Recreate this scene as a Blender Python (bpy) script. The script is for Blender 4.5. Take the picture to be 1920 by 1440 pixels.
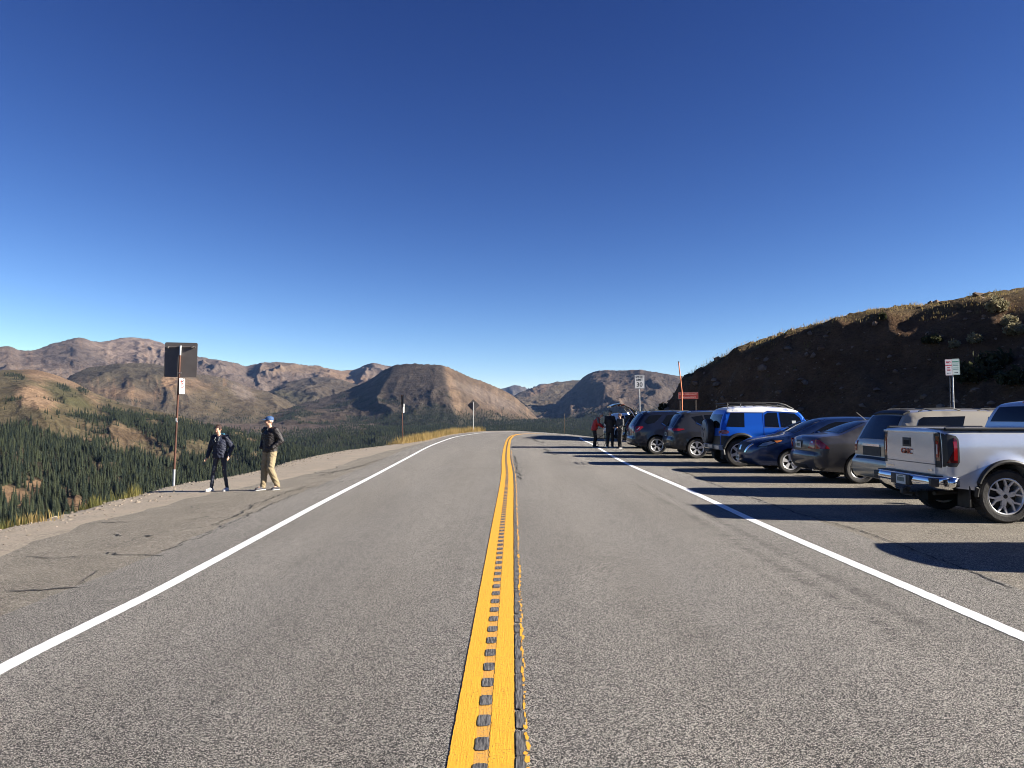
import bpy, bmesh, math, random
import numpy as np
from math import radians, sin, cos, tan, atan2, pi, hypot, sqrt, exp
from mathutils import Vector, Matrix
from mathutils.geometry import delaunay_2d_cdt

random.seed(7)
RNG = np.random.default_rng(11)
for o in list(bpy.data.objects):
    bpy.data.objects.remove(o)
SC = bpy.context.scene
COL = SC.collection

# ------------------------------------------------------------------ camera, sky, sun, exposure
H = 1.6
FPX = 1430.0
PITCH = math.atan(57 / FPX)
cam = bpy.data.cameras.new('camera')
cam.sensor_width = 36
cam.lens = 36 * FPX / 1920
cam.clip_end = 40000
cam.clip_start = 0.05
camo = bpy.data.objects.new('camera', cam)
COL.objects.link(camo)
camo.location = (0, 0, H)
camo.rotation_euler = (pi / 2 + PITCH, 0, 0)
SC.camera = camo

SUN_EL = radians(22.8)
SUN_AZ = radians(-9)          # measured from +X towards +Y
sun_dir = Vector((cos(SUN_EL) * cos(SUN_AZ), cos(SUN_EL) * sin(SUN_AZ), sin(SUN_EL)))
sl = bpy.data.lights.new('sun', 'SUN')
sl.energy = 4.6
sl.angle = radians(0.53)
sl.color = (1.0, 0.93, 0.82)
so = bpy.data.objects.new('sun', sl)
COL.objects.link(so)
so.rotation_euler = sun_dir.to_track_quat('Z', 'Y').to_euler()
so.location = (60, -10, 40)

W = bpy.data.worlds.new("World")
SC.world = W
W.use_nodes = True
wn = W.node_tree
wn.nodes.clear()
sky = wn.nodes.new('ShaderNodeTexSky')
sky.sky_type = 'NISHITA'
sky.sun_disc = False
sky.sun_elevation = SUN_EL
sky.sun_rotation = pi / 2 - SUN_AZ
sky.altitude = 3600
sky.air_density = 1.0
sky.dust_density = 0.15
sky.ozone_density = 2.2
# deep, saturated mountain sky: a contrast curve per channel on the physical sky (as the camera's tone curve gives)
wsep = wn.nodes.new('ShaderNodeSeparateColor'); wcmb = wn.nodes.new('ShaderNodeCombineColor')
wn.links.new(sky.outputs[0], wsep.inputs[0])
for _i, (_p, _k) in enumerate(((1.93, 0.240), (1.75, 0.234), (1.37, 0.405))):
    _m = wn.nodes.new('ShaderNodeMath'); _m.operation = 'MINIMUM'; _m.inputs[1].default_value = 6.5
    _q = wn.nodes.new('ShaderNodeMath'); _q.operation = 'POWER'; _q.inputs[1].default_value = _p
    _r = wn.nodes.new('ShaderNodeMath'); _r.operation = 'MULTIPLY'; _r.inputs[1].default_value = _k
    wn.links.new(wsep.outputs[_i], _m.inputs[0]); wn.links.new(_m.outputs[0], _q.inputs[0]); wn.links.new(_q.outputs[0], _r.inputs[0]); wn.links.new(_r.outputs[0], wcmb.inputs[_i])
hsv = wn.nodes.new('ShaderNodeHueSaturation')
hsv.inputs['Saturation'].default_value = 1.0
hsv.inputs['Value'].default_value = 1.0
bg = wn.nodes.new('ShaderNodeBackground')
bg.inputs[1].default_value = 0.06
wo = wn.nodes.new('ShaderNodeOutputWorld')
wn.links.new(wcmb.outputs[0], hsv.inputs['Color'])
wn.links.new(hsv.outputs[0], bg.inputs[0])
wn.links.new(bg.outputs[0], wo.inputs[0])

SC.view_settings.view_transform = 'Standard'
SC.view_settings.look = 'None'
SC.view_settings.gamma = 1
SC.view_settings.use_curve_mapping = False
SC.view_settings.exposure = 1.7
SC.cycles.use_denoising = True
SC.cycles.max_bounces = 5
SC.cycles.diffuse_bounces = 3
SC.cycles.volume_bounces = 0
SC.cycles.use_adaptive_sampling = True
SC.cycles.filter_width = 1.0
SC.render.film_transparent = False

# ------------------------------------------------------------------ helpers
def pxdir(x, y):
    """pixel of the 1920x1440 photograph -> world direction"""
    u = (x - 960) / FPX
    v = (720 - y) / FPX
    return u, cos(PITCH) - v * sin(PITCH), sin(PITCH) + v * cos(PITCH)

def sstep(a, b, x):
    t = np.clip((np.asarray(x, float) - a) / (b - a), 0, 1)
    return t * t * (3 - 2 * t)

def gz(X, Y):
    """height of the paved surface"""
    X = np.asarray(X, float); Y = np.asarray(Y, float)
    t = sstep(48, 72, Y)
    Xp = np.clip(X, 0, 60)
    crown = -0.030 * (np.sqrt(np.clip(X, -12, 60)**2+0.16)-np.clip(X, -12, 60))/2
    return crown * (1 - t) - (0.04 * Xp + 0.0055 * np.minimum(Xp, 22) ** 2) * t

def gpt(x, y):
    """pixel -> point on the paved surface"""
    dx, dy, dz = pxdir(x, y)
    k = -H / dz
    for _ in range(30):
        z = float(gz(dx * k, dy * k))
        k = (z - H) / dz
    return Vector((dx * k, dy * k, H + dz * k))

def at_depth(x, y, Y):
    dx, dy, dz = pxdir(x, y)
    k = Y / dy
    return Vector((dx * k, Y, H + dz * k))

def smooth_poly(pts, step=0.5, closed=False):
    P = np.array(pts, float)
    n = len(P)
    out = []
    for i in range(n - 1):
        p0 = P[max(i - 1, 0)]; p1 = P[i]; p2 = P[i + 1]; p3 = P[min(i + 2, n - 1)]
        L = np.linalg.norm(p2 - p1)
        m = max(1, int(L / step))
        # centripetal-like tangents scaled by segment length
        d01 = max(np.linalg.norm(p1 - p0), 1e-6); d12 = max(L, 1e-6); d23 = max(np.linalg.norm(p3 - p2), 1e-6)
        t1 = (p2 - p0) / (d01 + d12) * d12 if i > 0 else (p2 - p1)
        t2 = (p3 - p1) / (d12 + d23) * d12 if i < n - 2 else (p2 - p1)
        for k in range(m):
            t = k / m
            h00 = 2*t**3-3*t**2+1; h10 = t**3-2*t**2+t; h01 = -2*t**3+3*t**2; h11 = t**3-t**2
            out.append(h00*p1 + h10*t1 + h01*p2 + h11*t2)
    out.append(P[-1])
    return np.array(out)

_perm = np.random.default_rng(5).permutation(256)
_perm = np.concatenate([_perm, _perm, _perm])
_ang = np.random.default_rng(6).random(256) * 2 * pi
_gx, _gy = np.cos(_ang), np.sin(_ang)
def perlin(x, y, seed=0):
    x = np.asarray(x, float) + seed * 37.17; y = np.asarray(y, float) + seed * 11.73
    xi = np.floor(x).astype(int); yi = np.floor(y).astype(int)
    xf = x - xi; yf = y - yi
    u = xf**3*(xf*(xf*6-15)+10); v = yf**3*(yf*(yf*6-15)+10)
    def g(ix, iy, dx, dy):
        h = _perm[(_perm[ix & 255] + iy) & 255]
        return _gx[h]*dx + _gy[h]*dy
    a = g(xi, yi, xf, yf); b = g(xi+1, yi, xf-1, yf)
    c = g(xi, yi+1, xf, yf-1); d = g(xi+1, yi+1, xf-1, yf-1)
    return (a + u*(b-a) + v*((c + u*(d-c)) - (a + u*(b-a)))) * 1.5
def fbm(x, y, o=5, seed=0, gain=0.5, lac=2.03):
    s = 0; a = 1; f = 1; n = 0
    for i in range(o):
        s = s + a * perlin(x*f, y*f, seed+i*3); n += a; a *= gain; f *= lac
    return s / n
def ridged(x, y, o=5, seed=0, gain=0.5, lac=2.05):
    s = 0; a = 1; f = 1; n = 0; w = 1
    for i in range(o):
        v = 1 - np.abs(perlin(x*f, y*f, seed+i*3)) * 1.6
        v = np.clip(v, 0, 1) ** 2
        s = s + a * v * w; w = np.clip(v * 1.6, 0, 1); n += a; a *= gain; f *= lac
    return s / n

# ------------------------------------------------------------------ materials
MATS = {}
def nodes(name):
    m = bpy.data.materials.new(name)
    m.use_nodes = True
    nt = m.node_tree
    b = nt.nodes['Principled BSDF']
    return m, nt, b

def mat(name, col, rough=0.6, metal=0.0, coat=0.0, noise=0.0, nscale=8.0, bump=0.0, spec=None, emit=None, ns2=None, flake=0):
    if name in MATS: return MATS[name]
    m, nt, b = nodes(name)
    b.inputs['Base Color'].default_value = (*col, 1)
    b.inputs['Roughness'].default_value = rough
    b.inputs['Metallic'].default_value = metal
    if coat: 
        b.inputs['Coat Weight'].default_value = coat
        b.inputs['Coat Roughness'].default_value = 0.04
    if spec is not None: b.inputs['Specular IOR Level'].default_value = spec
    tc = nt.nodes.new('ShaderNodeTexCoord')
    n = nt.nodes.new('ShaderNodeTexNoise')
    n.inputs['Scale'].default_value = nscale
    n.inputs['Detail'].default_value = 5
    nt.links.new(tc.outputs['Object'], n.inputs['Vector'])
    if noise:
        mx = nt.nodes.new('ShaderNodeMix'); mx.data_type = 'RGBA'
        mx.inputs[6].default_value = (*[c*(1-noise) for c in col], 1)
        mx.inputs[7].default_value = (*[min(1, c*(1+noise)) for c in col], 1)
        mr = nt.nodes.new('ShaderNodeMapRange')
        mr.inputs[1].default_value = 0.3; mr.inputs[2].default_value = 0.7
        nt.links.new(n.outputs[0], mr.inputs[0])
        nt.links.new(mr.outputs[0], mx.inputs[0])
        nt.links.new(mx.outputs[2], b.inputs['Base Color'])
    if bump:
        n2 = nt.nodes.new('ShaderNodeTexNoise'); n2.inputs['Scale'].default_value = ns2 or nscale*4
        n2.inputs['Detail'].default_value = 6
        nt.links.new(tc.outputs['Object'], n2.inputs['Vector'])
        bp = nt.nodes.new('ShaderNodeBump'); bp.inputs['Strength'].default_value = bump
        bp.inputs['Distance'].default_value = 0.02
        nt.links.new(n2.outputs[0], bp.inputs['Height'])
        nt.links.new(bp.outputs[0], b.inputs['Normal'])
    MATS[name] = m
    return m

# small node-graph builder
class NG:
    def __init__(s, nt): s.nt = nt
    def n(s, t, **kw):
        nd = s.nt.nodes.new(t)
        for k, v in kw.items(): setattr(nd, k, v)
        return nd
    def link(s, a, b): s.nt.links.new(a, b)
    def setin(s, nd, i, v):
        if hasattr(v, 'is_output') or hasattr(v, 'links'): s.nt.links.new(v, nd.inputs[i])
        else: nd.inputs[i].default_value = v
    def math(s, op, a, b=0.0, c=0.0, clamp=False):
        nd = s.n('ShaderNodeMath', operation=op, use_clamp=clamp)
        s.setin(nd, 0, a); s.setin(nd, 1, b); s.setin(nd, 2, c)
        return nd.outputs[0]
    def mix(s, f, a, b, mode='MIX'):
        nd = s.n('ShaderNodeMix', data_type='RGBA', blend_type=mode)
        s.setin(nd, 0, f)
        for i, v in ((6, a), (7, b)):
            if isinstance(v, tuple): nd.inputs[i].default_value = (*v, 1) if len(v) == 3 else v
            else: s.nt.links.new(v, nd.inputs[i])
        return nd.outputs[2]
    def ramp(s, f, lo, hi, a=0.0, b=1.0):
        nd = s.n('ShaderNodeMapRange', interpolation_type='SMOOTHSTEP')
        s.setin(nd, 0, f); nd.inputs[1].default_value = lo; nd.inputs[2].default_value = hi
        nd.inputs[3].default_value = a; nd.inputs[4].default_value = b
        return nd.outputs[0]
    def noise(s, vec, scale, detail=4, rough=0.5):
        nd = s.n('ShaderNodeTexNoise'); nd.inputs['Scale'].default_value = scale
        nd.inputs['Detail'].default_value = detail; nd.inputs['Roughness'].default_value = rough
        s.link(vec, nd.inputs['Vector']); return nd.outputs[0]
    def voro(s, vec, scale, feature='F1', out=0):
        nd = s.n('ShaderNodeTexVoronoi', feature=feature); nd.inputs['Scale'].default_value = scale
        s.link(vec, nd.inputs['Vector']); return nd.outputs[out]
    def bump(s, h, strength, dist):
        nd = s.n('ShaderNodeBump'); nd.inputs['Strength'].default_value = strength
        nd.inputs['Distance'].default_value = dist; s.link(h, nd.inputs['Height']); return nd.outputs[0]

# ------------------------------------------------------------------ mesh building
def link(name, me, parent=None, mats=None):
    o = bpy.data.objects.new(name, me)
    COL.objects.link(o)
    if parent is not None: o.parent = parent
    if mats:
        for m in (mats if isinstance(mats, (list, tuple)) else [mats]): me.materials.append(m)
    return o

def tag(o, label=None, cat=None, group=None, kind=None):
    if label: o['label'] = label
    if cat: o['category'] = cat
    if group: o['group'] = group
    if kind: o['kind'] = kind
    return o

def empty(name, loc, rz=0, **kw):
    o = bpy.data.objects.new(name, None)
    o.empty_display_size = 0.3
    COL.objects.link(o)
    o.location = loc
    o.rotation_euler = (0, 0, rz)
    return tag(o, **kw)

class MB:
    def __init__(s): s.v = []; s.f = []; s.m = []
    def add(s, vs, fs, mi=0):
        b = len(s.v)
        s.v += [tuple(v) for v in vs]
        s.f += [tuple(i + b for i in f) for f in fs]
        s.m += [mi] * len(fs)
    def box(s, c, d, mi=0, rz=0, M=None):
        x, y, z = d[0]/2, d[1]/2, d[2]/2
        vs = [Vector((sx*x, sy*y, sz*z)) for sz in (-1, 1) for sx, sy in ((-1,-1),(1,-1),(1,1),(-1,1))]
        R = M if M is not None else Matrix.Rotation(rz, 3, 'Z')
        vs = [R @ v + Vector(c) for v in vs]
        s.add(vs, [(3,2,1,0),(4,5,6,7),(0,1,5,4),(1,2,6,5),(2,3,7,6),(3,0,4,7)], mi)
    def tube(s, pts, r, n=8, mi=0, caps=True, flat=None):
        pts = [Vector(p) for p in pts]
        rs = r if isinstance(r, (list, tuple)) else [r]*len(pts)
        rings = []
        prev = None
        for i, p in enumerate(pts):
            d = (pts[min(i+1, len(pts)-1)] - pts[max(i-1, 0)]).normalized()
            up = Vector((0,0,1)) if abs(d.z) < 0.95 else Vector((1,0,0))
            a = d.cross(up).normalized(); b = a.cross(d).normalized()
            if flat: 
                rings.append([p + a*cos(2*pi*k/n)*rs[i]*flat + b*sin(2*pi*k/n)*rs[i] for k in range(n)])
            else:
                rings.append([p + a*cos(2*pi*k/n)*rs[i] + b*sin(2*pi*k/n)*rs[i] for k in range(n)])
        vs = [v for r_ in rings for v in r_]
        fs = []
        for i in range(len(pts)-1):
            for k in range(n):
                k2 = (k+1) % n
                fs.append((i*n+k, i*n+k2, (i+1)*n+k2, (i+1)*n+k))
        if caps:
            fs.append(tuple(range(n))[::-1]); fs.append(tuple((len(pts)-1)*n+k for k in range(n)))
        s.add(vs, fs, mi)
    def lathe(s, prof, n=24, axis='Y', c=(0,0,0), mi=0, close=False):
        """prof: (radius, axial) list"""
        vs = []; c = Vector(c)
        for (r, h) in prof:
            for k in range(n):
                a = 2*pi*k/n
                if axis == 'Y': vs.append(c + Vector((r*cos(a), h, r*sin(a))))
                elif axis == 'X': vs.append(c + Vector((h, r*cos(a), r*sin(a))))
                else: vs.append(c + Vector((r*cos(a), r*sin(a), h)))
        fs = []
        m = len(prof)
        for i in range(m if close else m-1):
            j = (i+1) % m
            for k in range(n):
                k2 = (k+1) % n
                fs.append((i*n+k, i*n+k2, j*n+k2, j*n+k))
        s.add(vs, fs, mi)
    def prism(s, poly, h, M, mi=0):
        """poly 2D list extruded by h along local z, transformed by 4x4 M"""
        n = len(poly)
        vs = [M @ Vector((p[0], p[1], 0)) for p in poly] + [M @ Vector((p[0], p[1], h)) for p in poly]
        fs = [tuple(range(n))[::-1], tuple(range(n, 2*n))] + [(i, (i+1)%n, n+(i+1)%n, n+i) for i in range(n)]
        s.add(vs, fs, mi)
    def ell(s, c, r, n=10, mi=0):
        vs = []; fs = []
        m = n//2+1
        for i in range(m+1):
            th = pi*i/m
            for k in range(n):
                a = 2*pi*k/n
                vs.append((c[0]+r[0]*sin(th)*cos(a), c[1]+r[1]*sin(th)*sin(a), c[2]+r[2]*cos(th)))
        for i in range(m):
            for k in range(n):
                k2 = (k+1)%n
                fs.append((i*n+k, (i+1)*n+k, (i+1)*n+k2, i*n+k2))
        s.add(vs, fs, mi)
    def build(s, name, mats, parent=None, smooth=None, recalc=True, kind=None):
        me = bpy.data.meshes.new(name)
        me.from_pydata(s.v, [], s.f)
        if recalc:
            bm = bmesh.new(); bm.from_mesh(me)
            bmesh.ops.remove_doubles(bm, verts=bm.verts, dist=1e-5)
            bmesh.ops.recalc_face_normals(bm, faces=bm.faces)
            if any(s.m):
                pass
            bm.to_mesh(me); bm.free()
        if any(s.m) and len(me.polygons) == len(s.m):
            me.polygons.foreach_set('material_index', s.m)
        if smooth is not None:
            me.polygons.foreach_set('use_smooth', [True]*len(me.polygons))
            me.set_sharp_from_angle(angle=radians(smooth))
        o = link(name, me, parent, mats)
        if kind: o['kind'] = kind
        return o

def np_mesh(name, V, F, mats, parent=None, smooth=True, kind=None):
    """V (n,3) array, F (m,3|4) int array"""
    me = bpy.data.meshes.new(name)
    n, m, k = len(V), len(F), F.shape[1]
    me.vertices.add(n); me.vertices.foreach_set('co', np.ascontiguousarray(V, dtype=np.float32).ravel())
    me.loops.add(m*k); me.loops.foreach_set('vertex_index', np.ascontiguousarray(F, dtype=np.int32).ravel())
    me.polygons.add(m)
    me.polygons.foreach_set('loop_start', np.arange(0, m*k, k, dtype=np.int32))
    me.polygons.foreach_set('use_smooth', np.full(m, smooth))
    me.update(calc_edges=True)
    me.validate()
    o = link(name, me, parent, mats)
    if kind: o['kind'] = kind
    return o

def grid_faces(nr, nc):
    i = np.arange(nr-1)[:, None]*nc + np.arange(nc-1)[None, :]
    i = i.ravel()
    return np.stack([i, i+1, i+1+nc, i+nc], 1)

def color_attr(me, name, C):
    a = me.attributes.new(name, 'FLOAT_COLOR', 'POINT')
    c = np.ones((len(C), 4), np.float32); c[:, :3] = C
    a.data.foreach_set('color', c.ravel())

def text_mb(txt, size, depth=0.004, align='CENTER', bold=0.0):
    cu = bpy.data.curves.new('t', 'FONT')
    cu.body = txt; cu.size = size; cu.align_x = align; cu.align_y = 'CENTER'
    cu.extrude = depth/2; cu.resolution_u = 3; cu.offset = bold
    ob = bpy.data.objects.new('t', cu)
    COL.objects.link(ob)
    dg = bpy.context.evaluated_depsgraph_get()
    me = bpy.data.meshes.new_from_object(ob.evaluated_get(dg))
    bpy.data.objects.remove(ob); bpy.data.curves.remove(cu)
    return me

def letters(name, txt, size, M, mats, parent, depth=0.004, bold=0.0):
    me = text_mb(txt, size, depth, bold=bold)
    me.name = name
    me.transform(M)
    me.materials.clear()
    return link(name, me, parent, mats)
# ================================================================== MATERIALS OF THE SETTING
def make_asphalt(name, light, dark, tint, old=False):
    m, nt, b = nodes(name); g = NG(nt)
    P = g.n('ShaderNodeNewGeometry').outputs['Position']
    v1 = g.voro(P, 185, out=1)                  # random cell colour: aggregate
    sep = g.n('ShaderNodeSeparateColor'); g.link(v1, sep.inputs[0])
    d1 = g.voro(P, 185, out=0)
    n1 = g.noise(P, 60, 3, 0.7)
    stone = g.ramp(g.math('ADD', g.math('MULTIPLY', sep.outputs[0], 0.75), g.math('MULTIPLY', n1, 0.5)), 0.47, 0.88)
    gap = g.ramp(d1, 0.35, 0.75, 1, 0.15)
    s = g.math('MULTIPLY', stone, gap)
    c = g.mix(s, dark, light)
    c = g.mix(g.math('MULTIPLY', sep.outputs[1], 0.35), c, tint, 'MULTIPLY')
    # large wear
    cmw = g.n('ShaderNodeVectorMath', operation='MULTIPLY'); g.link(P, cmw.inputs[0]); cmw.inputs[1].default_value = (1.6, 0.22, 1)
    big = g.noise(cmw.outputs[0], 0.55, 6, 0.65)
    c = g.mix(g.ramp(big, 0.35, 0.7, 0.0, 0.35), c, (0.55, 0.53, 0.50), 'MULTIPLY')
    mid = g.noise(P, 2.3, 5, 0.65)
    c = g.mix(g.ramp(mid, 0.52, 0.75, 0.0, 0.28), c, (0.5, 0.48, 0.46), 'MULTIPLY')
    sx = g.n('ShaderNodeSeparateXYZ'); g.link(P, sx.inputs[0])
    if not old:
        # rubber marks near the right edge line
        for xc, w in ((2.80, 0.07), (3.11, 0.06)):
            wob = g.math('MULTIPLY', g.math('SUBTRACT', g.noise(P, 0.6, 2), 0.5), 0.12)
            dd = g.math('ABSOLUTE', g.math('ADD', g.math('SUBTRACT', sx.outputs[0], xc), wob))
            mk = g.ramp(dd, 0.02, w + 0.05, 1, 0)
            fy = g.math('MULTIPLY', g.ramp(sx.outputs[1], 4.6, 6.0), g.ramp(sx.outputs[1], 11, 22, 1, 0.25))
            cm = g.n('ShaderNodeCombineXYZ'); g.link(sx.outputs[0], cm.inputs[0]); g.link(g.math('MULTIPLY', sx.outputs[1], 6), cm.inputs[1])
            st = g.ramp(g.noise(cm.outputs[0], 1.0, 3), 0.42, 0.6, 0.15, 1)
            c = g.mix(g.math('MULTIPLY', g.math('MULTIPLY', mk, fy), g.math('MULTIPLY', st, 0.5)), c, (0.22, 0.215, 0.21), 'MULTIPLY')
        # slightly polished wheel paths
        wp = g.math('ABSOLUTE', g.math('SUBTRACT', g.math('ABSOLUTE', g.math('ADD', g.math('ABSOLUTE', g.math('ADD', sx.outputs[0], 0.1)), -1.9)), 0.85))
        c = g.mix(g.ramp(wp, 0.1, 0.7, 0.16, 0.0), c, (1.35, 1.33, 1.28), 'MULTIPLY')
    else:
        dst = g.noise(P, 1.1, 6, 0.7)
        c = g.mix(g.ramp(dst, 0.45, 0.75, 0.0, 0.32), c, (0.30, 0.265, 0.21))
        loose = g.voro(P, 85, out=1); ls = g.n('ShaderNodeSeparateColor'); g.link(loose, ls.inputs[0])
        c = g.mix(g.ramp(ls.outputs[0], 0.80, 0.9, 0, .5), c, (0.50, 0.46, 0.39))
        c = g.mix(g.ramp(ls.outputs[1], 0.90, 0.96, 0, .35), c, (0.07, 0.063, 0.055))
        vc = g.n('ShaderNodeTexVoronoi', feature='DISTANCE_TO_EDGE'); vc.inputs['Scale'].default_value = 0.45
        wv = g.n('ShaderNodeVectorMath', operation='ADD'); g.link(P, wv.inputs[0])
        nn = g.n('ShaderNodeTexNoise'); nn.inputs['Scale'].default_value = 1.5; g.link(P, nn.inputs['Vector']); nn.inputs['Detail'].default_value = 6
        g.link(nn.outputs[1], wv.inputs[1]); g.link(wv.outputs[0], vc.inputs['Vector'])
        cr = g.math('MULTIPLY', g.ramp(vc.outputs[0], 0.0, 0.012, 1, 0), g.ramp(g.noise(P, 0.5, 2), 0.5, 0.6))
        c = g.mix(g.math('MULTIPLY', cr, 0.75), c, (0.03, 0.028, 0.025))
    g.link(c, b.inputs['Base Color'])
    b.inputs['Roughness'].default_value = 0.85
    b.inputs['Specular IOR Level'].default_value = 0.3
    g.link(g.bump(s, 0.55, 0.004), b.inputs['Normal'])
    return m

M_road = make_asphalt('new_asphalt', (0.57, 0.535, 0.485), (0.014, 0.014, 0.015), (0.88, 0.84, 0.78))
M_old = make_asphalt('old_asphalt', (0.46, 0.415, 0.345), (0.035, 0.031, 0.026), (0.8, 0.72, 0.6), old=True)

def make_gravel():
    m, nt, b = nodes('gravel'); g = NG(nt)
    P = g.n('ShaderNodeNewGeometry').outputs['Position']
    v = g.voro(P, 45, out=1); sep = g.n('ShaderNodeSeparateColor'); g.link(v, sep.inputs[0])
    d = g.voro(P, 45, out=0)
    c = g.mix(sep.outputs[0], (0.17, 0.14, 0.105), (0.36, 0.31, 0.245))
    c = g.mix(g.ramp(d, 0.5, 0.8, 0, 0.5), c, (0.10, 0.08, 0.06))
    n = g.noise(P, 1.2, 6, 0.65)
    c = g.mix(g.ramp(n, 0.35, 0.7, 0, 0.8), c, (0.30, 0.245, 0.185))
    n2 = g.noise(P, 3.5, 6, 0.7)
    c = g.mix(g.ramp(n2, 0.5, 0.75, 0, 0.5), c, (0.15, 0.125, 0.09))
    g.link(c, b.inputs['Base Color']); b.inputs['Roughness'].default_value = 0.95
    h = g.math('ADD', g.math('MULTIPLY', g.math('SUBTRACT', 1.0, d), 0.6), g.noise(P, 20, 4, 0.6))
    g.link(g.bump(h, 0.6, 0.015), b.inputs['Normal'])
    return m
M_gravel = make_gravel()

def make_paint(name, base, worn, wearlo, streak=True, dirty=(0.5, 0.35, 0.1)):
    m, nt, b = nodes(name); g = NG(nt)
    P = g.n('ShaderNodeNewGeometry').outputs['Position']
    sx = g.n('ShaderNodeSeparateXYZ'); g.link(P, sx.inputs[0])
    cm = g.n('ShaderNodeCombineXYZ')
    g.link(g.math('MULTIPLY', sx.outputs[0], 14), cm.inputs[0]); g.link(g.math('MULTIPLY', sx.outputs[1], 0.8), cm.inputs[1])
    st = g.noise(cm.outputs[0], 8, 5, 0.7)
    gr = g.noise(P, 85, 3, 0.7)
    c = g.mix(g.ramp(st, 0.4, 0.7, 0, 0.5), base, dirty)
    cm2 = g.n('ShaderNodeCombineXYZ')
    g.link(g.math('MULTIPLY', sx.outputs[0], 60), cm2.inputs[0]); g.link(g.math('MULTIPLY', sx.outputs[1], 9), cm2.inputs[1])
    scr = g.noise(cm2.outputs[0], 2.0, 5, 0.75)
    c = g.mix(g.ramp(scr, 0.56, 0.70, 0, 0.6), c, worn)
    pit = g.math('MULTIPLY', g.ramp(gr, wearlo, wearlo + 0.12), 0.85)
    c = g.mix(pit, c, worn)
    g.link(c, b.inputs['Base Color']); b.inputs['Roughness'].default_value = 0.7
    h = g.math('ADD', g.math('MULTIPLY', st, 0.7), g.math('MULTIPLY', gr, 0.5))
    g.link(g.bump(h, 0.6, 0.006), b.inputs['Normal'])
    return m
M_yellow = make_paint('yellow_road_paint', (0.80, 0.40, 0.024), (0.22, 0.125, 0.025), 0.56, dirty=(0.62, 0.27, 0.015))
M_yellow_worn = make_paint('worn_yellow_road_paint', (0.68, 0.33, 0.05), (0.30, 0.22, 0.10), 0.52, dirty=(0.50, 0.27, 0.07))
M_white = make_paint('white_road_paint', (0.80, 0.81, 0.80), (0.42, 0.41, 0.40), 0.61, dirty=(0.74, 0.75, 0.75))

def make_groove():
    m, nt, b = nodes('milled_groove'); g = NG(nt)
    P = g.n('ShaderNodeNewGeometry').outputs['Position']
    sx = g.n('ShaderNodeSeparateXYZ'); g.link(P, sx.inputs[0])
    cm = g.n('ShaderNodeCombineXYZ')
    g.link(g.math('MULTIPLY', sx.outputs[0], 90), cm.inputs[0]); g.link(g.math('MULTIPLY', sx.outputs[1], 8), cm.inputs[1])
    n = g.noise(cm.outputs[0], 1.0, 4, 0.7)
    c = g.mix(g.ramp(n, 0.35, 0.7), (0.02, 0.02, 0.025), (0.20, 0.19, 0.18))
    g.link(c, b.inputs['Base Color']); b.inputs['Roughness'].default_value = 0.9
    g.link(g.bump(n, 0.8, 0.006), b.inputs['Normal'])
    return m
M_groove = make_groove()

def make_terrain(name, fine, hue=1.0, amp=1.0, bumpd=6.0):
    m, nt, b = nodes(name); g = NG(nt)
    P = g.n('ShaderNodeNewGeometry').outputs['Position']
    a = g.n('ShaderNodeAttribute', attribute_name='ground')
    n1 = g.noise(P, fine, 8, 0.62)
    n2 = g.noise(P, fine*5, 6, 0.65)
    c = g.mix(g.ramp(n1, 0.35, 0.68, 0.0, 0.6*amp), a.outputs['Color'], (0.50, 0.46, 0.44), 'MULTIPLY')
    c = g.mix(g.ramp(n2, 0.5, 0.72, 0.0, 0.5*amp), c, (1.5, 1.45, 1.4), 'MULTIPLY')
    c = g.mix(g.ramp(n2, 0.5, 0.3, 0.0, 0.4*amp), c, (0.5, 0.5, 0.5), 'MULTIPLY')
    g.link(c, b.inputs['Base Color']); b.inputs['Roughness'].default_value = 0.95
    b.inputs['Specular IOR Level'].default_value = 0.1
    n3 = g.noise(P, fine*17, 5, 0.7)
    c = g.mix(g.ramp(n3, 0.52, 0.66, 0.0, 0.55*amp), c, (0.42, 0.42, 0.40), 'MULTIPLY')
    c = g.mix(g.ramp(n3, 0.46, 0.32, 0.0, 0.35*amp), c, (1.6, 1.55, 1.5), 'MULTIPLY')
    g.link(c, b.inputs['Base Color'])
    h = g.math('ADD', g.math('ADD', n1, g.math('MULTIPLY', n2, 0.5)), g.math('MULTIPLY', n3, 0.22))
    g.link(g.bump(h, 0.8, bumpd), b.inputs['Normal'])
    return m
M_mount = make_terrain('mountain_ground', 0.012, bumpd=16.0)
M_hill = make_terrain('hillside_ground', 0.55, amp=1.0, bumpd=0.9)

# ================================================================== NEAR GROUND
# edge of the platform (traced on the ground)
EDGE = [tuple(gpt(*p)[:2]) for p in ((0, 993), (60, 980), (120, 966), (200, 943), (270, 926), (330, 909), (400, 899), (500, 879),
        (560, 862), (640, 846), (700, 838), (755, 831), (800, 822))]
EDGE = [(-7.6, -60), (-7.6, -20), (-7.7, 0)] + EDGE + [(-5.6, 62), (-3.9, 71), (-1.0, 75), (3, 75.3), (8, 77.5), (14, 79.8), (24, 83.6), (44, 90.5), (80, 102)]
EDGE_S = smooth_poly(EDGE, 1.0)

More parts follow.
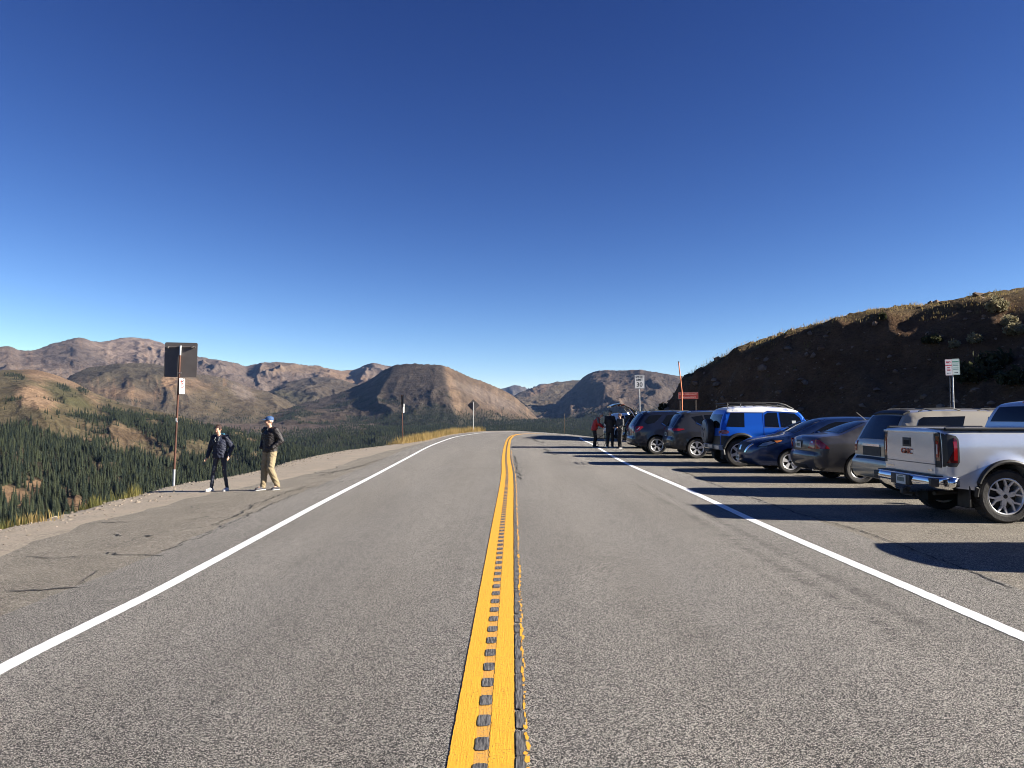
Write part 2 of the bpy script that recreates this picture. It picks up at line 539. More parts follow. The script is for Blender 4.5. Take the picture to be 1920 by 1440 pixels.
def poly_signed(X, Y, P, block=20000):
    """distance to polyline, positive on its left side (heading along increasing index)"""
    X = np.asarray(X, float).ravel(); Y = np.asarray(Y, float).ravel()
    out = np.empty(len(X))
    A = P[:-1]; B = P[1:]; D = B - A; L2 = (D**2).sum(1)
    for s in range(0, len(X), block):
        px = X[s:s+block, None]; py = Y[s:s+block, None]
        t = np.clip(((px-A[:, 0])*D[:, 0] + (py-A[:, 1])*D[:, 1]) / L2, 0, 1)
        dx = px-(A[:, 0]+t*D[:, 0]); dy = py-(A[:, 1]+t*D[:, 1])
        d2 = dx*dx+dy*dy
        j = d2.argmin(1); ii = np.arange(len(j))
        cr = D[j, 0]*dy[ii, j] - D[j, 1]*dx[ii, j]
        out[s:s+block] = np.sqrt(d2[ii, j])*np.sign(cr)
    return out

def ground_z(X, Y):
    sh = np.shape(X)
    X = np.asarray(X, float).ravel(); Y = np.asarray(Y, float).ravel()
    d = poly_signed(X, Y, EDGE_S)          # >0 beyond the edge
    z = gz(X, Y)
    dd = np.clip(d + 0.15 + 0.22*fbm(X*0.8, Y*0.8, 3, 4), 0, None)
    drop = 0.62*dd*sstep(0, 0.9, dd) 
    drop = np.where(dd > 60, drop + 0*dd, drop)
    z = z - drop
    rough = np.clip(sstep(-1.6, 0.5, d), 0, 1)
    z = z + rough*0.035*fbm(X*2.2, Y*2.2, 4, 9) + sstep(1, 8, d)*0.9*fbm(X*0.12, Y*0.12, 4, 2)
    # slight rise of loose gravel just inside the edge
    return z.reshape(sh), d.reshape(sh)

def axis(parts):
    out = []
    for a, b, s in parts:
        out += list(np.arange(a, b, s))
    out.append(parts[-1][1])
    return np.array(out)
gx_ = axis([(-90, -30, 4), (-30, -12, 1.2), (-12, -5, 0.14), (-5, 4, 1.0), (4, 30, 1.5), (30, 90, 6)])
gy_ = axis([(-120, -20, 8), (-20, 6, 2.0), (6, 20, 0.16), (20, 46, 0.3), (46, 84, 0.5), (84, 120, 3)])
GX, GY = np.meshgrid(gx_, gy_)
GZ, GD = ground_z(GX, GY)
GZ = GZ-0.014*sstep(-1.7, -2.3, GD)*(1-sstep(11, 12.5, GX))
# under the pavement sheets the ground sits a little lower
ground = np_mesh('ground', np.stack([GX.ravel(), GY.ravel(), GZ.ravel()], 1), grid_faces(*GX.shape), M_gravel, kind='structure')

# ---- pavement sheets
def ribbon(name, Lc, Rc, nt_, dz, material, ystep=0.5, kind='structure', parent=None, jitter=None):
    """sheet between two polylines Lc, Rc given as X(Y)-like smoothed curves with the same number of samples"""
    n = len(Lc)
    T = np.linspace(0, 1, nt_)
    P = Lc[:, None, :]*(1-T)[None, :, None] + Rc[:, None, :]*T[None, :, None]
    if jitter is not None:
        j = jitter
        s = np.arange(n)*0.37
        P[:, -1, 0] += j[1]*fbm(s*1.3, s*0+3.3, 4, 21)
        P[:, 0, 0] += j[0]*fbm(s*1.3, s*0+8.3, 4, 22)
    X = P[..., 0]; Y = P[..., 1]
    Z = gz(X, Y)+dz
    o = np_mesh(name, np.stack([X.ravel(), Y.ravel(), Z.ravel()], 1), grid_faces(n, nt_), material, parent=parent)
    if kind: o['kind'] = kind
    return o

def resample(P, n):
    d = np.r_[0, np.cumsum(np.hypot(*np.diff(P, axis=0).T))]
    t = np.linspace(0, d[-1], n)
    return np.stack([np.interp(t, d, P[:, 0]), np.interp(t, d, P[:, 1])], 1)

def P2(*px):
    return [tuple(gpt(*p)[:2]) for p in px]
LL = [(-3.1, -30), (-3.15, 0)] + P2((0, 1258), (300, 1107), (600, 945), (700, 893), (760, 861), (810, 835), (850, 820.5), (880, 815)) + [(-2.3, 67), (0, 71), (3, 73.6), (6, 75.2), (10, 76.8), (18, 79.5), (35, 86), (70, 97)]
CLn = [(-0.12, -30), (-0.115, 4), (-0.11, 10), (-0.10, 20), (-0.19, 28), (-0.22, 40), (-0.10, 52), (0.35, 60), (1.6, 65.5), (4.2, 69.5), (9, 72.3), (18, 75.5), (35, 81), (70, 91)]
RL = [(3.66, -30), (3.66, 5.3), (3.62, 11), (3.70, 16), (3.72, 25), (3.98, 33), (4.3, 41), (4.45, 48), (5.0, 55), (6.8, 61), (11, 65.5), (20, 70), (35, 75.5), (70, 85)]
LLs, CLs, RLs = [smooth_poly(a, 0.25) for a in (LL, CLn, RL)]
CLs = CLs[CLs[:, 0] < 3.0]          # the centre line is cut short here at the bend

def offset(P, d):
    T = np.gradient(P, axis=0); T /= np.hypot(T[:, 0], T[:, 1])[:, None]
    return P + np.stack([T[:, 1], -T[:, 0]], 1)*d     # positive = to the right

N_ = 420
roadL = resample(offset(LLs, -0.95), N_); roadR = resample(offset(RLs, 0.98), N_)
# old pavement under / beside
oldL = resample(smooth_poly([(-5.9, -30), (-5.9, 4)] + P2((0, 1038), (120, 998), (209, 970), (298, 951), (400, 925), (500, 905), (600, 884), (680, 858), (760, 838), (810, 826)) + [(-4.4, 64), (-2.5, 69.5), (0.5, 73.2), (5, 75.9), (10, 77.9), (18, 80.6), (35, 87), (70, 98)], 0.5), N_)
oldR = resample(smooth_poly([(12.6, -30), (12.6, 30), (11.5, 42), (9.4, 50), (9.4, 56), (12, 61), (20, 66.5), (35, 72), (70, 82)], 0.5), N_)
def yarr(P, Ys): return np.interp(Ys, P[:, 1], P[:, 0])
ribbon('parking_apron', oldL, oldR, 34, 0.004, M_old, jitter=(0.35, 0.5))
ribbon('road', roadL, roadR, 26, 0.008, M_road, jitter=(0.12, 0.16))

def line_strip(name, P, w, dz, material, offs=0.0, rag=0.0, step_n=None, y0=None, y1=None):
    P = offset(P, offs)
    if y0 is not None: P = P[(P[:, 1] > y0) & (P[:, 1] < y1)]
    n = step_n or len(P)
    P = resample(P, n)
    A = offset(P, -w/2); B = offset(P, w/2)
    if rag:
        s = np.arange(n)*1.0
        sc = 1.0
        A = A + (rag*fbm(s*0.9, s*0+1.7, 3, 31))[:, None]*np.array([1, 0])
        B = B + (rag*fbm(s*0.9, s*0+5.1, 3, 33))[:, None]*np.array([1, 0])
    V = np.empty((2*n, 3)); V[0::2, :2] = A; V[1::2, :2] = B
    V[:, 2] = gz(V[:, 0], V[:, 1])+dz
    i = np.arange(n-1)*2
    F = np.stack([i, i+1, i+3, i+2], 1)
    o = np_mesh(name, V, F, material); o['kind'] = 'structure'
    return o
line_strip('white_edge_line', LLs, 0.145, 0.012, M_white, rag=0.010, step_n=3000)
line_strip('white_edge_line', RLs, 0.145, 0.012, M_white, rag=0.012, step_n=3000)
line_strip('yellow_centre_line', CLs, 0.118, 0.012, M_yellow, offs=-0.122, rag=0.006, step_n=4000)
line_strip('yellow_centre_line', CLs, 0.122, 0.012, M_yellow, offs=0.068, rag=0.008, step_n=4000)

line_strip('rumble_strip_paint', offset(CLs, -0.029), 0.072, 0.0105, M_yellow_worn, rag=0.004, step_n=3000, y0=1.2, y1=62)
# milled rumble strip between the yellow lines and the scored groove beside them
def rumble():
    V = []; F = []
    Pc = offset(CLs, -0.029)
    d = np.r_[0, np.cumsum(np.hypot(*np.diff(Pc, axis=0).T))]
    s0 = np.interp(1.5, Pc[:, 1], d); s1 = np.interp(60, Pc[:, 1], d)
    s = s0
    rr = random.Random(3)
    def quad(cx, cy, w, l, dz, n=10):
        base = len(V)
        pts = []
        for k in range(n):
            a = 2*pi*k/n
            sx = np.sign(cos(a))*abs(cos(a))**0.3; sy = np.sign(sin(a))*abs(sin(a))**0.3
            pts.append((cx + w/2*sx*rr.uniform(.93, 1.04), cy + l/2*sy*rr.uniform(.96, 1.03)))
        for p in pts: V.append((p[0], p[1], float(gz(*p))+dz))
        V.append((cx, cy, float(gz(cx, cy))+dz))
        for k in range(n): F.append((base+k, base+(k+1) % n, base+n))
    k = 0
    while s < s1:
        x = np.interp(s, d, Pc[:, 0]); y = np.interp(s, d, Pc[:, 1])
        quad(x, y, 0.069, 0.148, 0.015, 18)
        s += 0.283; k += 1
    # wide scored band right of the paint, broken
    Pg = offset(CLs, 0.158)
    d = np.r_[0, np.cumsum(np.hypot(*np.diff(Pg, axis=0).T))]
    s = np.interp(1.5, Pg[:, 1], d); s1 = np.interp(30, Pg[:, 1], d)
    while s < s1:
        x = np.interp(s, d, Pg[:, 0]); y = np.interp(s, d, Pg[:, 1])
        l = rr.choice([0.2, 0.26, 0.26, 0.30])
        quad(x+rr.uniform(-.002, .002), y, 0.046, l+.02, 0.0155, 18)
        s += 0.283
    o = np_mesh('rumble_grooves', np.array(V), np.array(F), M_groove, smooth=False)
    tag(o, 'row of dark milled rumble grooves between and beside the double yellow lines', None, kind='stuff')
rumble()
def overspray():
    """yellow flecks and paint bars around the grooves"""
    V = []; F = []
    rr = random.Random(9)
    Pg = offset(CLs, 0.19); Pc = offset(CLs, -0.029)
    d = np.r_[0, np.cumsum(np.hypot(*np.diff(Pg, axis=0).T))]
    def blob(cx, cy, w, l, dz, n=9):
        base = len(V)
        for k in range(n):
            a = 2*pi*k/n; q = rr.uniform(.6, 1.1)
            V.append((cx+w/2*cos(a)*q, cy+l/2*sin(a)*q, float(gz(cx, cy))+dz))
        V.append((cx, cy, float(gz(cx, cy))+dz))
        for k in range(n): F.append((base+k, base+(k+1) % n, base+n))
    s = np.interp(1.4, Pg[:, 1], d)
    while s < np.interp(34, Pg[:, 1], d):
        x = np.interp(s, d, Pg[:, 0]); y = np.interp(s, d, Pg[:, 1])
        if rr.random() < 0.95:
            blob(x+rr.uniform(-.014, .006), y, rr.uniform(.008, .030), rr.uniform(.02, .16), 0.017, rr.choice([5, 7, 9]))
        s += rr.uniform(.04, .11)
    dc = np.r_[0, np.cumsum(np.hypot(*np.diff(Pc, axis=0).T))]
    s = np.interp(1.5, Pc[:, 1], dc)+0.1415
    while s < np.interp(60, Pc[:, 1], dc):
        x = np.interp(s, dc, Pc[:, 0]); y = np.interp(s, dc, Pc[:, 1])
        pass
        s += 0.283
    o = np_mesh('paint_spatter', np.array(V), np.array(F), M_yellow, smooth=False)
    tag(o, 'yellow paint flecks spattered round the rumble grooves', None, kind='stuff')
overspray()

# cracks in the pavement: thin sunken-looking tar lines
M_crack = mat('crack_dark', (0.02, 0.018, 0.016), 0.95)
def cracks():
    V = []; F = []
    rr = random.Random(4)
    def crack(pts, w=0.012, wob=0.05):
        pts = [gpt(*p) for p in pts]
        out = []
        for a, b in zip(pts[:-1], pts[1:]):
            L = (b-a).length; n = max(2, int(L/0.09))
            for k in range(n):
                t = k/n; out.append(a.lerp(b, t)+Vector((rr.gauss(0, wob*.5), rr.gauss(0, wob), 0)))
        out.append(pts[-1])
        base = len(V)
        for i, p in enumerate(out):
            d = (out[min(i+1, len(out)-1)]-out[max(i-1, 0)]); d.z = 0; d.normalize()
            nn = Vector((-d.y, d.x, 0))*w*rr.uniform(.35, 1.3)
            for q in (p-nn, p+nn): V.append((q.x, q.y, float(gz(q.x, q.y))+0.0125))
        for i in range(len(out)-1):
            a = base+2*i; F.append((a, a+1, a+3, a+2))
    crack([(45, 1045), (110, 1048), (180, 1043)], .010, .03)
    crack([(195, 1038), (240, 1042), (305, 1043)], .016, .03)
    crack([(15, 1111), (80, 1107), (150, 1104)], .014, .03)
    crack([(150, 1100), (160, 1085), (185, 1070)], .007)
    crack([(190, 981), (240, 980)], .02, .02)
    crack([(212, 1003), (228, 1006)], .03, .02)
    crack([(272, 1006), (284, 1006.5)], .03, .02)
    crack([(305, 1035), (330, 1026), (400, 995), (450, 975), (500, 950), (560, 925)], .012, .06)
    crack([(400, 985), (450, 965), (480, 945), (520, 930), (580, 910)], .012, .06)
    crack([(520, 925), (640, 905), (700, 892)], .010, .06)
    crack([(600, 892), (660, 878), (690, 872)], .02, .08)
    crack([(560, 892), (650, 882), (720, 860), (770, 850)], .015, .08)
    crack([(965, 855), (970, 880), (975, 900)], .02, .08)
    crack([(975, 877), (1040, 873), (1105, 869)], .012, .1)
    crack([(1000, 822), (1006, 828), (1020, 831)], .03, .15)
    crack([(1022, 842), (1030, 850), (1042, 853)], .03, .15)
    crack([(760, 882), (860, 880), (940, 878)], .012, .1)
    crack([(1500, 965), (1540, 976), (1600, 992), (1655, 1010), (1720, 1035), (1790, 1062), (1900, 1105)], .012, .03)
    crack([(1270, 880), (1330, 905), (1420, 938), (1500, 965)], .015, .05)
    o = np_mesh('pavement_cracks', np.array(V), np.array(F), M_crack, smooth=False)
    tag(o, 'thin dark cracks wandering across the old grey pavement', None, kind='stuff')
cracks()

# loose stones along the gravel shoulder
def ico_data(sub=1):
    bm = bmesh.new(); bmesh.ops.create_icosphere(bm, subdivisions=sub, radius=1)
    v = np.array([x.co[:] for x in bm.verts]); f = np.array([[y.index for y in x.verts] for x in bm.faces]); bm.free()
    return v, f
ICV, ICF = ico_data(1)
def scatter_stones(name, pts, sizes, material, seed, label, flat=0.6):
    rg = np.random.default_rng(seed)
    n = len(pts); k = len(ICV)
    V = np.repeat(ICV[None], n, 0)*(1+0.28*rg.standard_normal((n, k, 1)))
    S = np.stack([sizes*rg.uniform(.7, 1.3, n), sizes*rg.uniform(.7, 1.3, n), sizes*flat*rg.uniform(.7, 1.3, n)], 1)
    V = V*S[:, None, :]
    a = rg.uniform(0, 2*pi, n); ca, sa = np.cos(a)[:, None], np.sin(a)[:, None]
    x = V[..., 0]*ca-V[..., 1]*sa; y = V[..., 0]*sa+V[..., 1]*ca
    V = np.stack([x, y, V[..., 2]], -1)+pts[:, None, :]
    F = (ICF[None]+(np.arange(n)*k)[:, None, None]).reshape(-1, 3)
    o = np_mesh(name, V.reshape(-1, 3), F, material, smooth=False)
    return tag(o, label, None, kind='stuff')
M_stone = mat('pale_stone', (0.21, 0.175, 0.135), 0.9, noise=0.4, nscale=3)
n = 2600
ii = RNG.integers(3, 40, n)
ts = RNG.random(n)*45+6
_E = EDGE_S[EDGE_S[:, 1] < 60]
ex = np.interp(ts, _E[:, 1], _E[:, 0])
off = np.abs(RNG.normal(0, 0.55, n))-0.35
xs_ = ex+off
zz, _ = ground_z(xs_, ts)
scatter_stones('gravel_stones', np.stack([xs_, ts, zz+0.004], 1), RNG.uniform(.006, .024, n)*(RNG.random(n)**2*1.3+.6), M_stone, 2, 'loose pale stones along the lip of the gravel shoulder')
# ================================================================== FAR TERRAIN
def to_az_sl(x, y):
    dx, dy, dz = pxdir(x, y)
    return atan2(dx, dy), dz/hypot(dx, dy)

# every ridge: crest points (px x, px y, distance) and face-foot points (px x, px y, distance); real metres
LAYERS = {
 'C': dict(crest=[(-900, 700, 2300), (-300, 700, 2200), (0, 694, 2000), (60, 692, 2000), (90, 697, 2000), (131, 712, 1950), (187, 741, 1800), (230, 757, 1700), (312, 774, 1500), (406, 799, 1300), (500, 826, 1150), (600, 852, 1000), (720, 890, 850), (900, 990, 700), (1200, 1200, 600)],
           foot=[(-900, 1010, 300), (0, 1010, 370), (200, 960, 480), (330, 925, 600), (500, 900, 700), (720, 900, 740), (1200, 1210, 580)], p=1.15, back=0.5),
 'F': dict(crest=[(-900, 800, 1900), (200, 800, 1900), (330, 788, 2150), (450, 795, 2250), (600, 792, 2350), (800, 790, 2350), (950, 788, 2500), (1100, 786, 2650), (1300, 784, 2700), (2100, 780, 2800)],
           foot=[(-900, 960, 900), (330, 915, 900), (500, 890, 950), (700, 850, 1150), (900, 825, 1450), (1100, 830, 1500), (1300, 840, 1500), (2100, 840, 1500)], p=1.0, back=0.12),
 'D': dict(crest=[(380, 830, 2500), (440, 800, 2600), (500, 777, 2800), (560, 758, 2950), (620, 741, 3080), (675, 721, 3120), (706, 703, 3120), (737, 684, 3100), (765, 681, 3080), (800, 682, 3040), (830, 684, 3000), (852, 693, 3040), (880, 705, 3100), (905, 715, 3150), (935, 727, 3200), (961, 740, 3230), (987, 762, 3200), (1008, 784, 3150), (1030, 805, 3000), (1060, 840, 2900)],
           foot=[(380, 840, 2150), (500, 795, 2200), (600, 795, 2200), (700, 800, 2150), (830, 800, 2050), (850, 802, 2080), (900, 802, 2220), (950, 803, 2380), (1000, 805, 2550), (1060, 845, 2550)], p=1.2, back=0.55, steep=1),
 'B': dict(crest=[(60, 790, 3000), (100, 740, 3100), (125, 706, 3200), (162, 689, 3300), (219, 681, 3300), (269, 679, 3300), (306, 685, 3250), (340, 692, 3200), (369, 700, 3200), (403, 705, 3250), (437, 714, 3300), (462, 724, 3350), (487, 730, 3400), (530, 745, 3400), (580, 775, 3300), (620, 800, 3300)],
           foot=[(60, 795, 2300), (125, 785, 2250), (219, 790, 2300), (306, 790, 2350), (403, 795, 2400), (500, 795, 2500), (620, 810, 2600)], p=0.9, back=0.4, steep=1),
 'G': dict(crest=[(440, 770, 4000), (487, 738, 4200), (515, 726, 4300), (540, 717, 4350), (562, 711, 4400), (600, 706, 4400), (638, 711, 4300), (672, 722, 4200), (720, 735, 4200), (800, 760, 4200)],
           foot=[(440, 775, 3200), (500, 770, 3200), (600, 765, 3300), (700, 765, 3400), (800, 775, 3500)], p=0.9, back=0.4, steep=1),
 'A': dict(crest=[(-900, 668, 5600), (-500, 650, 5600), (-200, 640, 5400), (-60, 655, 5200), (0, 650, 5000), (16, 649, 5000), (30, 654, 5000), (37, 657, 5050), (62, 656, 5100), (78, 652, 5200), (100, 643, 5300), (128, 637, 5400), (143, 632, 5400), (160, 636, 5450), (178, 640, 5600), (195, 641, 5800), (210, 637, 6000), (225, 633, 6200), (250, 632, 6300), (281, 636, 6300), (300, 641, 6200), (335, 656, 6000), (368, 667, 5600), (403, 674, 5500), (437, 679, 5500), (462, 686, 5700), (476, 682, 5800), (490, 680, 5600), (515, 678, 5500), (560, 682, 5500), (591, 685, 5600), (632, 694, 5900), (664, 694, 6200), (685, 684, 6000), (697, 679, 5900), (710, 681, 5900), (735, 687, 6000), (800, 700, 6200), (900, 760, 6200)],
           foot=[(-900, 740, 3700), (0, 735, 3700), (200, 730, 3900), (400, 735, 4000), (600, 730, 4400), (800, 750, 4700), (900, 780, 5000)], p=0.8, back=0.4, steep=1),
 'E': dict(crest=[(960, 815, 3000), (990, 796, 3200), (1010, 781, 3400), (1035, 762, 3700), (1060, 740, 4000), (1085, 714, 4300), (1097, 704, 4350), (1117, 696, 4300), (1140, 693, 4200), (1163, 695, 4100), (1180, 694, 4050), (1202, 693, 3950), (1232, 697, 3900), (1280, 706, 3900), (1296, 704, 4000), (1400, 690, 4200), (1700, 660, 4300), (2200, 650, 4500)],
           foot=[(960, 820, 2900), (1010, 792, 3100), (1060, 798, 3000), (1110, 798, 2700), (1160, 796, 2650), (1200, 794, 2750), (1300, 792, 2900), (2200, 790, 3000)], p=1.0, back=0.5, steep=1),
 'K': dict(crest=[(930, 770, 5200), (961, 742, 5200), (992, 729, 5300), (1018, 721, 5400), (1042, 716, 5500), (1062, 714, 5500), (1090, 712, 5500), (1130, 720, 5500), (1250, 760, 5500)],
           foot=[(930, 790, 3900), (1000, 785, 4000), (1090, 780, 4100), (1250, 780, 4300)], p=0.9, back=0.4, steep=1),
 'J': dict(crest=[(880, 770, 9000), (920, 737, 9000), (935, 728, 9000), (951, 723.5, 9000), (969, 718, 9000), (984, 725, 9000), (994, 729, 9200), (1003, 722.5, 9500), (1010, 720, 9500), (1019, 718, 9500), (1030, 721, 9500), (1060, 728, 9600), (1200, 760, 9800)],
           foot=[(880, 780, 7500), (1200, 780, 7600)], p=1.0, back=0.5, steep=1),
}
for nm_, L in LAYERS.items():
    for key in ('crest', 'foot'):
        a = [(*to_az_sl(x, y), r) for x, y, r in L[key]]
        a = np.array(a)
        g_ = np.arange(a[0, 0], a[-1, 0], radians(.04))
        sg = radians({'A': .14, 'D': .34, 'B': .3, 'C': .35}.get(nm_, .2)*(1 if key == 'crest' else 4))
        kx = np.arange(-int(3*sg/radians(.04)), int(3*sg/radians(.04))+1)*radians(.04)
        kw = np.exp(-(kx/sg)**2/2); kw /= kw.sum(); h_ = len(kx)//2
        cols = [np.convolve(np.pad(np.interp(g_, a[:, 0], a[:, c_]), h_, mode='reflect', reflect_type='odd'), kw, 'valid') for c_ in (1, 2)]
        L[key+'_t'] = np.stack([g_, cols[0], cols[1]], 1)

def layer_height(L, az, r):
    c = L['crest_t']; f = L['foot_t']
    rc = np.interp(az, c[:, 0], c[:, 2]); sc = np.interp(az, c[:, 0], c[:, 1])
    rf = np.interp(az, f[:, 0], f[:, 2]); sf = np.interp(az, f[:, 0], f[:, 1])
    zc = H+sc*rc; zf = H+sf*rf
    t = np.clip((r-rf)/(rc-rf), 0, 1)
    z = zf+(zc-zf)*t**L['p']
    z = z-np.clip(rf-r, 0, None)*0.5-np.clip(r-rc, 0, None)*L['back']
    lo, hi = c[0, 0], c[-1, 0]
    return z, t, rc

az_f = np.radians(np.arange(-37, 20.01, 0.068))
az_all = np.concatenate([np.radians(np.arange(-180, -50, 4.0)), np.radians(np.arange(-50, -37, 0.5)), az_f,
                         np.radians(np.arange(20.5, 42, 0.5)), np.radians(np.arange(42, 180.1, 4.0))])
r_all = np.concatenate([np.geomspace(50, 340, 30)[:-1], np.arange(340, 1250, 7), np.arange(1250, 2600, 9.5), np.arange(2600, 4400, 15),
                        np.arange(4400, 6400, 26), np.geomspace(6450, 10500, 40)])
AZ, RR = np.meshgrid(az_all, r_all)
def terrain(AZ, RR):
    X = RR*np.sin(AZ); Y = RR*np.cos(AZ)
    base = np.interp(RR, [0, 60, 150, 260, 330, 700, 5000, 12000], [-38, -42, -66, -80, -85, -120, -150, -150])
    best = base.copy(); idx = np.zeros(AZ.shape, int); T = np.zeros(AZ.shape); RC = RR.copy()
    for k, (nm, L) in enumerate(LAYERS.items()):
        z, t, rc = layer_height(L, AZ, RR)
        m = z > best
        best = np.where(m, z, best); idx = np.where(m, k+1, idx); T = np.where(m, t, T); RC = np.where(m, rc, RC)
    steepk = np.array([0]+[1 if L.get('steep') else 0 for L in LAYERS.values()])[idx]
    # relief: ridges and gullies running down the faces, in metres
    G = AZ*RC                                 # distance across the face
    wx = X+60*fbm(X/300, Y/300, 3, 40); wy = Y+60*fbm(X/300, Y/300, 3, 41)
    big = fbm(wx/620, wy/620, 4, 1)
    gul = ridged(G/210+0.25*fbm(X/260, Y/260, 3, 50), RR/900, 5, 3)-0.45
    mid = ridged(wx/170, wy/170, 5, 7)-0.4
    fine = fbm(X/38, Y/38, 4, 12)
    fade_c = 0.35+0.65*np.clip(1-T, 0, 1)      # calmer at the crest line
    face = np.sin(np.clip(T, 0, 1)*pi)**0.6
    per = np.array([0]+[dict(D=.45, B=.62, A=.85, E=.7, G=.6, K=.6, J=.6).get(k_, 1) for k_ in LAYERS])[idx]
    steepk = steepk*per
    rel = steepk*(big*26*face + gul*34*face*np.clip(RC/3500, .5, 1.5) + mid*17*fade_c*np.clip(RC/3500, .5, 1.5) + fine*5)
    rel2 = (1-steepk)*(big*16*face + gul*14*face + mid*6*fade_c+fine*1.5)
    near = sstep(250, 500, RR)
    z = best+(rel+rel2)*near
    return X, Y, z, idx, T, gul, mid, fine
TX, TY, TZ, TI, TT, TG, TM, TF = terrain(AZ, RR)
del_names = list(LAYERS)

# where each terrain vertex lies in the landscape as the photographer saw it -> which ground cover grows there
def project(X, Y, Z):
    dz = Z-H
    yc = Y*cos(PITCH)+dz*sin(PITCH); zc = -Y*sin(PITCH)+dz*cos(PITCH)
    yc = np.maximum(yc, 1e-3)
    return 960+FPX*X/yc, 720-FPX*zc/yc

def blob(px, py, cx, cy, rx, ry, ang=0, soft=0.35, n=None):
    a = radians(ang)
    u = (px-cx)*cos(a)+(py-cy)*sin(a); v = -(px-cx)*sin(a)+(py-cy)*cos(a)
    q = np.sqrt((u/rx)**2+(v/ry)**2)
    if n is not None: q = q+0.45*n
    return 1-sstep(1-soft, 1+soft, q)

def covers(X, Y, Z, idx, T, gul, mid, fine):
    """returns base colours and forest density"""
    px, py = project(X, Y, Z)
    inview = (Y > 0)
    n1 = fbm(X/120, Y/120, 5, 60); n2 = fbm(X/35, Y/35, 4, 61); n3 = fbm(X/420, Y/420, 4, 62)
    ns = fbm(px/9, py/40, 4, 63)
    brown = np.array([0.150, 0.108, 0.086]); dark = np.array([0.088, 0.070, 0.062]); tan_ = np.array([0.26, 0.168, 0.108])
    pale = np.array([0.27, 0.19, 0.145]); tundra = np.array([0.115, 0.088, 0.050]); green = np.array([0.075, 0.075, 0.032])
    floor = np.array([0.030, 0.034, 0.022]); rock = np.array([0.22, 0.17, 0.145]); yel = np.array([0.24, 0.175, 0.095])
    def lay(nm): return (idx == del_names.index(nm)+1)
    C = np.ones(X.shape+(3,))*brown
    def put(m, col, k=1.0):
        nonlocal C
        m = np.clip(m*k, 0, 1)[..., None]
        C = C*(1-m)+col*m
    # --- general
    put(sstep(-0.2, 0.3, n3), dark, 0.5)
    A = lay('A'); B = lay('B'); Cc = lay('C'); D = lay('D'); E = lay('E'); F = lay('F'); Gg = lay('G'); K = lay('K'); J = lay('J')
    # A: back range
    put(A*1.0, np.array([0.185, 0.138, 0.115]), 0.85)
    put(A*blob(px, py, 250, 655, 75, 26, 0, .5, n1), np.array([0.26, 0.19, 0.155]), .9)
    put(A*blob(px, py, 150, 675, 60, 26, 20, .4, n1), np.array([0.120, 0.092, 0.080]), .9)
    put(A*blob(px, py, 20, 695, 45, 40, 30, .5, n1), brown, .5)
    put(A*sstep(0.0, 0.3, gul)*sstep(360, 400, px), rock, 0.6)
    put(A*blob(px, py, 560, 690, 70, 10, 0, .5, n1), np.array([0.24, 0.165, 0.11]), .7)
    put(A*blob(px, py, 650, 705, 40, 14, 10, .5, n1), tan_, .8)
    put(A*sstep(0.15, 0.35, ns), tan_, 0.35)
    # B hump
    put(B*1.0, np.array([0.118, 0.092, 0.066]), .9)
    put(B*blob(px, py, 230, 700, 120, 22, 5, .4, n1), np.array([0.105, 0.085, 0.058]), .9)
    put(B*sstep(0.02, 0.3, ns)*sstep(700, 725, py)*(1-sstep(752, 765, py)), tan_, .85)
    put(B*blob(px, py, 318, 716, 14, 13, 0, .3, n2), np.array([0.40, 0.25, 0.15]), .9)
    put(B*blob(px, py, 365, 728, 40, 16, 20, .4, n2), tan_, .8)
    put(B*blob(px, py, 235, 738, 60, 10, 5, .4, n2), tan_, .6)
    put(B*blob(px, py, 440, 755, 110, 28, 5, .4, n1), np.array([0.125, 0.095, 0.062]), .9)
    put(B*blob(px, py, 455, 735, 25, 12, 30, .4, n2), rock, .7)
    # G hump
    put(Gg*1.0, np.array([0.110, 0.085, 0.062]), .9)
    put(Gg*blob(px, py, 530, 745, 60, 14, 0, .4, n1), green, .4)
    # C hill
    put(Cc*1.0, np.array([0.150, 0.118, 0.066]), .95)
    put(Cc*blob(px, py, 60, 703, 120, 10, 0, .5, n1), np.array([0.155, 0.125, 0.070]), 1)
    put(Cc*blob(px, py, 105, 716, 80, 17, 24, .35, n2*1.2), tan_, 1)
    put(Cc*blob(px, py, 70, 745, 38, 22, 10, .35, n2*1.2), np.array([0.36, 0.235, 0.15]), 1)
    put(Cc*blob(px, py, 125, 740, 50, 16, 25, .4, n1), np.array([0.095, 0.09, 0.042]), .85)
    put(Cc*sstep(0.12, 0.3, n1)*sstep(760, 790, py), np.array([0.22, 0.145, 0.09]), .7)
    put(Cc*sstep(0.25, 0.4, n2)*sstep(760, 790, py), yel, .5)
    # D central mountain
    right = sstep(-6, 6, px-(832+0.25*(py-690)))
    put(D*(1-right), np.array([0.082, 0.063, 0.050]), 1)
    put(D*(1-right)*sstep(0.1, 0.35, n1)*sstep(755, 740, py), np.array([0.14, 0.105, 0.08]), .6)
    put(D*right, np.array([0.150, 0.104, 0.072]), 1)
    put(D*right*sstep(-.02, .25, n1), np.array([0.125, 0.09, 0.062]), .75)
    put(D*right*sstep(0.05, 0.25, ns)*sstep(700, 730, py), np.array([0.22, 0.148, 0.100]), .8)
    put(D*right*blob(px, py, 850, 735, 9, 55, -14, .5, n2), np.array([0.25, 0.165, 0.108]), .7)
    put(D*blob(px, py, 915, 745, 60, 12, 22, .5, n2), rock, .6)
    put(D*blob(px, py, 560, 735, 100, 6, -18, .4, n1), tan_, .35)
    put(D*blob(px, py, 560, 780, 90, 14, 0, .4, n1), np.array([0.115, 0.085, 0.062]), .8)
    # E right mountain
    put(E*1.0, np.array([0.135, 0.100, 0.082]), .95)
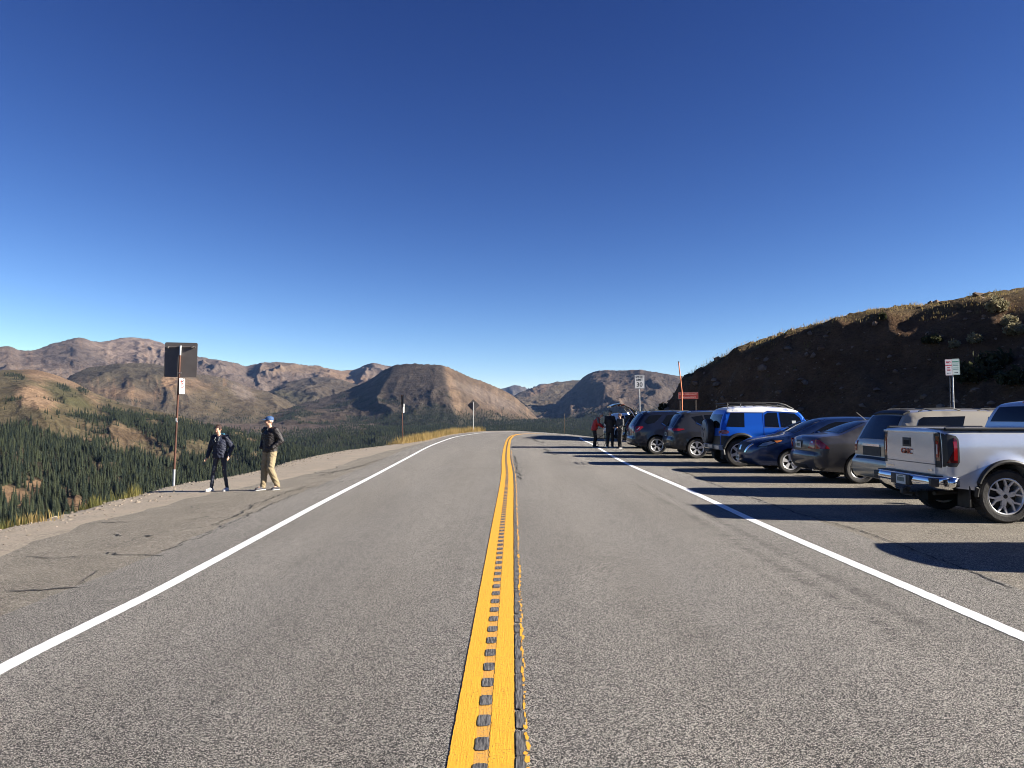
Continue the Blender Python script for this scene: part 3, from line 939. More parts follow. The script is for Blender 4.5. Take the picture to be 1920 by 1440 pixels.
    put(E*sstep(0.1, 0.3, ns), np.array([0.25, 0.175, 0.13]), .6)
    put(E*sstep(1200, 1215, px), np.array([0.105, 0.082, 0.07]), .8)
    put(E*sstep(0.15, 0.3, mid)*sstep(745, 770, py), rock, .7)
    put(K*1.0, np.array([0.15, 0.115, 0.078]), .95)
    put(K*blob(px, py, 1015, 728, 28, 8, -30, .4, n1), tan_, .9)
    put(J*1.0, np.array([0.13, 0.11, 0.10]), 1)
    # ---------------- forest density 0..1
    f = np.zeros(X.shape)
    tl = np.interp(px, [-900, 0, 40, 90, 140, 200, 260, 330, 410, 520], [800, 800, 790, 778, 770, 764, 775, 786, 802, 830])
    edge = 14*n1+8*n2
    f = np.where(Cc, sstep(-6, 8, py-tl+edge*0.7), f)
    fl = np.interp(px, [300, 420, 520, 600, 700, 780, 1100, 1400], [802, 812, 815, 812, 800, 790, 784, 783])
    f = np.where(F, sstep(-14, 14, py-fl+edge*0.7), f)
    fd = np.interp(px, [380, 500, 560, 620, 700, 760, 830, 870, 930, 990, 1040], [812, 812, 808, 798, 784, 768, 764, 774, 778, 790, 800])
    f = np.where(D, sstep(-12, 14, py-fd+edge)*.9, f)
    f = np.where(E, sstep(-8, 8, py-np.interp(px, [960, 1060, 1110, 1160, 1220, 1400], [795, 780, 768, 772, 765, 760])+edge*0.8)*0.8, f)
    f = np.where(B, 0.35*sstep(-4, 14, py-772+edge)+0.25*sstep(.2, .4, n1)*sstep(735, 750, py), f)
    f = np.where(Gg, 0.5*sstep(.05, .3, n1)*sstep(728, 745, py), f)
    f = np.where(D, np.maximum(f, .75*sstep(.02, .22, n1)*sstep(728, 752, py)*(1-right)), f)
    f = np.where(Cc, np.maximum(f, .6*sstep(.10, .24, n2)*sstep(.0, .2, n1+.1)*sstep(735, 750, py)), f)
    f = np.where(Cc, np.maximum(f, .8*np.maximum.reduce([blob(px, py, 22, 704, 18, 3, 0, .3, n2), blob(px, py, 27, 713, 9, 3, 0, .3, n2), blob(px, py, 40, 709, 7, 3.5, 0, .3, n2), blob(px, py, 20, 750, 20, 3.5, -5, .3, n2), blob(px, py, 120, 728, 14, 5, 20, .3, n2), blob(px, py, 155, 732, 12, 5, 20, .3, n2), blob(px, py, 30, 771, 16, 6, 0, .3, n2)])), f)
    # clearings (meadows and scree seen through the trees)
    nn = n2
    clear = np.zeros(X.shape)
    for cx, cy, rx, ry, an in ((130, 803, 76, 17, 6), (95, 788, 40, 12, 0), (262, 826, 80, 20, 22), (300, 850, 44, 14, 10), (225, 838, 34, 11, 5),
                               (142, 945, 28, 18, 35), (120, 922, 14, 9, 20), (16, 930, 34, 20, 10), (68, 910, 24, 13, 20), (50, 945, 14, 8, 0),
                               (182, 872, 14, 6, 30), (378, 842, 34, 17, 8), (430, 858, 22, 6, 0), (175, 775, 40, 6, 10), (290, 792, 22, 5, 0),
                               (480, 852, 16, 5, 0), (120, 765, 60, 8, 5), (30, 770, 40, 10, 0)):
        clear = np.maximum(clear, blob(px, py, cx, cy, rx, ry, an, .3, nn*1.3))
    f = f*(1-0.96*clear)
    f = f*(1-0.9*sstep(0.14, 0.30, n1)*Cc*(1-.75*sstep(830, 860, py)))*(1-.5*sstep(.26, .42, n1)*F)
    f = np.where((idx == 0) & (np.hypot(X, Y) > 120) & (np.hypot(X, Y) < 900), .9, f)
    f = np.where(inview, np.clip(f, 0, 1), 0)
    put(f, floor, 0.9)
    put(Cc*clear*(py > 900), np.array([0.36, 0.225, 0.135]), .8)
    put(F*clear*(px > 340)*(px < 410), np.array([0.34, 0.235, 0.14]), .8)
    back = (~inview)|(idx == 0)
    C = np.where(back[..., None], np.array([0.09, 0.075, 0.05]), C)
    return C, f, px, py
TC, TFd, TPX, TPY = covers(TX, TY, TZ, TI, TT, TG, TM, TF)
TC = TC*0.73*np.array([0.97, 1.0, 0.98])
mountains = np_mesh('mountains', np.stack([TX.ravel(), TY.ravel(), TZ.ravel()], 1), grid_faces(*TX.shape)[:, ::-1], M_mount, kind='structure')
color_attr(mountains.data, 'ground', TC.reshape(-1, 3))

# ------------------------------------------------------------------ conifers
M_needle = None
def needle_mat(name, c1, c2):
    m, nt, b = nodes(name); g = NG(nt)
    oi = g.n('ShaderNodeObjectInfo')
    P = g.n('ShaderNodeTexCoord').outputs['Object']
    n = g.noise(P, 1.6, 3)
    f = g.math('ADD', g.math('MULTIPLY', oi.outputs['Random'], 0.6), g.math('MULTIPLY', n, 0.5))
    c = g.mix(g.ramp(f, .2, .85), c1, c2)
    g.link(c, b.inputs['Base Color']); b.inputs['Roughness'].default_value = 0.85
    b.inputs['Specular IOR Level'].default_value = 0.15
    return m
M_needle = needle_mat('spruce_needles', (0.008, 0.0135, 0.010), (0.034, 0.040, 0.020))
M_bark = mat('spruce_bark', (0.09, 0.07, 0.055), 0.95, noise=.4, nscale=6)

def conifer_mesh(seed, whorls=11, br=9):
    """spruce crown of drooping branch blades in whorls round the stem"""
    rr = random.Random(seed); V = []; F = []
    Ht = 10.0
    for w in range(whorls):
        t = w/(whorls-1)
        z = 1.0+t*(Ht-1.6)
        R = 1.75*(1-t)**0.85*rr.uniform(.82, 1.12)+0.16
        nb = max(4, int(br*(1-t*.5)))
        a0 = rr.random()*6.28
        for k in range(nb):
            a = a0+2*pi*k/nb+rr.uniform(-.25, .25)
            r = R*rr.uniform(.65, 1.15)
            if rr.random() < 0.07: continue
            ww = r*0.42+0.12
            dz = -0.28*r-rr.uniform(0, .25); up = 0.9*(1-t)+0.5
            ca, sa = cos(a), sin(a)
            b = len(V)
            tip = (ca*r, sa*r, z+dz)
            l = (ca*r*.55-sa*ww, sa*r*.55+ca*ww, z+dz*.55-.12)
            q = (ca*r*.55+sa*ww, sa*r*.55-ca*ww, z+dz*.55-.12)
            top = (ca*.05, sa*.05, z+up)
            mid = (ca*r*.5, sa*r*.5, z+dz*.3+.25)
            V += [top, l, tip, q, mid]
            F += [(b, b+1, b+4), (b+1, b+2, b+4), (b+2, b+3, b+4), (b+3, b, b+4)]
    b = len(V)
    V += [(.12, 0, Ht-1.2), (-.06, .1, Ht-1.2), (-.06, -.1, Ht-1.2), (0, 0, Ht)]
    F += [(b, b+1, b+3), (b+1, b+2, b+3), (b+2, b, b+3)]
    return V, F
CROWNS = []
for s in range(4):
    v, f = conifer_mesh(s+1, whorls=[11, 10, 12, 9][s], br=[9, 8, 9, 7][s])
    me = bpy.data.meshes.new('crown'); me.from_pydata(v, [], f); me.materials.append(M_needle); CROWNS.append(me)
mb = MB(); mb.tube([(0, 0, -0.8), (0, 0, 2.5), (0, 0, 8.8)], [.17, .13, .03], 6)
_t = mb.build('trunk', M_bark); TRUNK = _t.data; bpy.data.objects.remove(_t)

def bil(A, az, r):
    i = np.interp(az, az_all, np.arange(len(az_all))); j = np.interp(r, r_all, np.arange(len(r_all)))
    i0 = np.clip(np.floor(i).astype(int), 0, len(az_all)-2); j0 = np.clip(np.floor(j).astype(int), 0, len(r_all)-2)
    fi = i-i0; fj = j-j0
    return A[j0, i0]*(1-fi)*(1-fj)+A[j0, i0+1]*fi*(1-fj)+A[j0+1, i0]*(1-fi)*fj+A[j0+1, i0+1]*fi*fj

def scatter_trees():
    rg = np.random.default_rng(21)
    PP = []
    # (r0, r1, trees per m2 at full density)
    for r0, r1, dens, az0, az1 in ((120, 340, 1/22., -60, -3), (340, 620, 1/17., -36, -15), (620, 1300, 1/18., -36, 8), (1300, 2300, 1/40., -36, 14), (2300, 3300, 1/42., -30, 14), (3300, 4300, 1/190., -30, 14)):
        a0, a1 = radians(az0), radians(az1)
        area = 0.5*(r1*r1-r0*r0)*(a1-a0)
        n = int(area*dens)
        az = rg.uniform(a0, a1, n); r = np.sqrt(rg.uniform(r0*r0, r1*r1, n))
        d = bil(TFd, az, r)
        k = rg.random(n) < np.clip(d*1.1, 0, 1)
        az, r = az[k], r[k]
        z = bil(TZ, az, r)
        PP.append(np.stack([az, r, z], 1))
    P = np.concatenate(PP)
    return P
TP = scatter_trees()
tx, ty = TP[:, 1]*np.sin(TP[:, 0]), TP[:, 1]*np.cos(TP[:, 0])
tpx, tpy = project(tx, ty, TP[:, 2])
# drop trees hidden behind the platform edge or the parked row
ep = np.interp(tpx, [-40, 0, 120, 200, 330, 500, 640, 755, 850, 900, 1000, 1110, 1400], [1000, 993, 966, 943, 909, 879, 846, 831, 815, 806, 806, 820, 840])
keep = (tpx > -500) & (tpx < 1330) & (tpy < ep+420) & (tpy < 1900)
TP, tx, ty, tpx, tpy = [a[keep] for a in (TP, tx, ty, tpx, tpy)]
# hidden valley slopes: keep trees whose ground is not behind nearer ground (approximate horizon test)
def visible(az, r, z, hgt=10.0):
    rs = r_all[::3]
    HZ = np.empty((len(rs), len(az_all)))
    run = np.full(len(az_all), -9.0)
    for j, rr_ in enumerate(rs):
        run = np.maximum(run, (TZ[j*3]-H)/rr_); HZ[j] = run
    i = np.clip(np.round(np.interp(az, az_all, np.arange(len(az_all)))).astype(int), 0, len(az_all)-1)
    j = np.clip(np.searchsorted(rs, r*0.985)-1, 0, len(rs)-1)
    return (z+hgt-H)/r > HZ[j, i]-0.10
keep = visible(TP[:, 0], TP[:, 1], TP[:, 2])
TP, tx, ty, tpx, tpy = [a[keep] for a in (TP, tx, ty, tpx, tpy)]
hs = RNG.uniform(0.72, 1.35, len(TP))*np.interp(TP[:, 1], [0, 400, 900, 1500, 2500, 4300], [.86, .86, .70, .62, .62, .70])
# near the tree line they are stunted
hs *= np.interp(tpy, [740, 790, 830], [0.75, 0.9, 1.0])
size_px = 10*hs/TP[:, 1]*FPX
onscreen = (tpx > 0) & (tpx < 1100) & (tpy-size_px*0.75 < ep[keep][:len(tpx)] if False else (tpx > 0))
ep2 = np.interp(tpx, [-40, 0, 120, 200, 330, 500, 640, 755, 850, 900, 1000, 1110, 1400], [1000, 993, 966, 943, 909, 879, 846, 831, 815, 806, 806, 820, 840])
vis = (tpx > 4) & (tpx < 1100) & (tpy-size_px*0.7 < ep2) & (tpy < ep2+8)
order = np.argsort(-(size_px*vis))
near = order[:290]
rest = np.setdiff1d(np.arange(len(TP)), near)
print('trees', len(TP), 'near', size_px[near].min(), size_px[near].max())
grp = 'spruce trees on the valley slope below the road'
TREE_PROTO = None
for n_, k in enumerate(near):
    if tpx[k] < 55: lab = 'dark green spruce at the far left edge of the forest below the gravel lip'
    elif tpx[k] < 120: lab = 'dark green spruce near the orange clearings at bottom left of the forest'
    elif tpx[k] < 190: lab = 'dark green spruce beside the orange scree clearing just above the gravel lip'
    else: lab = 'dark green spruce in the dense forest left of the brown sign post'
    root = empty('pine_tree', (float(tx[k]), float(ty[k]), float(TP[k, 2])-0.2), rz=float(RNG.uniform(0, 6.28)), label=lab, cat='tree', group=grp)
    s = float(hs[k]); w = float(RNG.uniform(.85, 1.2))
    root.scale = (s*w, s*w, s)
    link('crown', CROWNS[n_ % 4], root); link('trunk', TRUNK, root)

def gn_instances(name, pts, rots, scales, idx, objs_meshes, label, wid=None):
    """one mesh of points whose geometry nodes put a conifer on each point; the conifer meshes are joined in the tree"""
    me = bpy.data.meshes.new(name)
    me.vertices.add(len(pts)); me.vertices.foreach_set('co', np.ascontiguousarray(pts, np.float32).ravel())
    a = me.attributes.new('rot', 'FLOAT_VECTOR', 'POINT'); R = np.zeros((len(pts), 3), np.float32); R[:, 2] = rots; a.data.foreach_set('vector', R.ravel())
    a = me.attributes.new('scl', 'FLOAT_VECTOR', 'POINT'); a.data.foreach_set('vector', np.ascontiguousarray(scales, np.float32).ravel())
    a = me.attributes.new('pick', 'INT', 'POINT'); a.data.foreach_set('value', np.ascontiguousarray(idx, np.int32))
    o = link(name, me)
    ng = bpy.data.node_groups.new(name+'_nodes', 'GeometryNodeTree')
    ng.interface.new_socket('Geometry', in_out='INPUT', socket_type='NodeSocketGeometry')
    ng.interface.new_socket('Geometry', in_out='OUTPUT', socket_type='NodeSocketGeometry')
    N = ng.nodes.new
    gi = N('NodeGroupInput'); go = N('NodeGroupOutput')
    iop = N('GeometryNodeInstanceOnPoints')
    g2i = N('GeometryNodeGeometryToInstance')
    for ob in reversed(objs_meshes):
        oi = N('GeometryNodeObjectInfo'); oi.inputs['Object'].default_value = ob; oi.transform_space = 'ORIGINAL'
        ng.links.new(oi.outputs['Geometry'], g2i.inputs[0])
    ng.links.new(gi.outputs[0], iop.inputs['Points'])
    ng.links.new(g2i.outputs[0], iop.inputs['Instance'])
    iop.inputs['Pick Instance'].default_value = True
    def attr(nm, ty):
        n = N('GeometryNodeInputNamedAttribute'); n.data_type = ty; n.inputs['Name'].default_value = nm
        return [s for s in n.outputs if s.enabled][0]
    ng.links.new(attr('pick', 'INT'), iop.inputs['Instance Index'])
    ng.links.new(attr('rot', 'FLOAT_VECTOR'), iop.inputs['Rotation'])
    ng.links.new(attr('scl', 'FLOAT_VECTOR'), iop.inputs['Scale'])
    ng.links.new(iop.outputs[0], go.inputs[0])
    md = o.modifiers.new('scatter', 'NODES'); md.node_group = ng
    return tag(o, label, None, kind='stuff')
# the crowns of the first four trees are the sources
src = [o for o in bpy.data.objects if o.name.startswith('crown')][:4]
srcm = {o.data.name: o for o in bpy.data.objects if o.name.startswith('crown')}
src = list(srcm.values())[:4]
n = len(rest)
w = RNG.uniform(.85, 1.25, n)
far = np.interp(TP[rest, 1], [1200, 3500], [1.0, 1.5])
gn_instances('conifer_forest', np.stack([tx[rest], ty[rest], TP[rest, 2]-.3], 1), RNG.uniform(0, 6.28, n),
             np.stack([hs[rest]*w*far, hs[rest]*w*far, hs[rest]], 1), RNG.integers(0, 4, n), src, 'dense dark conifer forest filling the valley and lower mountain slopes')

# ================================================================== RIGHT-HAND HILLSIDE
FOOT = np.array([(16.5, -90), (16.8, 0), (17, 30), (15.5, 38), (12.6, 44), (10.1, 50), (9.6, 55), (11.4, 60), (18, 66), (30, 72), (60, 81), (120, 100)], float)
FOOT_S = smooth_poly(FOOT, 1.0)
hx = axis([(9, 22, .30), (22, 40, .36), (40, 60, 1.0), (60, 130, 5)])
hy = axis([(-90, 0, 5), (0, 22, 1.2), (22, 95, .36), (95, 140, 3)])
HX, HY = np.meshgrid(hx, hy)
def hill_z(X, Y):
    sh = X.shape
    d = -poly_signed(X, Y, FOOT_S).reshape(sh)          # inside the hill > 0
    dd = np.clip(d+0.9*fbm(X/6, Y/6, 4, 70), 0, None)
    nose = sstep(36, 56, Y)
    k = 0.62+1.5*nose
    cut = k*dd**(1-0.10*nose)*1.0
    # broad shoulder: height rises inland along a long even crest, a little lower towards the camera
    top = np.interp(X, [9, 10.2, 11.2, 12.6, 13.6, 15, 17, 18.5, 20.5, 22.5, 25.5, 29.5, 33.5, 40, 60, 130], [2.2, 3.4, 4.1, 4.75, 5.3, 5.95, 6.6, 7.1, 7.7, 8.1, 8.4, 9.35, 9.8, 10.4, 11.7, 14.5])
    top = top-0.065*np.clip(50-Y, 0, 60)
    a, b = cut, top
    h = np.clip(0.5+0.5*(b-a)/(2.0-1.2*nose), 0, 1)
    z = b*(1-h)+a*h-(2.0-1.2*nose)*h*(1-h)
    rough = sstep(0.3, 2.5, dd)
    rk = ridged(X/3.6+.4*Y/9, Y/3.6, 5, 71)-.45
    rf = fbm(X/1.1, Y/1.1, 4, 72)
    big = fbm(X/11, Y/11, 3, 74)
    onface = np.clip(1-sstep(-0.8, .6, cut-top-1.0)*0.65, 0, 1)
    z = z+rough*(rk*(0.55+.80*nose)*onface+rf*0.20+big*0.55)
    z = z+gz(np.minimum(X, 14), Y)*1.0
    gnd = ground_z(X, Y)[0]
    z = np.where(d < -0.8, np.minimum(gnd, gz(np.minimum(X, 14), Y))-0.6, z-0.05)
    return z, d, cut, top, rk
HZ, HD, HCUT, HTOP, HRK = hill_z(HX, HY)
HC = np.ones(HX.shape+(3,))*np.array([0.225, 0.132, 0.075])
def hput(m, col, k=1.0):
    global HC
    m = np.clip(m*k, 0, 1)[..., None]; HC = HC*(1-m)+np.array(col)*m
hn = fbm(HX/5, HY/5, 5, 80); hn2 = fbm(HX/1.3, HY/1.3, 4, 81)
hput(sstep(0.05, .4, hn), (0.26, 0.158, 0.092), .8)
hput(sstep(0.1, .45, hn2), (0.16, 0.105, 0.068), .7)
hput(sstep(.25, .45, hn2)*sstep(-.1, .3, hn), (0.30, 0.22, 0.15), .6)
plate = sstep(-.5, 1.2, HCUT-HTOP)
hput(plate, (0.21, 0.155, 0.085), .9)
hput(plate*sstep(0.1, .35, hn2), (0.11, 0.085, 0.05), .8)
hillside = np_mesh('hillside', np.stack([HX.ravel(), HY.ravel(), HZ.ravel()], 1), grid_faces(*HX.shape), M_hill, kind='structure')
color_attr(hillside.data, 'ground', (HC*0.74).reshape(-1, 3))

def hill_at(x, y):
    i = np.interp(x, hx, np.arange(len(hx))); j = np.interp(y, hy, np.arange(len(hy)))
    i0 = np.clip(np.floor(i).astype(int), 0, len(hx)-2); j0 = np.clip(np.floor(j).astype(int), 0, len(hy)-2)
    fi, fj = i-i0, j-j0
    return HZ[j0, i0]*(1-fi)*(1-fj)+HZ[j0, i0+1]*fi*(1-fj)+HZ[j0+1, i0]*(1-fi)*fj+HZ[j0+1, i0+1]*fi*fj
def hill_attr(A, x, y):
    i = np.clip(np.round(np.interp(x, hx, np.arange(len(hx)))).astype(int), 0, len(hx)-1); j = np.clip(np.round(np.interp(y, hy, np.arange(len(hy)))).astype(int), 0, len(hy)-1)
    return A[j, i]

# rocks lying on the hillside
rg = np.random.default_rng(33)
n = 9000
rx_ = rg.uniform(10.5, 40, n); ry_ = rg.uniform(22, 92, n)
dd_ = hill_attr(HD, rx_, ry_); kk = (dd_ > .4) & ((hill_attr(HCUT-HTOP, rx_, ry_) < -.3) | (rg.random(n) < .12))
rx_, ry_ = rx_[kk], ry_[kk]
rz_ = hill_at(rx_, ry_)
M_hrock = mat('hillside_rock', (0.19, 0.13, 0.09), 0.92, noise=.45, nscale=1.2, bump=.5)
sz = 0.035+0.16*rg.random(len(rx_))**6*np.where(ry_ > 42, 1.8, 1.0)
scatter_stones('hillside_rocks', np.stack([rx_, ry_, rz_], 1), sz, M_hrock, 35, 'loose brown rocks strewn over the dark hillside', flat=.7)

# ---- dry grass
def grass_mesh(name, P, hgt, nb, material, label, seed, spread=.10, w=.006, lean=.35, cols=None):
    rg = np.random.default_rng(seed)
    n = len(P)*nb
    base = np.repeat(P, nb, 0)+np.concatenate([rg.normal(0, spread, (n, 2)), np.zeros((n, 1))], 1)
    h = np.repeat(hgt, nb)*rg.uniform(.45, 1.1, n)
    a = rg.uniform(0, 2*pi, n); ln = h*rg.uniform(.05, lean, n)
    dx, dy = np.cos(a)*ln, np.sin(a)*ln
    b = rg.uniform(0, 2*pi, n); wx, wy = np.cos(b)*w, np.sin(b)*w
    z0 = base[:, 2]-.02
    v0 = np.stack([base[:, 0]-wx, base[:, 1]-wy, z0], 1); v1 = np.stack([base[:, 0]+wx, base[:, 1]+wy, z0], 1)
    m0 = np.stack([base[:, 0]-wx*.8+dx*.35, base[:, 1]-wy*.8+dy*.35, z0+h*.6], 1); m1 = np.stack([base[:, 0]+wx*.8+dx*.35, base[:, 1]+wy*.8+dy*.35, z0+h*.6], 1)
    t = np.stack([base[:, 0]+dx, base[:, 1]+dy, z0+h], 1)
    V = np.stack([v0, v1, m1, m0, t], 1).reshape(-1, 3)
    k = np.arange(n)*5
    F = np.concatenate([np.stack([k, k+1, k+2], 1), np.stack([k, k+2, k+3], 1), np.stack([k+3, k+2, k+4], 1)])
    o = np_mesh(name, V, F, material, smooth=False)
    return tag(o, label, None, kind='stuff')
def grass_mat(name, c1, c2, sc=0.7):
    m, nt, b = nodes(name); g = NG(nt)
    P = g.n('ShaderNodeNewGeometry').outputs['Position']
    c = g.mix(g.ramp(g.noise(P, sc, 5, .7), .35, .65), c1, c2)
    g.link(c, b.inputs['Base Color']); b.inputs['Roughness'].default_value = .8
    b.inputs['Specular IOR Level'].default_value = .2
    tr = g.n('ShaderNodeBsdfTranslucent'); g.link(c, tr.inputs[0])
    ad = g.n('ShaderNodeMixShader'); ad.inputs[0].default_value = .35
    out = [n for n in nt.nodes if n.type == 'OUTPUT_MATERIAL'][0]
    g.link(b.outputs[0], ad.inputs[1]); g.link(tr.outputs[0], ad.inputs[2]); g.link(ad.outputs[0], out.inputs[0])
    return m
M_dry = grass_mat('dry_grass', (0.36, 0.26, 0.11), (0.24, 0.18, 0.07))
M_green = grass_mat('green_grass', (0.09, 0.095, 0.03), (0.21, 0.18, 0.055), 3)
def edge_pts(px_list, n, rg, out0=-.1, out1=1.0):
    """points along the platform edge between two photo columns"""
    a = gpt(*px_list[0]); b = gpt(*px_list[1])
    ys = rg.uniform(a.y, b.y, n)
    x = np.interp(ys, _E[:, 1], _E[:, 0])-rg.uniform(out0, out1, n)
    z, _ = ground_z(x, ys)
    return np.stack([x, ys, z], 1)
rg = np.random.default_rng(44)
_E = EDGE_S[EDGE_S[:, 1] < 74]
P = np.concatenate([edge_pts(((0, 993), (55, 978)), 34, rg, .05, .9), edge_pts(((176, 950), (275, 924)), 44, rg, -.05, .9), edge_pts(((78, 975), (110, 970)), 8, rg, .2, .8)])
grass_mesh('green_grass_tufts', P, rg.uniform(.14, .38, len(P)), 30, M_green, 'yellow green grass tufts growing over the gravel lip at left', 1, spread=.07, w=.0035)
P = np.concatenate([edge_pts(((62, 978), (80, 974)), 8, rg, 0, .5), edge_pts(((755, 832), (800, 822)), 420, rg, -.35, 2.6)])
yy = rg.uniform(51, 73, 1100)
xx = np.interp(yy, _E[:, 1], _E[:, 0])-rg.uniform(-.5, 2.2, 1100)
zz, _ = ground_z(xx, yy)
P = np.concatenate([P, np.stack([xx, yy, zz], 1)])
hh = np.where(P[:, 1] > 40, rg.uniform(.25, .62, len(P)), rg.uniform(.15, .32, len(P)))
grass_mesh('dry_grass_verge', P, hh, 26, M_dry, 'tall straw coloured grass along the outer verge of the bend', 2, spread=.16, w=.008)
# grass cap of the hill
n = 9000
gx2 = rg.uniform(13, 42, n); gy2 = rg.uniform(26, 96, n)
cm = hill_attr(HCUT-HTOP, gx2, gy2)
kk = (hill_attr(HD, gx2, gy2) > 1) & (cm > -.35) & (cm < 6)
gx2, gy2 = gx2[kk], gy2[kk]
P = np.stack([gx2, gy2, hill_at(gx2, gy2)], 1)
grass_mesh('dry_hilltop_grass', P, rg.uniform(.07, .23, len(P)), 9, M_dry, 'sunlit dry grass fringing the top of the hillside', 3, spread=.3, w=.012)
n = 1500
gx2 = rg.uniform(14, 36, n); gy2 = rg.uniform(26, 80, n)
kk = (hill_attr(HD, gx2, gy2) > 1) & (fbm(gx2/4, gy2/4, 3, 90) > .14)
gx2, gy2 = gx2[kk], gy2[kk]
P = np.stack([gx2, gy2, hill_at(gx2, gy2)], 1)
grass_mesh('sparse_hillside_grass', P, rg.uniform(.1, .32, len(P)), 9, M_green, 'sparse grass clumps on the shaded hillside', 4, spread=.16, w=.010)

# shrubs on the hillside
M_shrub = grass_mat('shrub_leaves', (0.035, 0.042, 0.022), (0.075, 0.075, 0.035), 5)
M_shrub2 = grass_mat('sunlit_shrub_leaves', (0.22, 0.20, 0.12), (0.34, 0.29, 0.17), 5)  # lighter copy of the leaves, sunlight put into the colour
def shrub(x, y, r, h, label, material, seed, n=420, group=None):
    rg = np.random.default_rng(seed)
    z = float(hill_at(np.array([x]), np.array([y]))[0])
    root = empty('shrub', (x, y, z), label=label, cat='shrub', group=group)
    mb = MB(); 
    rr = random.Random(seed)
    for k in range(9):
        a = rr.uniform(0, 6.28); q = rr.uniform(.3, .8)*r
        mb.tube([(0, 0, -.05), (cos(a)*q*.5, sin(a)*q*.5, h*.4), (cos(a)*q, sin(a)*q, h*rr.uniform(.6, .95))], [.018, .012, .004], 4)
    mb.build('stem', M_bark, root)
    u = rg.normal(0, 1, (n, 3)); u /= np.linalg.norm(u, axis=1)[:, None]
    rad = rg.uniform(.35, 1, n)**.5
    c = u*rad[:, None]*np.array([r, r, h*.5])+np.array([0, 0, h*.5])
    c[:, 2] = np.clip(c[:, 2]*(1+.25*rg.normal(0, 1, n)), .02, None)
    s = .05*r+.03
    d1 = rg.normal(0, 1, (n, 3))*s; d2 = rg.normal(0, 1, (n, 3))*s
    V = np.stack([c-d1, c+d2, c+d1, c-d2], 1).reshape(-1, 3)
    k = np.arange(n)*4
    np_mesh('foliage', V, np.stack([k, k+1, k+2, k+3], 1), material, parent=root, smooth=False)
    return root
def on_hill(px, py):
    dx, dy, dz = pxdir(px, py)
    k = np.arange(12, 130, .1)
    X = dx*k; Y = dy*k; Z = H+dz*k
    ok = (X > 9.2) & (Y < 130)
    hz = hill_at(X, Y)
    hit = np.nonzero(ok & (Z < hz) & (hill_attr(HD, X, Y) > .2))[0]
    if len(hit) == 0: return None
    i = hit[0]
    return float(X[i]), float(Y[i])
SHR = [((1243, 752), .32, .5, 'small dark round bush at the far left toe of the hillside', M_shrub, None),
       ((1835, 718), 1.2, .9, 'large dark bush on the hillside right of the double parking sign', M_shrub, None),
       ((1868, 688), .8, .6, 'dark low bush upslope of the large bush beside the parking sign', M_shrub, None),
       ((1748, 646), .5, .35, 'small dark shrub high on the slope above the parking sign', M_shrub, None),
       ((1905, 722), .8, .6, 'dark bush at the right edge of the picture on the hillside', M_shrub, None),
       ((1655, 600), .22, .3, 'dark little shrub just under the hill crest line', M_shrub, None),
       ((1870, 585), .55, .6, 'pale sunlit shrub near the hill crest at upper right', M_shrub2, 'pale shrubs'),
       ((1905, 628), .55, .5, 'pale sunlit shrub at the right edge under the crest', M_shrub2, 'pale shrubs'),
       ((1893, 612), .4, .45, 'pale shrub between the two larger pale shrubs at upper right', M_shrub2, 'pale shrubs'),
       ((1828, 645), .35, .4, 'pale small shrub left of the dark bushes on the slope', M_shrub2, 'pale shrubs'),
       ((1790, 655), .25, .3, 'pale tiny shrub directly above the double parking sign', M_shrub2, 'pale shrubs')]
for i, (p, r, h, lab, m_, gr) in enumerate(SHR):
    q = on_hill(*p)
    if q is None:
        for dyy in (6, 12, 20, 30):
            q = on_hill(p[0], p[1]+dyy)
            if q: break
    if q: shrub(q[0], q[1], r, h, lab, m_, 50+i, group=gr)
# ================================================================== VEHICLES
def paint(name, col, metal=0.55, rough=0.32, flake=0.0):
    m = mat(name, col, rough, metal, coat=.7)
    m.node_tree.nodes['Principled BSDF'].inputs['Coat Roughness'].default_value = 0.06
    return m
M_glass = mat('tinted_glass', (0.006, 0.007, 0.008), 0.04, 0.0, spec=0.38)
M_black = mat('black_plastic', (0.018, 0.018, 0.019), 0.55, noise=.2, nscale=12)
M_grey_plastic = mat('grey_plastic', (0.07, 0.07, 0.075), 0.55)
M_rubber = mat('tyre_rubber', (0.028, 0.026, 0.025), 0.85, bump=.3, nscale=10, noise=.3)
M_chrome = mat('chrome', (0.75, 0.76, 0.78), 0.09, 1.0)
M_alloy = mat('alloy_rim', (0.70, 0.70, 0.71), 0.34, 0.45)
M_brake = mat('brake_dark', (0.035, 0.034, 0.033), 0.6, 0.5)
M_red = mat('tail_lamp_red', (0.27, 0.010, 0.009), 0.12, coat=.8)
M_red_dk = mat('tail_lamp_dark_red', (0.085, 0.008, 0.008), 0.12, coat=.8)
M_clear = mat('clear_lens', (0.55, 0.56, 0.58), 0.1, 0.3, coat=.8)
M_amber = mat('amber_lens', (0.75, 0.22, 0.03), 0.15, coat=.8)
M_plate = mat('plate_white', (0.60, 0.62, 0.60), 0.4)
M_plate_green = mat('plate_green', (0.10, 0.15, 0.13), 0.4)
M_under = mat('underbody', (0.012, 0.012, 0.012), 0.9)

def chaikin(pts, it=1, closed=True, keep=()):
    for _ in range(it):
        out = []
        n = len(pts)
        for i in range(n if closed else n-1):
            p, q = pts[i], pts[(i+1) % n]
            out.append((p[0]*.75+q[0]*.25, p[1]*.75+q[1]*.25)); out.append((p[0]*.25+q[0]*.75, p[1]*.25+q[1]*.75))
        pts = out
    return pts

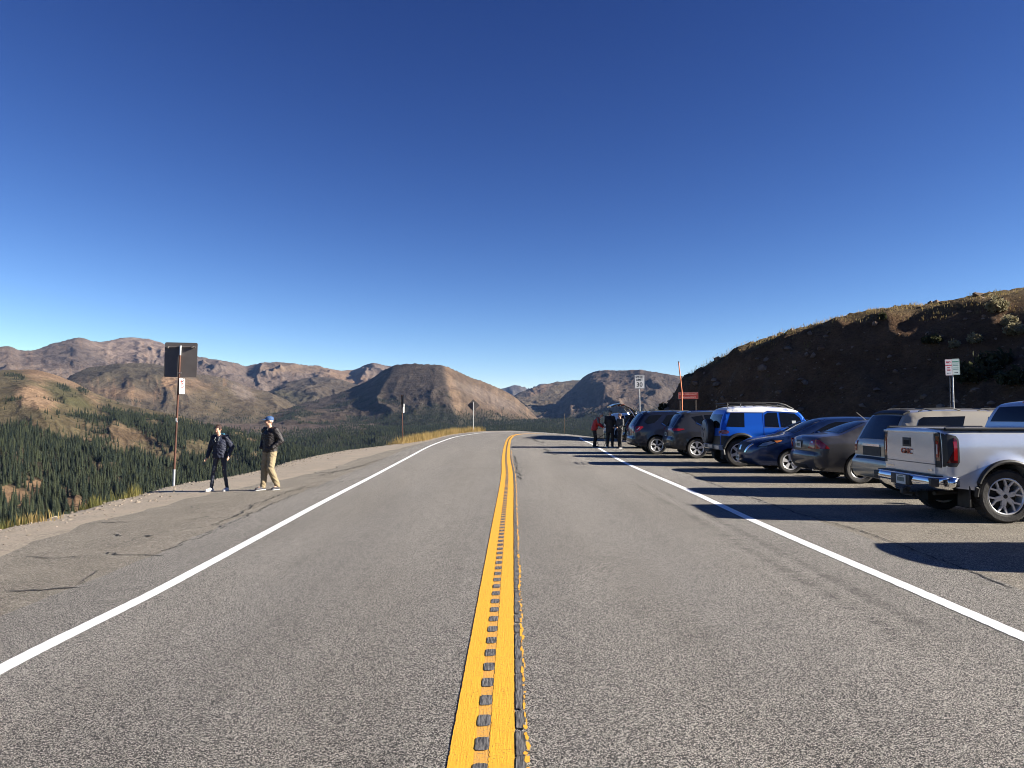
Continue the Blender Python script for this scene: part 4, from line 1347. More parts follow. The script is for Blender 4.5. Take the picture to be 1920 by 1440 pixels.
def dens(pts, step, closed=True):
    out = []
    n = len(pts)
    for i in range(n if closed else n-1):
        p, q = pts[i], pts[(i+1) % n]
        m = max(1, int(hypot(q[0]-p[0], q[1]-p[1])/step+.5))
        for k in range(m): out.append((p[0]+(q[0]-p[0])*k/m, p[1]+(q[1]-p[1])*k/m))
    if not closed: out.append(pts[-1])
    return out

class Car:
    def __init__(s, S):
        s.S = S
        top = chaikin(S['top'], 2, closed=False)          # from rear bottom corner up over the roof to front bottom corner
        top = [S['top'][0]]+top+[S['top'][-1]]
        s.top = dens(top, 0.055, closed=False)
        zb = S['zb']; bot = []
        Ra = S['Ra']
        for wx in sorted(S['wheels'], reverse=True):
            zc = S['R']+S.get('arch_up', 0.02)
            ang = math.asin(max(-1, min(1, (zb-zc)/Ra)))
            for k in range(15):
                a = ang+(pi-2*ang)*k/14
                bot.append((wx+Ra*cos(a), zc+Ra*sin(a)))
        x1, z1 = s.top[-1]; x0, z0 = s.top[0]
        loop = list(s.top)
        b2 = dens([(x1, z1)]+bot+[(x0, z0)], 0.09, closed=False)[1:-1]
        s.nt = len(s.top)
        s.loop = loop+b2
        P = np.array(s.loop); n = len(P)
        T = np.roll(P, -1, 0)-np.roll(P, 1, 0); T /= np.maximum(np.hypot(T[:, 0], T[:, 1]), 1e-6)[:, None]
        s.P = P; s.Nrm = np.stack([-T[:, 1], T[:, 0]], 1)
        # outward?  loop runs clockwise seen from -y with x right, z up -> left normal is outward
        if ((P[s.nt//2]+s.Nrm[s.nt//2]*.1)[1] < P[s.nt//2][1]): s.Nrm = -s.Nrm
        s.TP = np.array(s.top)
        s.L = S['L']; s.hw = S['hw']
        s.Wx = np.array(S.get('plan', [(0, -.10), (.05*s.L, -.035), (.15*s.L, 0), (.8*s.L, 0), (.93*s.L, -.05), (s.L, -.16)]))
        s.Sz = np.array(S['sec'])
        s.r = S.get('round', 0.085)
        s.cr, s.cf, s.ct = S.get('crown', (0.10, 0.16, 0.045))
    def dist_top(s, x, z):
        A = s.TP[:-1]; B = s.TP[1:]; D = B-A
        t = np.clip(((x-A[:, 0])*D[:, 0]+(z-A[:, 1])*D[:, 1])/np.maximum((D**2).sum(1), 1e-9), 0, 1)
        return float(np.hypot(x-A[:, 0]-t*D[:, 0], z-A[:, 1]-t*D[:, 1]).min())
    def y(s, x, z):
        w = s.hw+np.interp(x, s.Wx[:, 0], s.Wx[:, 1])+np.interp(z, s.Sz[:, 0], s.Sz[:, 1])
        d = s.dist_top(x, z)
        if d < s.r: w -= s.r-sqrt(max(s.r**2-(s.r-d)**2, 0))
        for wx in s.S['wheels']:
            q = hypot(x-wx, z-s.S['R']-s.S.get('arch_up', .02))-s.S['Ra']
            w += s.S.get('flare', .012)*exp(-(q/s.S.get('flare_w', .07))**2)
        return float(w)
    def cdt(s, poly, step=0.075, inset=0.03, extra=None):
        poly = [tuple(p) for p in poly]
        xs = [p[0] for p in poly]; zs = [p[1] for p in poly]
        pts = [Vector(p) for p in poly]
        n = len(poly)
        A = np.array(poly); B = np.roll(A, -1, 0); D = B-A
        def inside(x, z):
            c = False; j = n-1
            for i in range(n):
                if (A[i, 1] > z) != (A[j, 1] > z) and x < (A[j, 0]-A[i, 0])*(z-A[i, 1])/(A[j, 1]-A[i, 1])+A[i, 0]: c = not c
                j = i
            if not c: return False
            t = np.clip(((x-A[:, 0])*D[:, 0]+(z-A[:, 1])*D[:, 1])/np.maximum((D**2).sum(1), 1e-12), 0, 1)
            return np.hypot(x-A[:, 0]-t*D[:, 0], z-A[:, 1]-t*D[:, 1]).min() > inset
        for x in np.arange(min(xs)+step/2, max(xs), step):
            for z in np.arange(min(zs)+step/2, max(zs), step):
                if inside(x, z): pts.append(Vector((x, z)))
        vs, es, fs, _, _, _ = delaunay_2d_cdt(pts, [(i, (i+1) % n) for i in range(n)], [], 1, 1e-5)
        return [tuple(v) for v in vs], [tuple(f) for f in fs]
    def bandpt(s, i, t):
        x, z = s.P[i]; nx, nz = s.Nrm[i]
        y = s.yb[i]
        c = s.cr*max(0, -nx)**2+s.cf*max(0, nx)**2+s.ct*max(0, nz)**2
        if i >= s.nt: c = 0
        k = c*(1-abs(t)**2.6)
        return (x+nx*k, t*y, z+nz*k)
    def build(s, name, root, mats, matfn=None):
        s.yb = [s.y(*p) for p in s.loop]
        vs, fs = s.cdt(s.loop)
        mb = MB()
        for sg in (-1, 1):
            mb.add([(x, sg*s.y(x, z), z) for x, z in vs], [f if sg < 0 else f[::-1] for f in fs])
        ts = [-1, -.93, -.82, -.6, -.3, 0, .3, .6, .82, .93, 1]
        n = len(s.loop); V = []
        for i in range(n):
            for t in ts: V.append(s.bandpt(i, t))
        m = len(ts); F = []
        for i in range(n):
            j = (i+1) % n
            for k in range(m-1): F.append((i*m+k, i*m+k+1, j*m+k+1, j*m+k))
        mb.add(V, F)
        o = mb.build(name, mats, root, smooth=38)
        if matfn:
            for p in o.data.polygons:
                c = p.center; p.material_index = matfn(c.x, c.y, c.z, p.normal)
        return o
    def side(s, name, root, poly, m, off=0.006, sides=(-1, 1), step=.08, label=None, smooth=35, rim=True, name2=None):
        poly = dens(poly, .07)
        vs, fs = s.cdt(poly, step)
        n = len(poly)
        out = []
        for sg in sides:
            mb = MB()
            V = [(x, sg*(s.y(x, z)+off), z) for x, z in vs]
            mb.add(V, fs)
            # skirt back into the body
            if rim:
                A = [(x, sg*(s.y(x, z)+off), z) for x, z in poly]; Bk = [(x, sg*(s.y(x, z)-.01), z) for x, z in poly]
                mb.add(A+Bk, [(i, (i+1) % n, n+(i+1) % n, n+i) for i in range(n)])
            o = mb.build(name, m, root, smooth=smooth)
            if label: o['label'] = label
            out.append(o)
        return out
    def near(s, p):
        d = np.hypot(s.TP[:, 0]-p[0], s.TP[:, 1]-p[1]); return int(d.argmin())
    def band(s, name, root, p0, p1, t0, t1, m, off=0.006, t0b=None, t1b=None, label=None, nt=10, mb=None, rim=True):
        """patch on the cross band between outline points p0 and p1; t0/t1 lateral range at p0, t0b/t1b at p1"""
        i0, i1 = s.near(p0), s.near(p1)
        if i0 > i1: i0, i1 = i1, i0; t0, t0b = (t0b if t0b is not None else t0), t0; t1, t1b = (t1b if t1b is not None else t1), t1
        if t0b is None: t0b = t0
        if t1b is None: t1b = t1
        own = mb is None
        if own: mb = MB()
        V = []; I = list(range(i0, i1+1))
        if len(I) < 2: I = [i0, min(i0+1, s.nt-1)]
        for q, i in enumerate(I):
            f = q/(len(I)-1)
            for k in range(nt+1):
                t = (t0*(1-f)+t0b*f)+((t1*(1-f)+t1b*f)-(t0*(1-f)+t0b*f))*k/nt
                x, y, z = s.bandpt(i, t)
                nx, nz = s.Nrm[i]
                V.append((x+nx*off, y, z+nz*off))
        F = []
        w = nt+1
        for q in range(len(I)-1):
            for k in range(nt): F.append((q*w+k, q*w+k+1, (q+1)*w+k+1, (q+1)*w+k))
        mb.add(V, F)
        if rim:
            ring = [k for k in range(w)]+[q*w+nt for q in range(1, len(I))]+[(len(I)-1)*w+k for k in range(nt-1, -1, -1)]+[q*w for q in range(len(I)-2, 0, -1)]
            A = [V[r_] for r_ in ring]; Bk = []
            for r_ in ring:
                i = I[r_//w]; nx, nz = s.Nrm[i]; v = V[r_]; Bk.append((v[0]-nx*(off+.01), v[1], v[2]-nz*(off+.01)))
            n = len(ring)
            mb.add(A+Bk, [(i, (i+1) % n, n+(i+1) % n, n+i) for i in range(n)])
        if own:
            o = mb.build(name, m, root, smooth=35)
            if label: o['label'] = label
            return o
    def bp(s, p, t, off=0.0):
        i = s.near(p); x, y, z = s.bandpt(i, t); nx, nz = s.Nrm[i]
        return Vector((x+nx*off, y, z+nz*off)), Vector((nx, 0, nz))

def spoke_poly(r0, r1, w0, w1): return [(r0, -w0/2), (r1, -w1/2), (r1, w1/2), (r0, w0/2)]

def make_wheel(root, x, ysg, hw, R, width, style, rim_mat=None, rimR=None):
    """wheel > tyre, rim.  outer face at |y| = hw"""
    rim_mat = rim_mat or M_alloy
    w = empty('wheel', (x, ysg*(hw-width/2), R))
    w.parent = root
    rr = rimR or R*.70
    s = ysg
    h = width/2
    prof = [(rr, -h*.8), (rr+.02, -h*.96), (R*.93, -h), (R*.985, -h*.85), (R, -h*.6), (R, h*.6), (R*.985, h*.85), (R*.93, h), (rr+.02, h*.96), (rr, h*.8), (rr-.015, 0)]
    mb = MB(); mb.lathe([(a, b*s) for a, b in prof], 40, close=True)
    # tread blocks
    nb = 46
    for k in range(nb):
        a = 2*pi*k/nb
        for side in (-.55, .0, .55):
            aa = a+(.5*2*pi/nb if side == 0 else 0)
            c = (R*1.003*cos(aa), side*h, R*1.003*sin(aa))
            mb.box(c, (.012, width*.26, 2*pi*R/nb*.62), M=Matrix.Rotation(-aa, 3, 'Y'))
    mb.build('tyre', M_rubber, w, smooth=40)
    mb = MB()
    yo = s*(h*.80)
    mb.lathe([(rr, s*h*.84), (rr-.012, s*h*.86), (rr-.028, s*h*.74), (rr-.03, -s*h*.7), (rr, -s*h*.8)], 40, mi=0)
    mb.lathe([(0.0, yo*.86), (.045, yo*.86), (.06, yo*.72), (.06, yo*.3)], 20, mi=0)
    ns, kind, ww = style
    def spoke(a, r0, r1, w0, w1, y0, y1, th=.035, skew=0.0):
        u = Vector((cos(a), 0, sin(a))); v = Vector((-sin(a), 0, cos(a)))
        V = []
        for (r, wd, yy, sk) in ((r0, w0, y0, 0), (r1, w1, y1, skew)):
            for dy in (0, -s*th):
                for sgn in (-1, 1):
                    V.append(u*r+v*(sgn*wd/2+sk)+Vector((0, yy+dy, 0)))
        mb.add(V, [(0, 1, 5, 4), (2, 3, 1, 0), (2, 6, 7, 3), (1, 3, 7, 5), (0, 4, 6, 2), (4, 5, 7, 6)], 0)
    for k in range(ns):
        a = 2*pi*k/ns+.3
        if kind == 'single': spoke(a, .04, rr-.02, ww*1.1, ww*.8, yo*.88, yo*.98)
        elif kind == 'split':
            spoke(a, .04, rr*.5, ww*1.1, ww*1.2, yo*.86, yo*.90)
            spoke(a, rr*.45, rr-.02, ww*.55, ww*.5, yo*.90, yo*1.0, skew=ww*1.25); spoke(a, rr*.45, rr-.02, ww*.55, ww*.5, yo*.90, yo*1.0, skew=-ww*1.25)
        elif kind == 'twin':
            for q in (-1, 1): spoke(a+q*.11, .04, rr-.02, ww*.5, ww*.62, yo*.86, yo*.99, skew=q*.012)
        elif kind == 'wide': spoke(a, .05, rr-.02, ww*.8, ww*1.6, yo*.86, yo*.99)
    mb.build('rim', [rim_mat], w, smooth=30)
    mb = MB(); mb.lathe([(0, -s*.01), (rr*.72, -s*.01), (rr*.72, s*.02), (0, s*.02)], 28); mb.lathe([(rr-.03, -s*h*.6), (0, -s*h*.6)], 24)
    mb.build('brake_disc', M_brake, w, smooth=30)
    mb = MB(); mb.lathe([(0, yo*.90), (.032, yo*.90), (.034, yo*.84)], 16); mb.build('hub_cap', M_brake if kind != 'single' else rim_mat, w)
    return w

def plate_at(root, c, M3, w=.30, h=.15, name='licence_plate'):
    mb = MB(); mb.box((0, 0, 0), (w, h, .006)); mb.v = [tuple(M3 @ Vector(v)+Vector(c)) for v in mb.v]
    p = mb.build(name, M_plate, root)
    mb = MB()
    # embossed characters are too small to read: a row of short raised marks
    rr = random.Random(int(c[2]*1000)); x = -w*.36
    while x < w*.34:
        ww = w*rr.uniform(.07, .1); mb.box((x+ww/2, 0, .004), (ww*.78, h*.45, .004)); x += ww*1.2
    mb.box((0, h*.38, .004), (w*.5, h*.1, .003))
    mb.v = [tuple(M3 @ Vector(v)+Vector(c)) for v in mb.v]
    mb.build('plate_print', M_plate_green, p)
    return p
REAR = Matrix(((0, 0, -1), (-1, 0, 0), (0, 1, 0)))      # local x -> -y, local y -> z, local z -> -x (rear face)
FRONT = Matrix(((0, 0, 1), (1, 0, 0), (0, 1, 0)))

def tube_part(name, root, pts, r, m, n=8, flat=None):
    mb = MB(); mb.tube(pts, r, n, flat=flat); return mb.build(name, m, root, smooth=50)
def box_part(name, root, c, d, m, rz=0, bev=0.0, M=None):
    mb = MB(); mb.box(c, d, rz=rz, M=M); o = mb.build(name, m, root)
    if bev:
        bm = bmesh.new(); bm.from_mesh(o.data); bmesh.ops.bevel(bm, geom=bm.edges[:], offset=bev, segments=2, affect='EDGES', profile=.6); bm.to_mesh(o.data); bm.free()
        o.data.polygons.foreach_set('use_smooth', [True]*len(o.data.polygons)); o.data.set_sharp_from_angle(angle=radians(40))
    return o

def mirror_part(root, c, pm):
    """door mirror: housing with glass; c = centre of housing on the -y side, mirrored too"""
    for sg in (-1, 1):
        mb = MB(); mb.ell((0, 0, 0), (.075, .115, .085), 12); mb.tube([(0.02, -sg*.07, -.03), (0.03, -sg*.17, -.06)], [.035, .03], 8)
        o = mb.build('door_mirror', pm, root, smooth=60); o.location = (c[0], sg*c[1], c[2])
        m2 = MB(); m2.ell((-.068, 0, .0), (.012, .095, .068), 12); m2.build('mirror_glass', M_chrome, o, smooth=60)

def wheel_wells(root, S):
    mb = MB()
    for wx in S['wheels']:
        for sg in (-1, 1):
            mb.box((wx, sg*(S['hw']-.42), S['R']+.1), (S['Ra']*1.9, .3, S['R']*1.5))
    mb.box((S['L']/2, 0, S['zb']+.10), (S['L']*.86, S['hw']*1.5, .14))
    for wx in S['wheels']: mb.tube([(wx, -S['hw']+.3, S['R']), (wx, S['hw']-.3, S['R'])], .05, 8)
    mb.build('underbody', M_under, root)

def seam(root, car, pts, name='door_seam', w=.006):
    """dark shut line running over the side"""
    for sg in (-1, 1):
        P = [(x, sg*(car.y(x, z)+.0015), z) for x, z in dens(pts, .06, closed=False)]
        tube_part(name, root, P, w/2, M_under, 4)

def handle(root, car, x, z, m):
    for sg in (-1, 1):
        y0 = car.y(x, z)
        mb = MB(); mb.tube([(x-.09, sg*(y0), z), (x-.07, sg*(y0+.03), z+.003), (x+.07, sg*(y0+.03), z+.003), (x+.09, sg*y0, z)], .012, 6, flat=1.0)
        mb.build('door_handle', m, root, smooth=50)

def place(root, X0, Yc, rz=0, dz=0):
    root.location = (X0, Yc, float(gz(X0+2, Yc))+.008+dz if True else 0)
    root.rotation_euler = (0, 0, rz)

# ---------------------------------------------------------------- silver pickup truck
def pickup():
    root = empty('pickup_truck', (0, 0, 0), label='silver pickup truck with black bed cover and chrome bumper, nearest in the parked row', cat='pickup truck')
    P_ = paint('silver_paint', (0.62, 0.635, 0.67), .5, .27)
    S = dict(L=5.75, hw=1.0, R=.405, Ra=.475, zb=.50, wheels=[1.13, 4.75], arch_up=.055, flare=.035, flare_w=.075, round=.07, crown=(.02, .12, .03),
             top=[(.24, .55), (.20, .58), (.19, 1.0), (.19, 1.40), (.215, 1.425), (.6, 1.425), (1.95, 1.43), (1.965, 1.44), (2.0, 1.60), (2.10, 1.82), (2.3, 1.885), (3.0, 1.905), (3.6, 1.89), (3.85, 1.83), (4.45, 1.36), (4.55, 1.33), (5.45, 1.22), (5.68, 1.10), (5.72, .9), (5.72, .6), (5.55, .5)],
             sec=[(.4, -.05), (.55, -.012), (.8, -.005), (1.0, 0), (1.18, -.004), (1.36, -.035), (1.43, -.045), (1.55, -.085), (1.9, -.22)],
             plan=[(.19, -.03), (.3, -.012), (.6, 0), (4.9, 0), (5.4, -.05), (5.75, -.16)])
    c = Car(S)
    c.build('body', root, [P_, M_under], lambda x, y, z, n: 1 if (z < .52 and n.z < -.3) else 0)
    wheel_wells(root, S)
    for wx in S['wheels']:
        for sg in (-1, 1):
            make_wheel(root, wx, sg, .985, .405, .27, (6, 'split', .062), rimR=.285)
            zc = S['R']+.055
            pts = [(wx+.485*cos(a), sg*(c.y(wx+.49*cos(a), zc+.49*sin(a))+.012), zc+.485*sin(a)) for a in np.linspace(-.25, pi+.1, 26)]
            tube_part('wheel_arch_trim', root, pts, .034, M_black, 8)
    for sg in (-1, 1):   # mud flaps behind the rear wheels
        box_part('mud_flap', root, (.56, sg*.84, .45), (.03, .30, .42), M_black, bev=.01)
    # black bed cover and rail caps
    mb = MB(); mb.box((1.08, 0, 1.432), (1.70, 1.78, .03)); mb.build('bed_cover', M_black, root)
    for sg in (-1, 1):
        P = [(x, sg*(c.y(x, 1.40)-.03), 1.442) for x in np.linspace(.25, 1.93, 14)]
        tube_part('bed_rail_cap', root, P, .026, M_black, 6, flat=1.8)
    # tailgate
    tg = c.band('tailgate', root, (.19, .70), (.19, 1.395), -.835, .835, P_, off=.028, nt=16)
    tg.data.materials[0] = P_
    c_ = lambda y, z, d=0: (.19-.02-.03-d, y, z)
    box_part('tailgate_spoiler_lip', root, (.155, 0, 1.385), (.05, 1.64, .035), P_, bev=.012)
    box_part('tailgate_crease', root, (.150, 0, .885), (.012, 1.60, .012), M_grey_plastic)
    hd = box_part('tailgate_handle', root, (.145, 0.05, 1.21), (.02, .27, .15), M_black, bev=.008)
    box_part('handle_cup', hd, (.134, .05, 1.205), (.004, .18, .07), M_under)
    M_badge = mat('badge_red', (0.36, 0.05, 0.035), .2, .4, coat=.8)
    o = letters('badge_letters', 'GMC', .125, Matrix.Translation((.134, .05, 1.055)) @ REAR.to_4x4() @ Matrix.Scale(1.3, 4, (1, 0, 0)), M_badge, root, .012, bold=.0012)
    for q, (yy, ww) in enumerate(((.62, .26), (-.66, .13))):
        mb = MB(); rr = random.Random(q)
        x = -ww/2
        while x < ww/2: mb.box((.141, yy-x, .79), (.006, .018, .032)); x += .034
        mb.build('chrome_lettering', M_chrome, root)
    # tail lamps
    for sg in (-1, 1):
        pass
    for sd in (-1, 1):
        poly = [(.195, .86), (.36, .86), (.405, .93), (.405, 1.28), (.37, 1.335), (.195, 1.375)]
        L_ = c.side('tail_lamp', root, poly, M_black, off=.012, sides=(sd,))[0]
        c.side('lamp_lens', L_, [(.22, .92), (.375, .92), (.375, 1.27), (.33, 1.31), (.31, 1.1)], M_red_dk, off=.018, sides=(sd,))
        c.side('lamp_lens', L_, [(.315, .96), (.365, .96), (.365, 1.25), (.315, 1.25)], M_red, off=.024, sides=(sd,))
        a, b = (.845, .99) if sd > 0 else (-.99, -.845)
        c.band('lamp_lens', L_, (.19, .86), (.19, 1.375), a, b, M_black, off=.012)
        c.band('lamp_lens', L_, (.19, .93), (.19, 1.32), a+.018*(1 if sd < 0 else 1), b-.03, M_red_dk, off=.018, nt=3)
        c.band('lamp_lens', L_, (.19, 1.00), (.19, 1.24), (.88 if sd > 0 else -.94), (.94 if sd > 0 else -.88), M_red, off=.024, nt=2)
        c.band('lamp_lens', L_, (.19, 1.07), (.19, 1.18), (.895 if sd > 0 else -.925), (.925 if sd > 0 else -.895), M_clear, off=.029, nt=2)
    # chrome rear bumper swept round the corners
    mb = MB()
    prof = [(.02, .70), (-.0, .66), (-.015, .60), (.0, .52), (.05, .46)]   # x offset, z
    ys = np.linspace(-1.0, 1.0, 41)
    V = []
    for yy in ys:
        w = abs(yy)
        bx = .02+.06*max(0, (w-.72)/.28)**2+(.17*max(0, (w-.90)/.1)**2)
        lift = .05*max(0, (w-.6)/.4)
        drop = .06*exp(-(w/.42)**4)
        for (dx, z) in prof:
            V.append((bx+dx, yy, z+(lift if z < .55 else 0)-(drop if z < .5 else 0)))
    m = len(prof)
    F = [(i*m+k, (i+1)*m+k, (i+1)*m+k+1, i*m+k+1) for i in range(len(ys)-1) for k in range(m-1)]
    mb.add(V, F)
    # top and returns along the side
    V2 = [(.035+.06*max(0, (abs(yy)-.72)/.28)**2+(.17*max(0, (abs(yy)-.90)/.1)**2), yy, .70) for yy in ys]+[(.26+.14*max(0, (abs(yy)-.9)/.1), yy*.985, .705) for yy in ys]
    n_ = len(ys)
    mb.add(V2, [(i, i+1, n_+i+1, n_+i) for i in range(n_-1)])
    for sg in (-1, 1):
        mb.add([(.25, sg*1.0, .70), (.40, sg*.985, .69), (.40, sg*.985, .56), (.28, sg*.99, .53), (.23, sg*1.0, .55)], [(0, 1, 2, 3, 4)])
    bp_ = mb.build('rear_bumper', M_chrome, root, smooth=40)
    md = bp_.modifiers.new('t', 'SOLIDIFY'); md.thickness = .01
    box_part('bumper_step_pad', bp_, (.14, 0, .709), (.17, 1.80, .012), M_black, bev=.004)
    for sg in (-1, 1): box_part('corner_step', bp_, (.085, sg*.80, .615), (.12, .30, .13), M_black, bev=.02, rz=sg*.22)
    box_part('plate_recess', bp_, (.0, .0, .60), (.03, .60, .17), M_black, bev=.01)
    plate_at(root, (-.022, -.05, .60), REAR)
    box_part('tow_hitch', root, (.12, 0, .40), (.22, .09, .09), M_black, bev=.01)
    tube_part('exhaust_pipe', root, [(.75, -.52, .44), (.4, -.56, .43), (.22, -.60, .42)], .035, M_brake, 10)
    # cab glass
    c.band('rear_window', root, (1.985, 1.52), (2.09, 1.80), -.86, .86, M_glass, off=.008, t0b=-.84, t1b=.84)
    st = c.band('third_brake_light', root, (2.15, 1.845), (2.22, 1.868), -.22, .22, M_red, off=.012)
    c.side('side_window', root, [(2.10, 1.47), (2.22, 1.78), (2.95, 1.82), (2.95, 1.46)], M_glass, off=.004)
    c.side('side_window', root, [(3.02, 1.46), (3.02, 1.82), (3.65, 1.80), (4.15, 1.44)], M_glass, off=.004)
    c.band('windscreen', root, (3.9, 1.79), (4.42, 1.385), -.86, .86, M_glass, off=.006)
    tube_part('door_seam', root, [(.0, 0, 0)]*2, .001, M_under, 3) if False else None
    seam(root, c, [(2.0, .6), (2.0, 1.40)]); seam(root, c, [(2.98, .6), (2.98, 1.42)])
    seam(root, c, [(.185, .88), (.185, 1.36)])
    handle(root, c, 2.25, 1.22, P_); handle(root, c, 3.2, 1.22, P_)
    mirror_part(root, (4.1, 1.16, 1.42), P_)
    c.side('body_crease', root, [(1.75, 1.285), (4.4, 1.25), (4.4, 1.262), (1.75, 1.297)], P_, off=.008)
    place(root, 6.17, 12.16)
    root.scale = (.955, .955, .955)
    return root
pickup()

# ---------------------------------------------------------------- generic passenger cars
def plain_car(kind, label, cat, S, P_, style, glass_sides, rear_win, front_win, lamps, X0, Yc, rz=0, clad=None, seams=(), rails=None, handles=(), mirror=None,
              plate=None, extras=None, rim_mat=None, wheel_w=.22, trims=(), name2=None, under_z=None, zs=1.0):
    root = empty(kind, (0, 0, 0), label=label, cat=cat)
    c = Car(S)
    mats_ = [P_, clad or M_black]
    uz = under_z if under_z is not None else -9
    def mf(x, y, z, n): return 1 if z < uz else 0
    c.build('body', root, mats_, mf)
    wheel_wells(root, S)
    for wx in S['wheels']:
        for sg in (-1, 1):
            make_wheel(root, wx, sg, S['hw']-.02, S['R'], wheel_w, style, rim_mat=rim_mat, rimR=S.get('rimR'))
    for poly in glass_sides: c.side('side_window', root, poly, M_glass, off=.005)
    for poly, m_, o_ in trims: c.side('window_trim', root, poly, m_, off=o_)
    if rear_win: c.band('rear_window', root, rear_win[0], rear_win[1], -rear_win[2], rear_win[2], M_glass, off=.006, t0b=-rear_win[3], t1b=rear_win[3], nt=12)
    if front_win: c.band('windscreen', root, front_win[0], front_win[1], -front_win[2], front_win[2], M_glass, off=.006, t0b=-front_win[3], t1b=front_win[3], nt=12)
    for sm in seams: seam(root, c, sm)
    for hx_, hz_ in handles: handle(root, c, hx_, hz_, P_)
    if mirror: mirror_part(root, mirror, P_)
    if lamps: lamps(root, c)
    if rails:
        for sg in (-1, 1):
            (xa, xb, z, yy, mt) = rails
            zt = lambda x: float(np.interp(x, c.TP[:, 0][c.near((xa-.3, z)):c.near((xb+.3, z))], c.TP[:, 1][c.near((xa-.3, z)):c.near((xb+.3, z))]))
            pts = [(xa-.1, sg*yy, zt(xa)+.0), (xa, sg*yy, zt(xa)+.045), ((xa+xb)/2, sg*yy, zt((xa+xb)/2)+.055), (xb, sg*yy, zt(xb)+.045), (xb+.1, sg*yy, zt(xb)+.0)]
            tube_part('roof_rail', root, pts, .017, mt, 6)
    if plate: plate_at(root, *plate)
    if extras: extras(root, c)
    place(root, X0, Yc, rz)
    root.scale = (1, 1, zs)
    return root, c

# tan SUV beside the pickup
def lamps_tan(root, c):
    for sd in (-1, 1):
        a, b = (.86, .985) if sd > 0 else (-.985, -.86)
        o = c.band('tail_lamp', root, (.09, .88), (.12, 1.12), a, b, M_red, off=.014, nt=3)
        c.side('lamp_lens', o, [(.10, .90), (.22, .92), (.24, 1.10), (.12, 1.12)], M_red, off=.012, sides=(sd,))
def extras_tan(root, c):
    o = c.band('liftgate_garnish', root, (.09, 1.00), (.10, 1.05), -.44, .44, M_chrome, off=.022)
    c.band('plate_recess', root, (.09, .82), (.09, .985), -.46, .46, M_black, off=.008)
    for sg in (-1, 1): pass
    c.band('rear_spoiler', root, (.42, 1.66), (.52, 1.72), -.88, .88, M_black, off=.03)
    c.band('bumper_step_pad', root, (.03, .715), (.07, .765), -.8, .8, M_black, off=.008)
    for k in (0, 1):
        x0, x1 = (.65, 1.45) if k == 0 else (1.75, 2.65)
        for sg in (-1, 1):
            tube_part('roof_rack_bar', root, [(x0, sg*.68, 1.745), (x0+.12, sg*.68, 1.80), (x1-.16, sg*.68, 1.81), (x1, sg*.68, 1.765)], .014, M_grey_plastic, 6)
        tube_part('roof_rack_crossbar', root, [(x0+.35, -.68, 1.80), (x0+.35, .68, 1.80)], .014, M_grey_plastic, 6)
    tube_part('rear_wiper', root, [(.145, .1, 1.17), (.19, -.25, 1.24)], .012, M_black, 5)
tan_paint = paint('champagne_paint', (0.43, 0.385, 0.30), .4, .3)
S_TAN = dict(L=4.8, hw=.955, R=.375, Ra=.43, zb=.34, wheels=[.98, 3.75], round=.07, crown=(.035, .12, .04), flare=.018,
     top=[(.10, .34), (.02, .38), (0, .55), (.01, .70), (.07, .77), (.09, .80), (.085, 1.05), (.13, 1.14), (.33, 1.56), (.42, 1.68), (.60, 1.74), (1.5, 1.77), (2.6, 1.75), (3.0, 1.68), (3.6, 1.2), (3.75, 1.16), (4.5, 1.05), (4.74, .9), (4.78, .6), (4.7, .36), (4.6, .34)],
     sec=[(.3, -.05), (.5, -.01), (.8, 0), (1.0, -.01), (1.12, -.025), (1.2, -.05), (1.75, -.20)])
plain_car('suv', 'champagne tan suv with chrome liftgate bar and roof rack, behind the silver pickup', 'suv', S_TAN, tan_paint, (5, 'single', .07),
     [[(.42, 1.18), (.60, 1.58), (.68, 1.63), (1.48, 1.65), (1.30, 1.16)], [(1.78, 1.16), (1.93, 1.64), (2.0, 1.16)], [(2.05, 1.16), (2.02, 1.64), (2.75, 1.64), (3.05, 1.50), (3.05, 1.16)], [(3.1, 1.16), (3.1, 1.48), (3.42, 1.22), (3.42, 1.16)]],
     ((.15, 1.18), (.385, 1.64), .87, .86), ((3.05, 1.64), (3.55, 1.24), .85, .88), lamps_tan, 7.15, 15.32, clad=tan_paint, zs=.945,
     seams=[[(1.02, .8), (1.05, 1.15)], [(2.05, .45), (2.05, 1.15)], [(3.0, .45), (3.0, 1.15)], [(.30, .80), (.30, 1.14)]], handles=[(2.2, 1.04), (1.2, 1.04)],
     mirror=(3.3, 1.08, 1.22), plate=((.062, 0, .905), REAR), extras=extras_tan, trims=[([(.38, 1.145), (3.45, 1.135), (3.45, 1.155), (.38, 1.165)], M_grey_plastic, .004)])

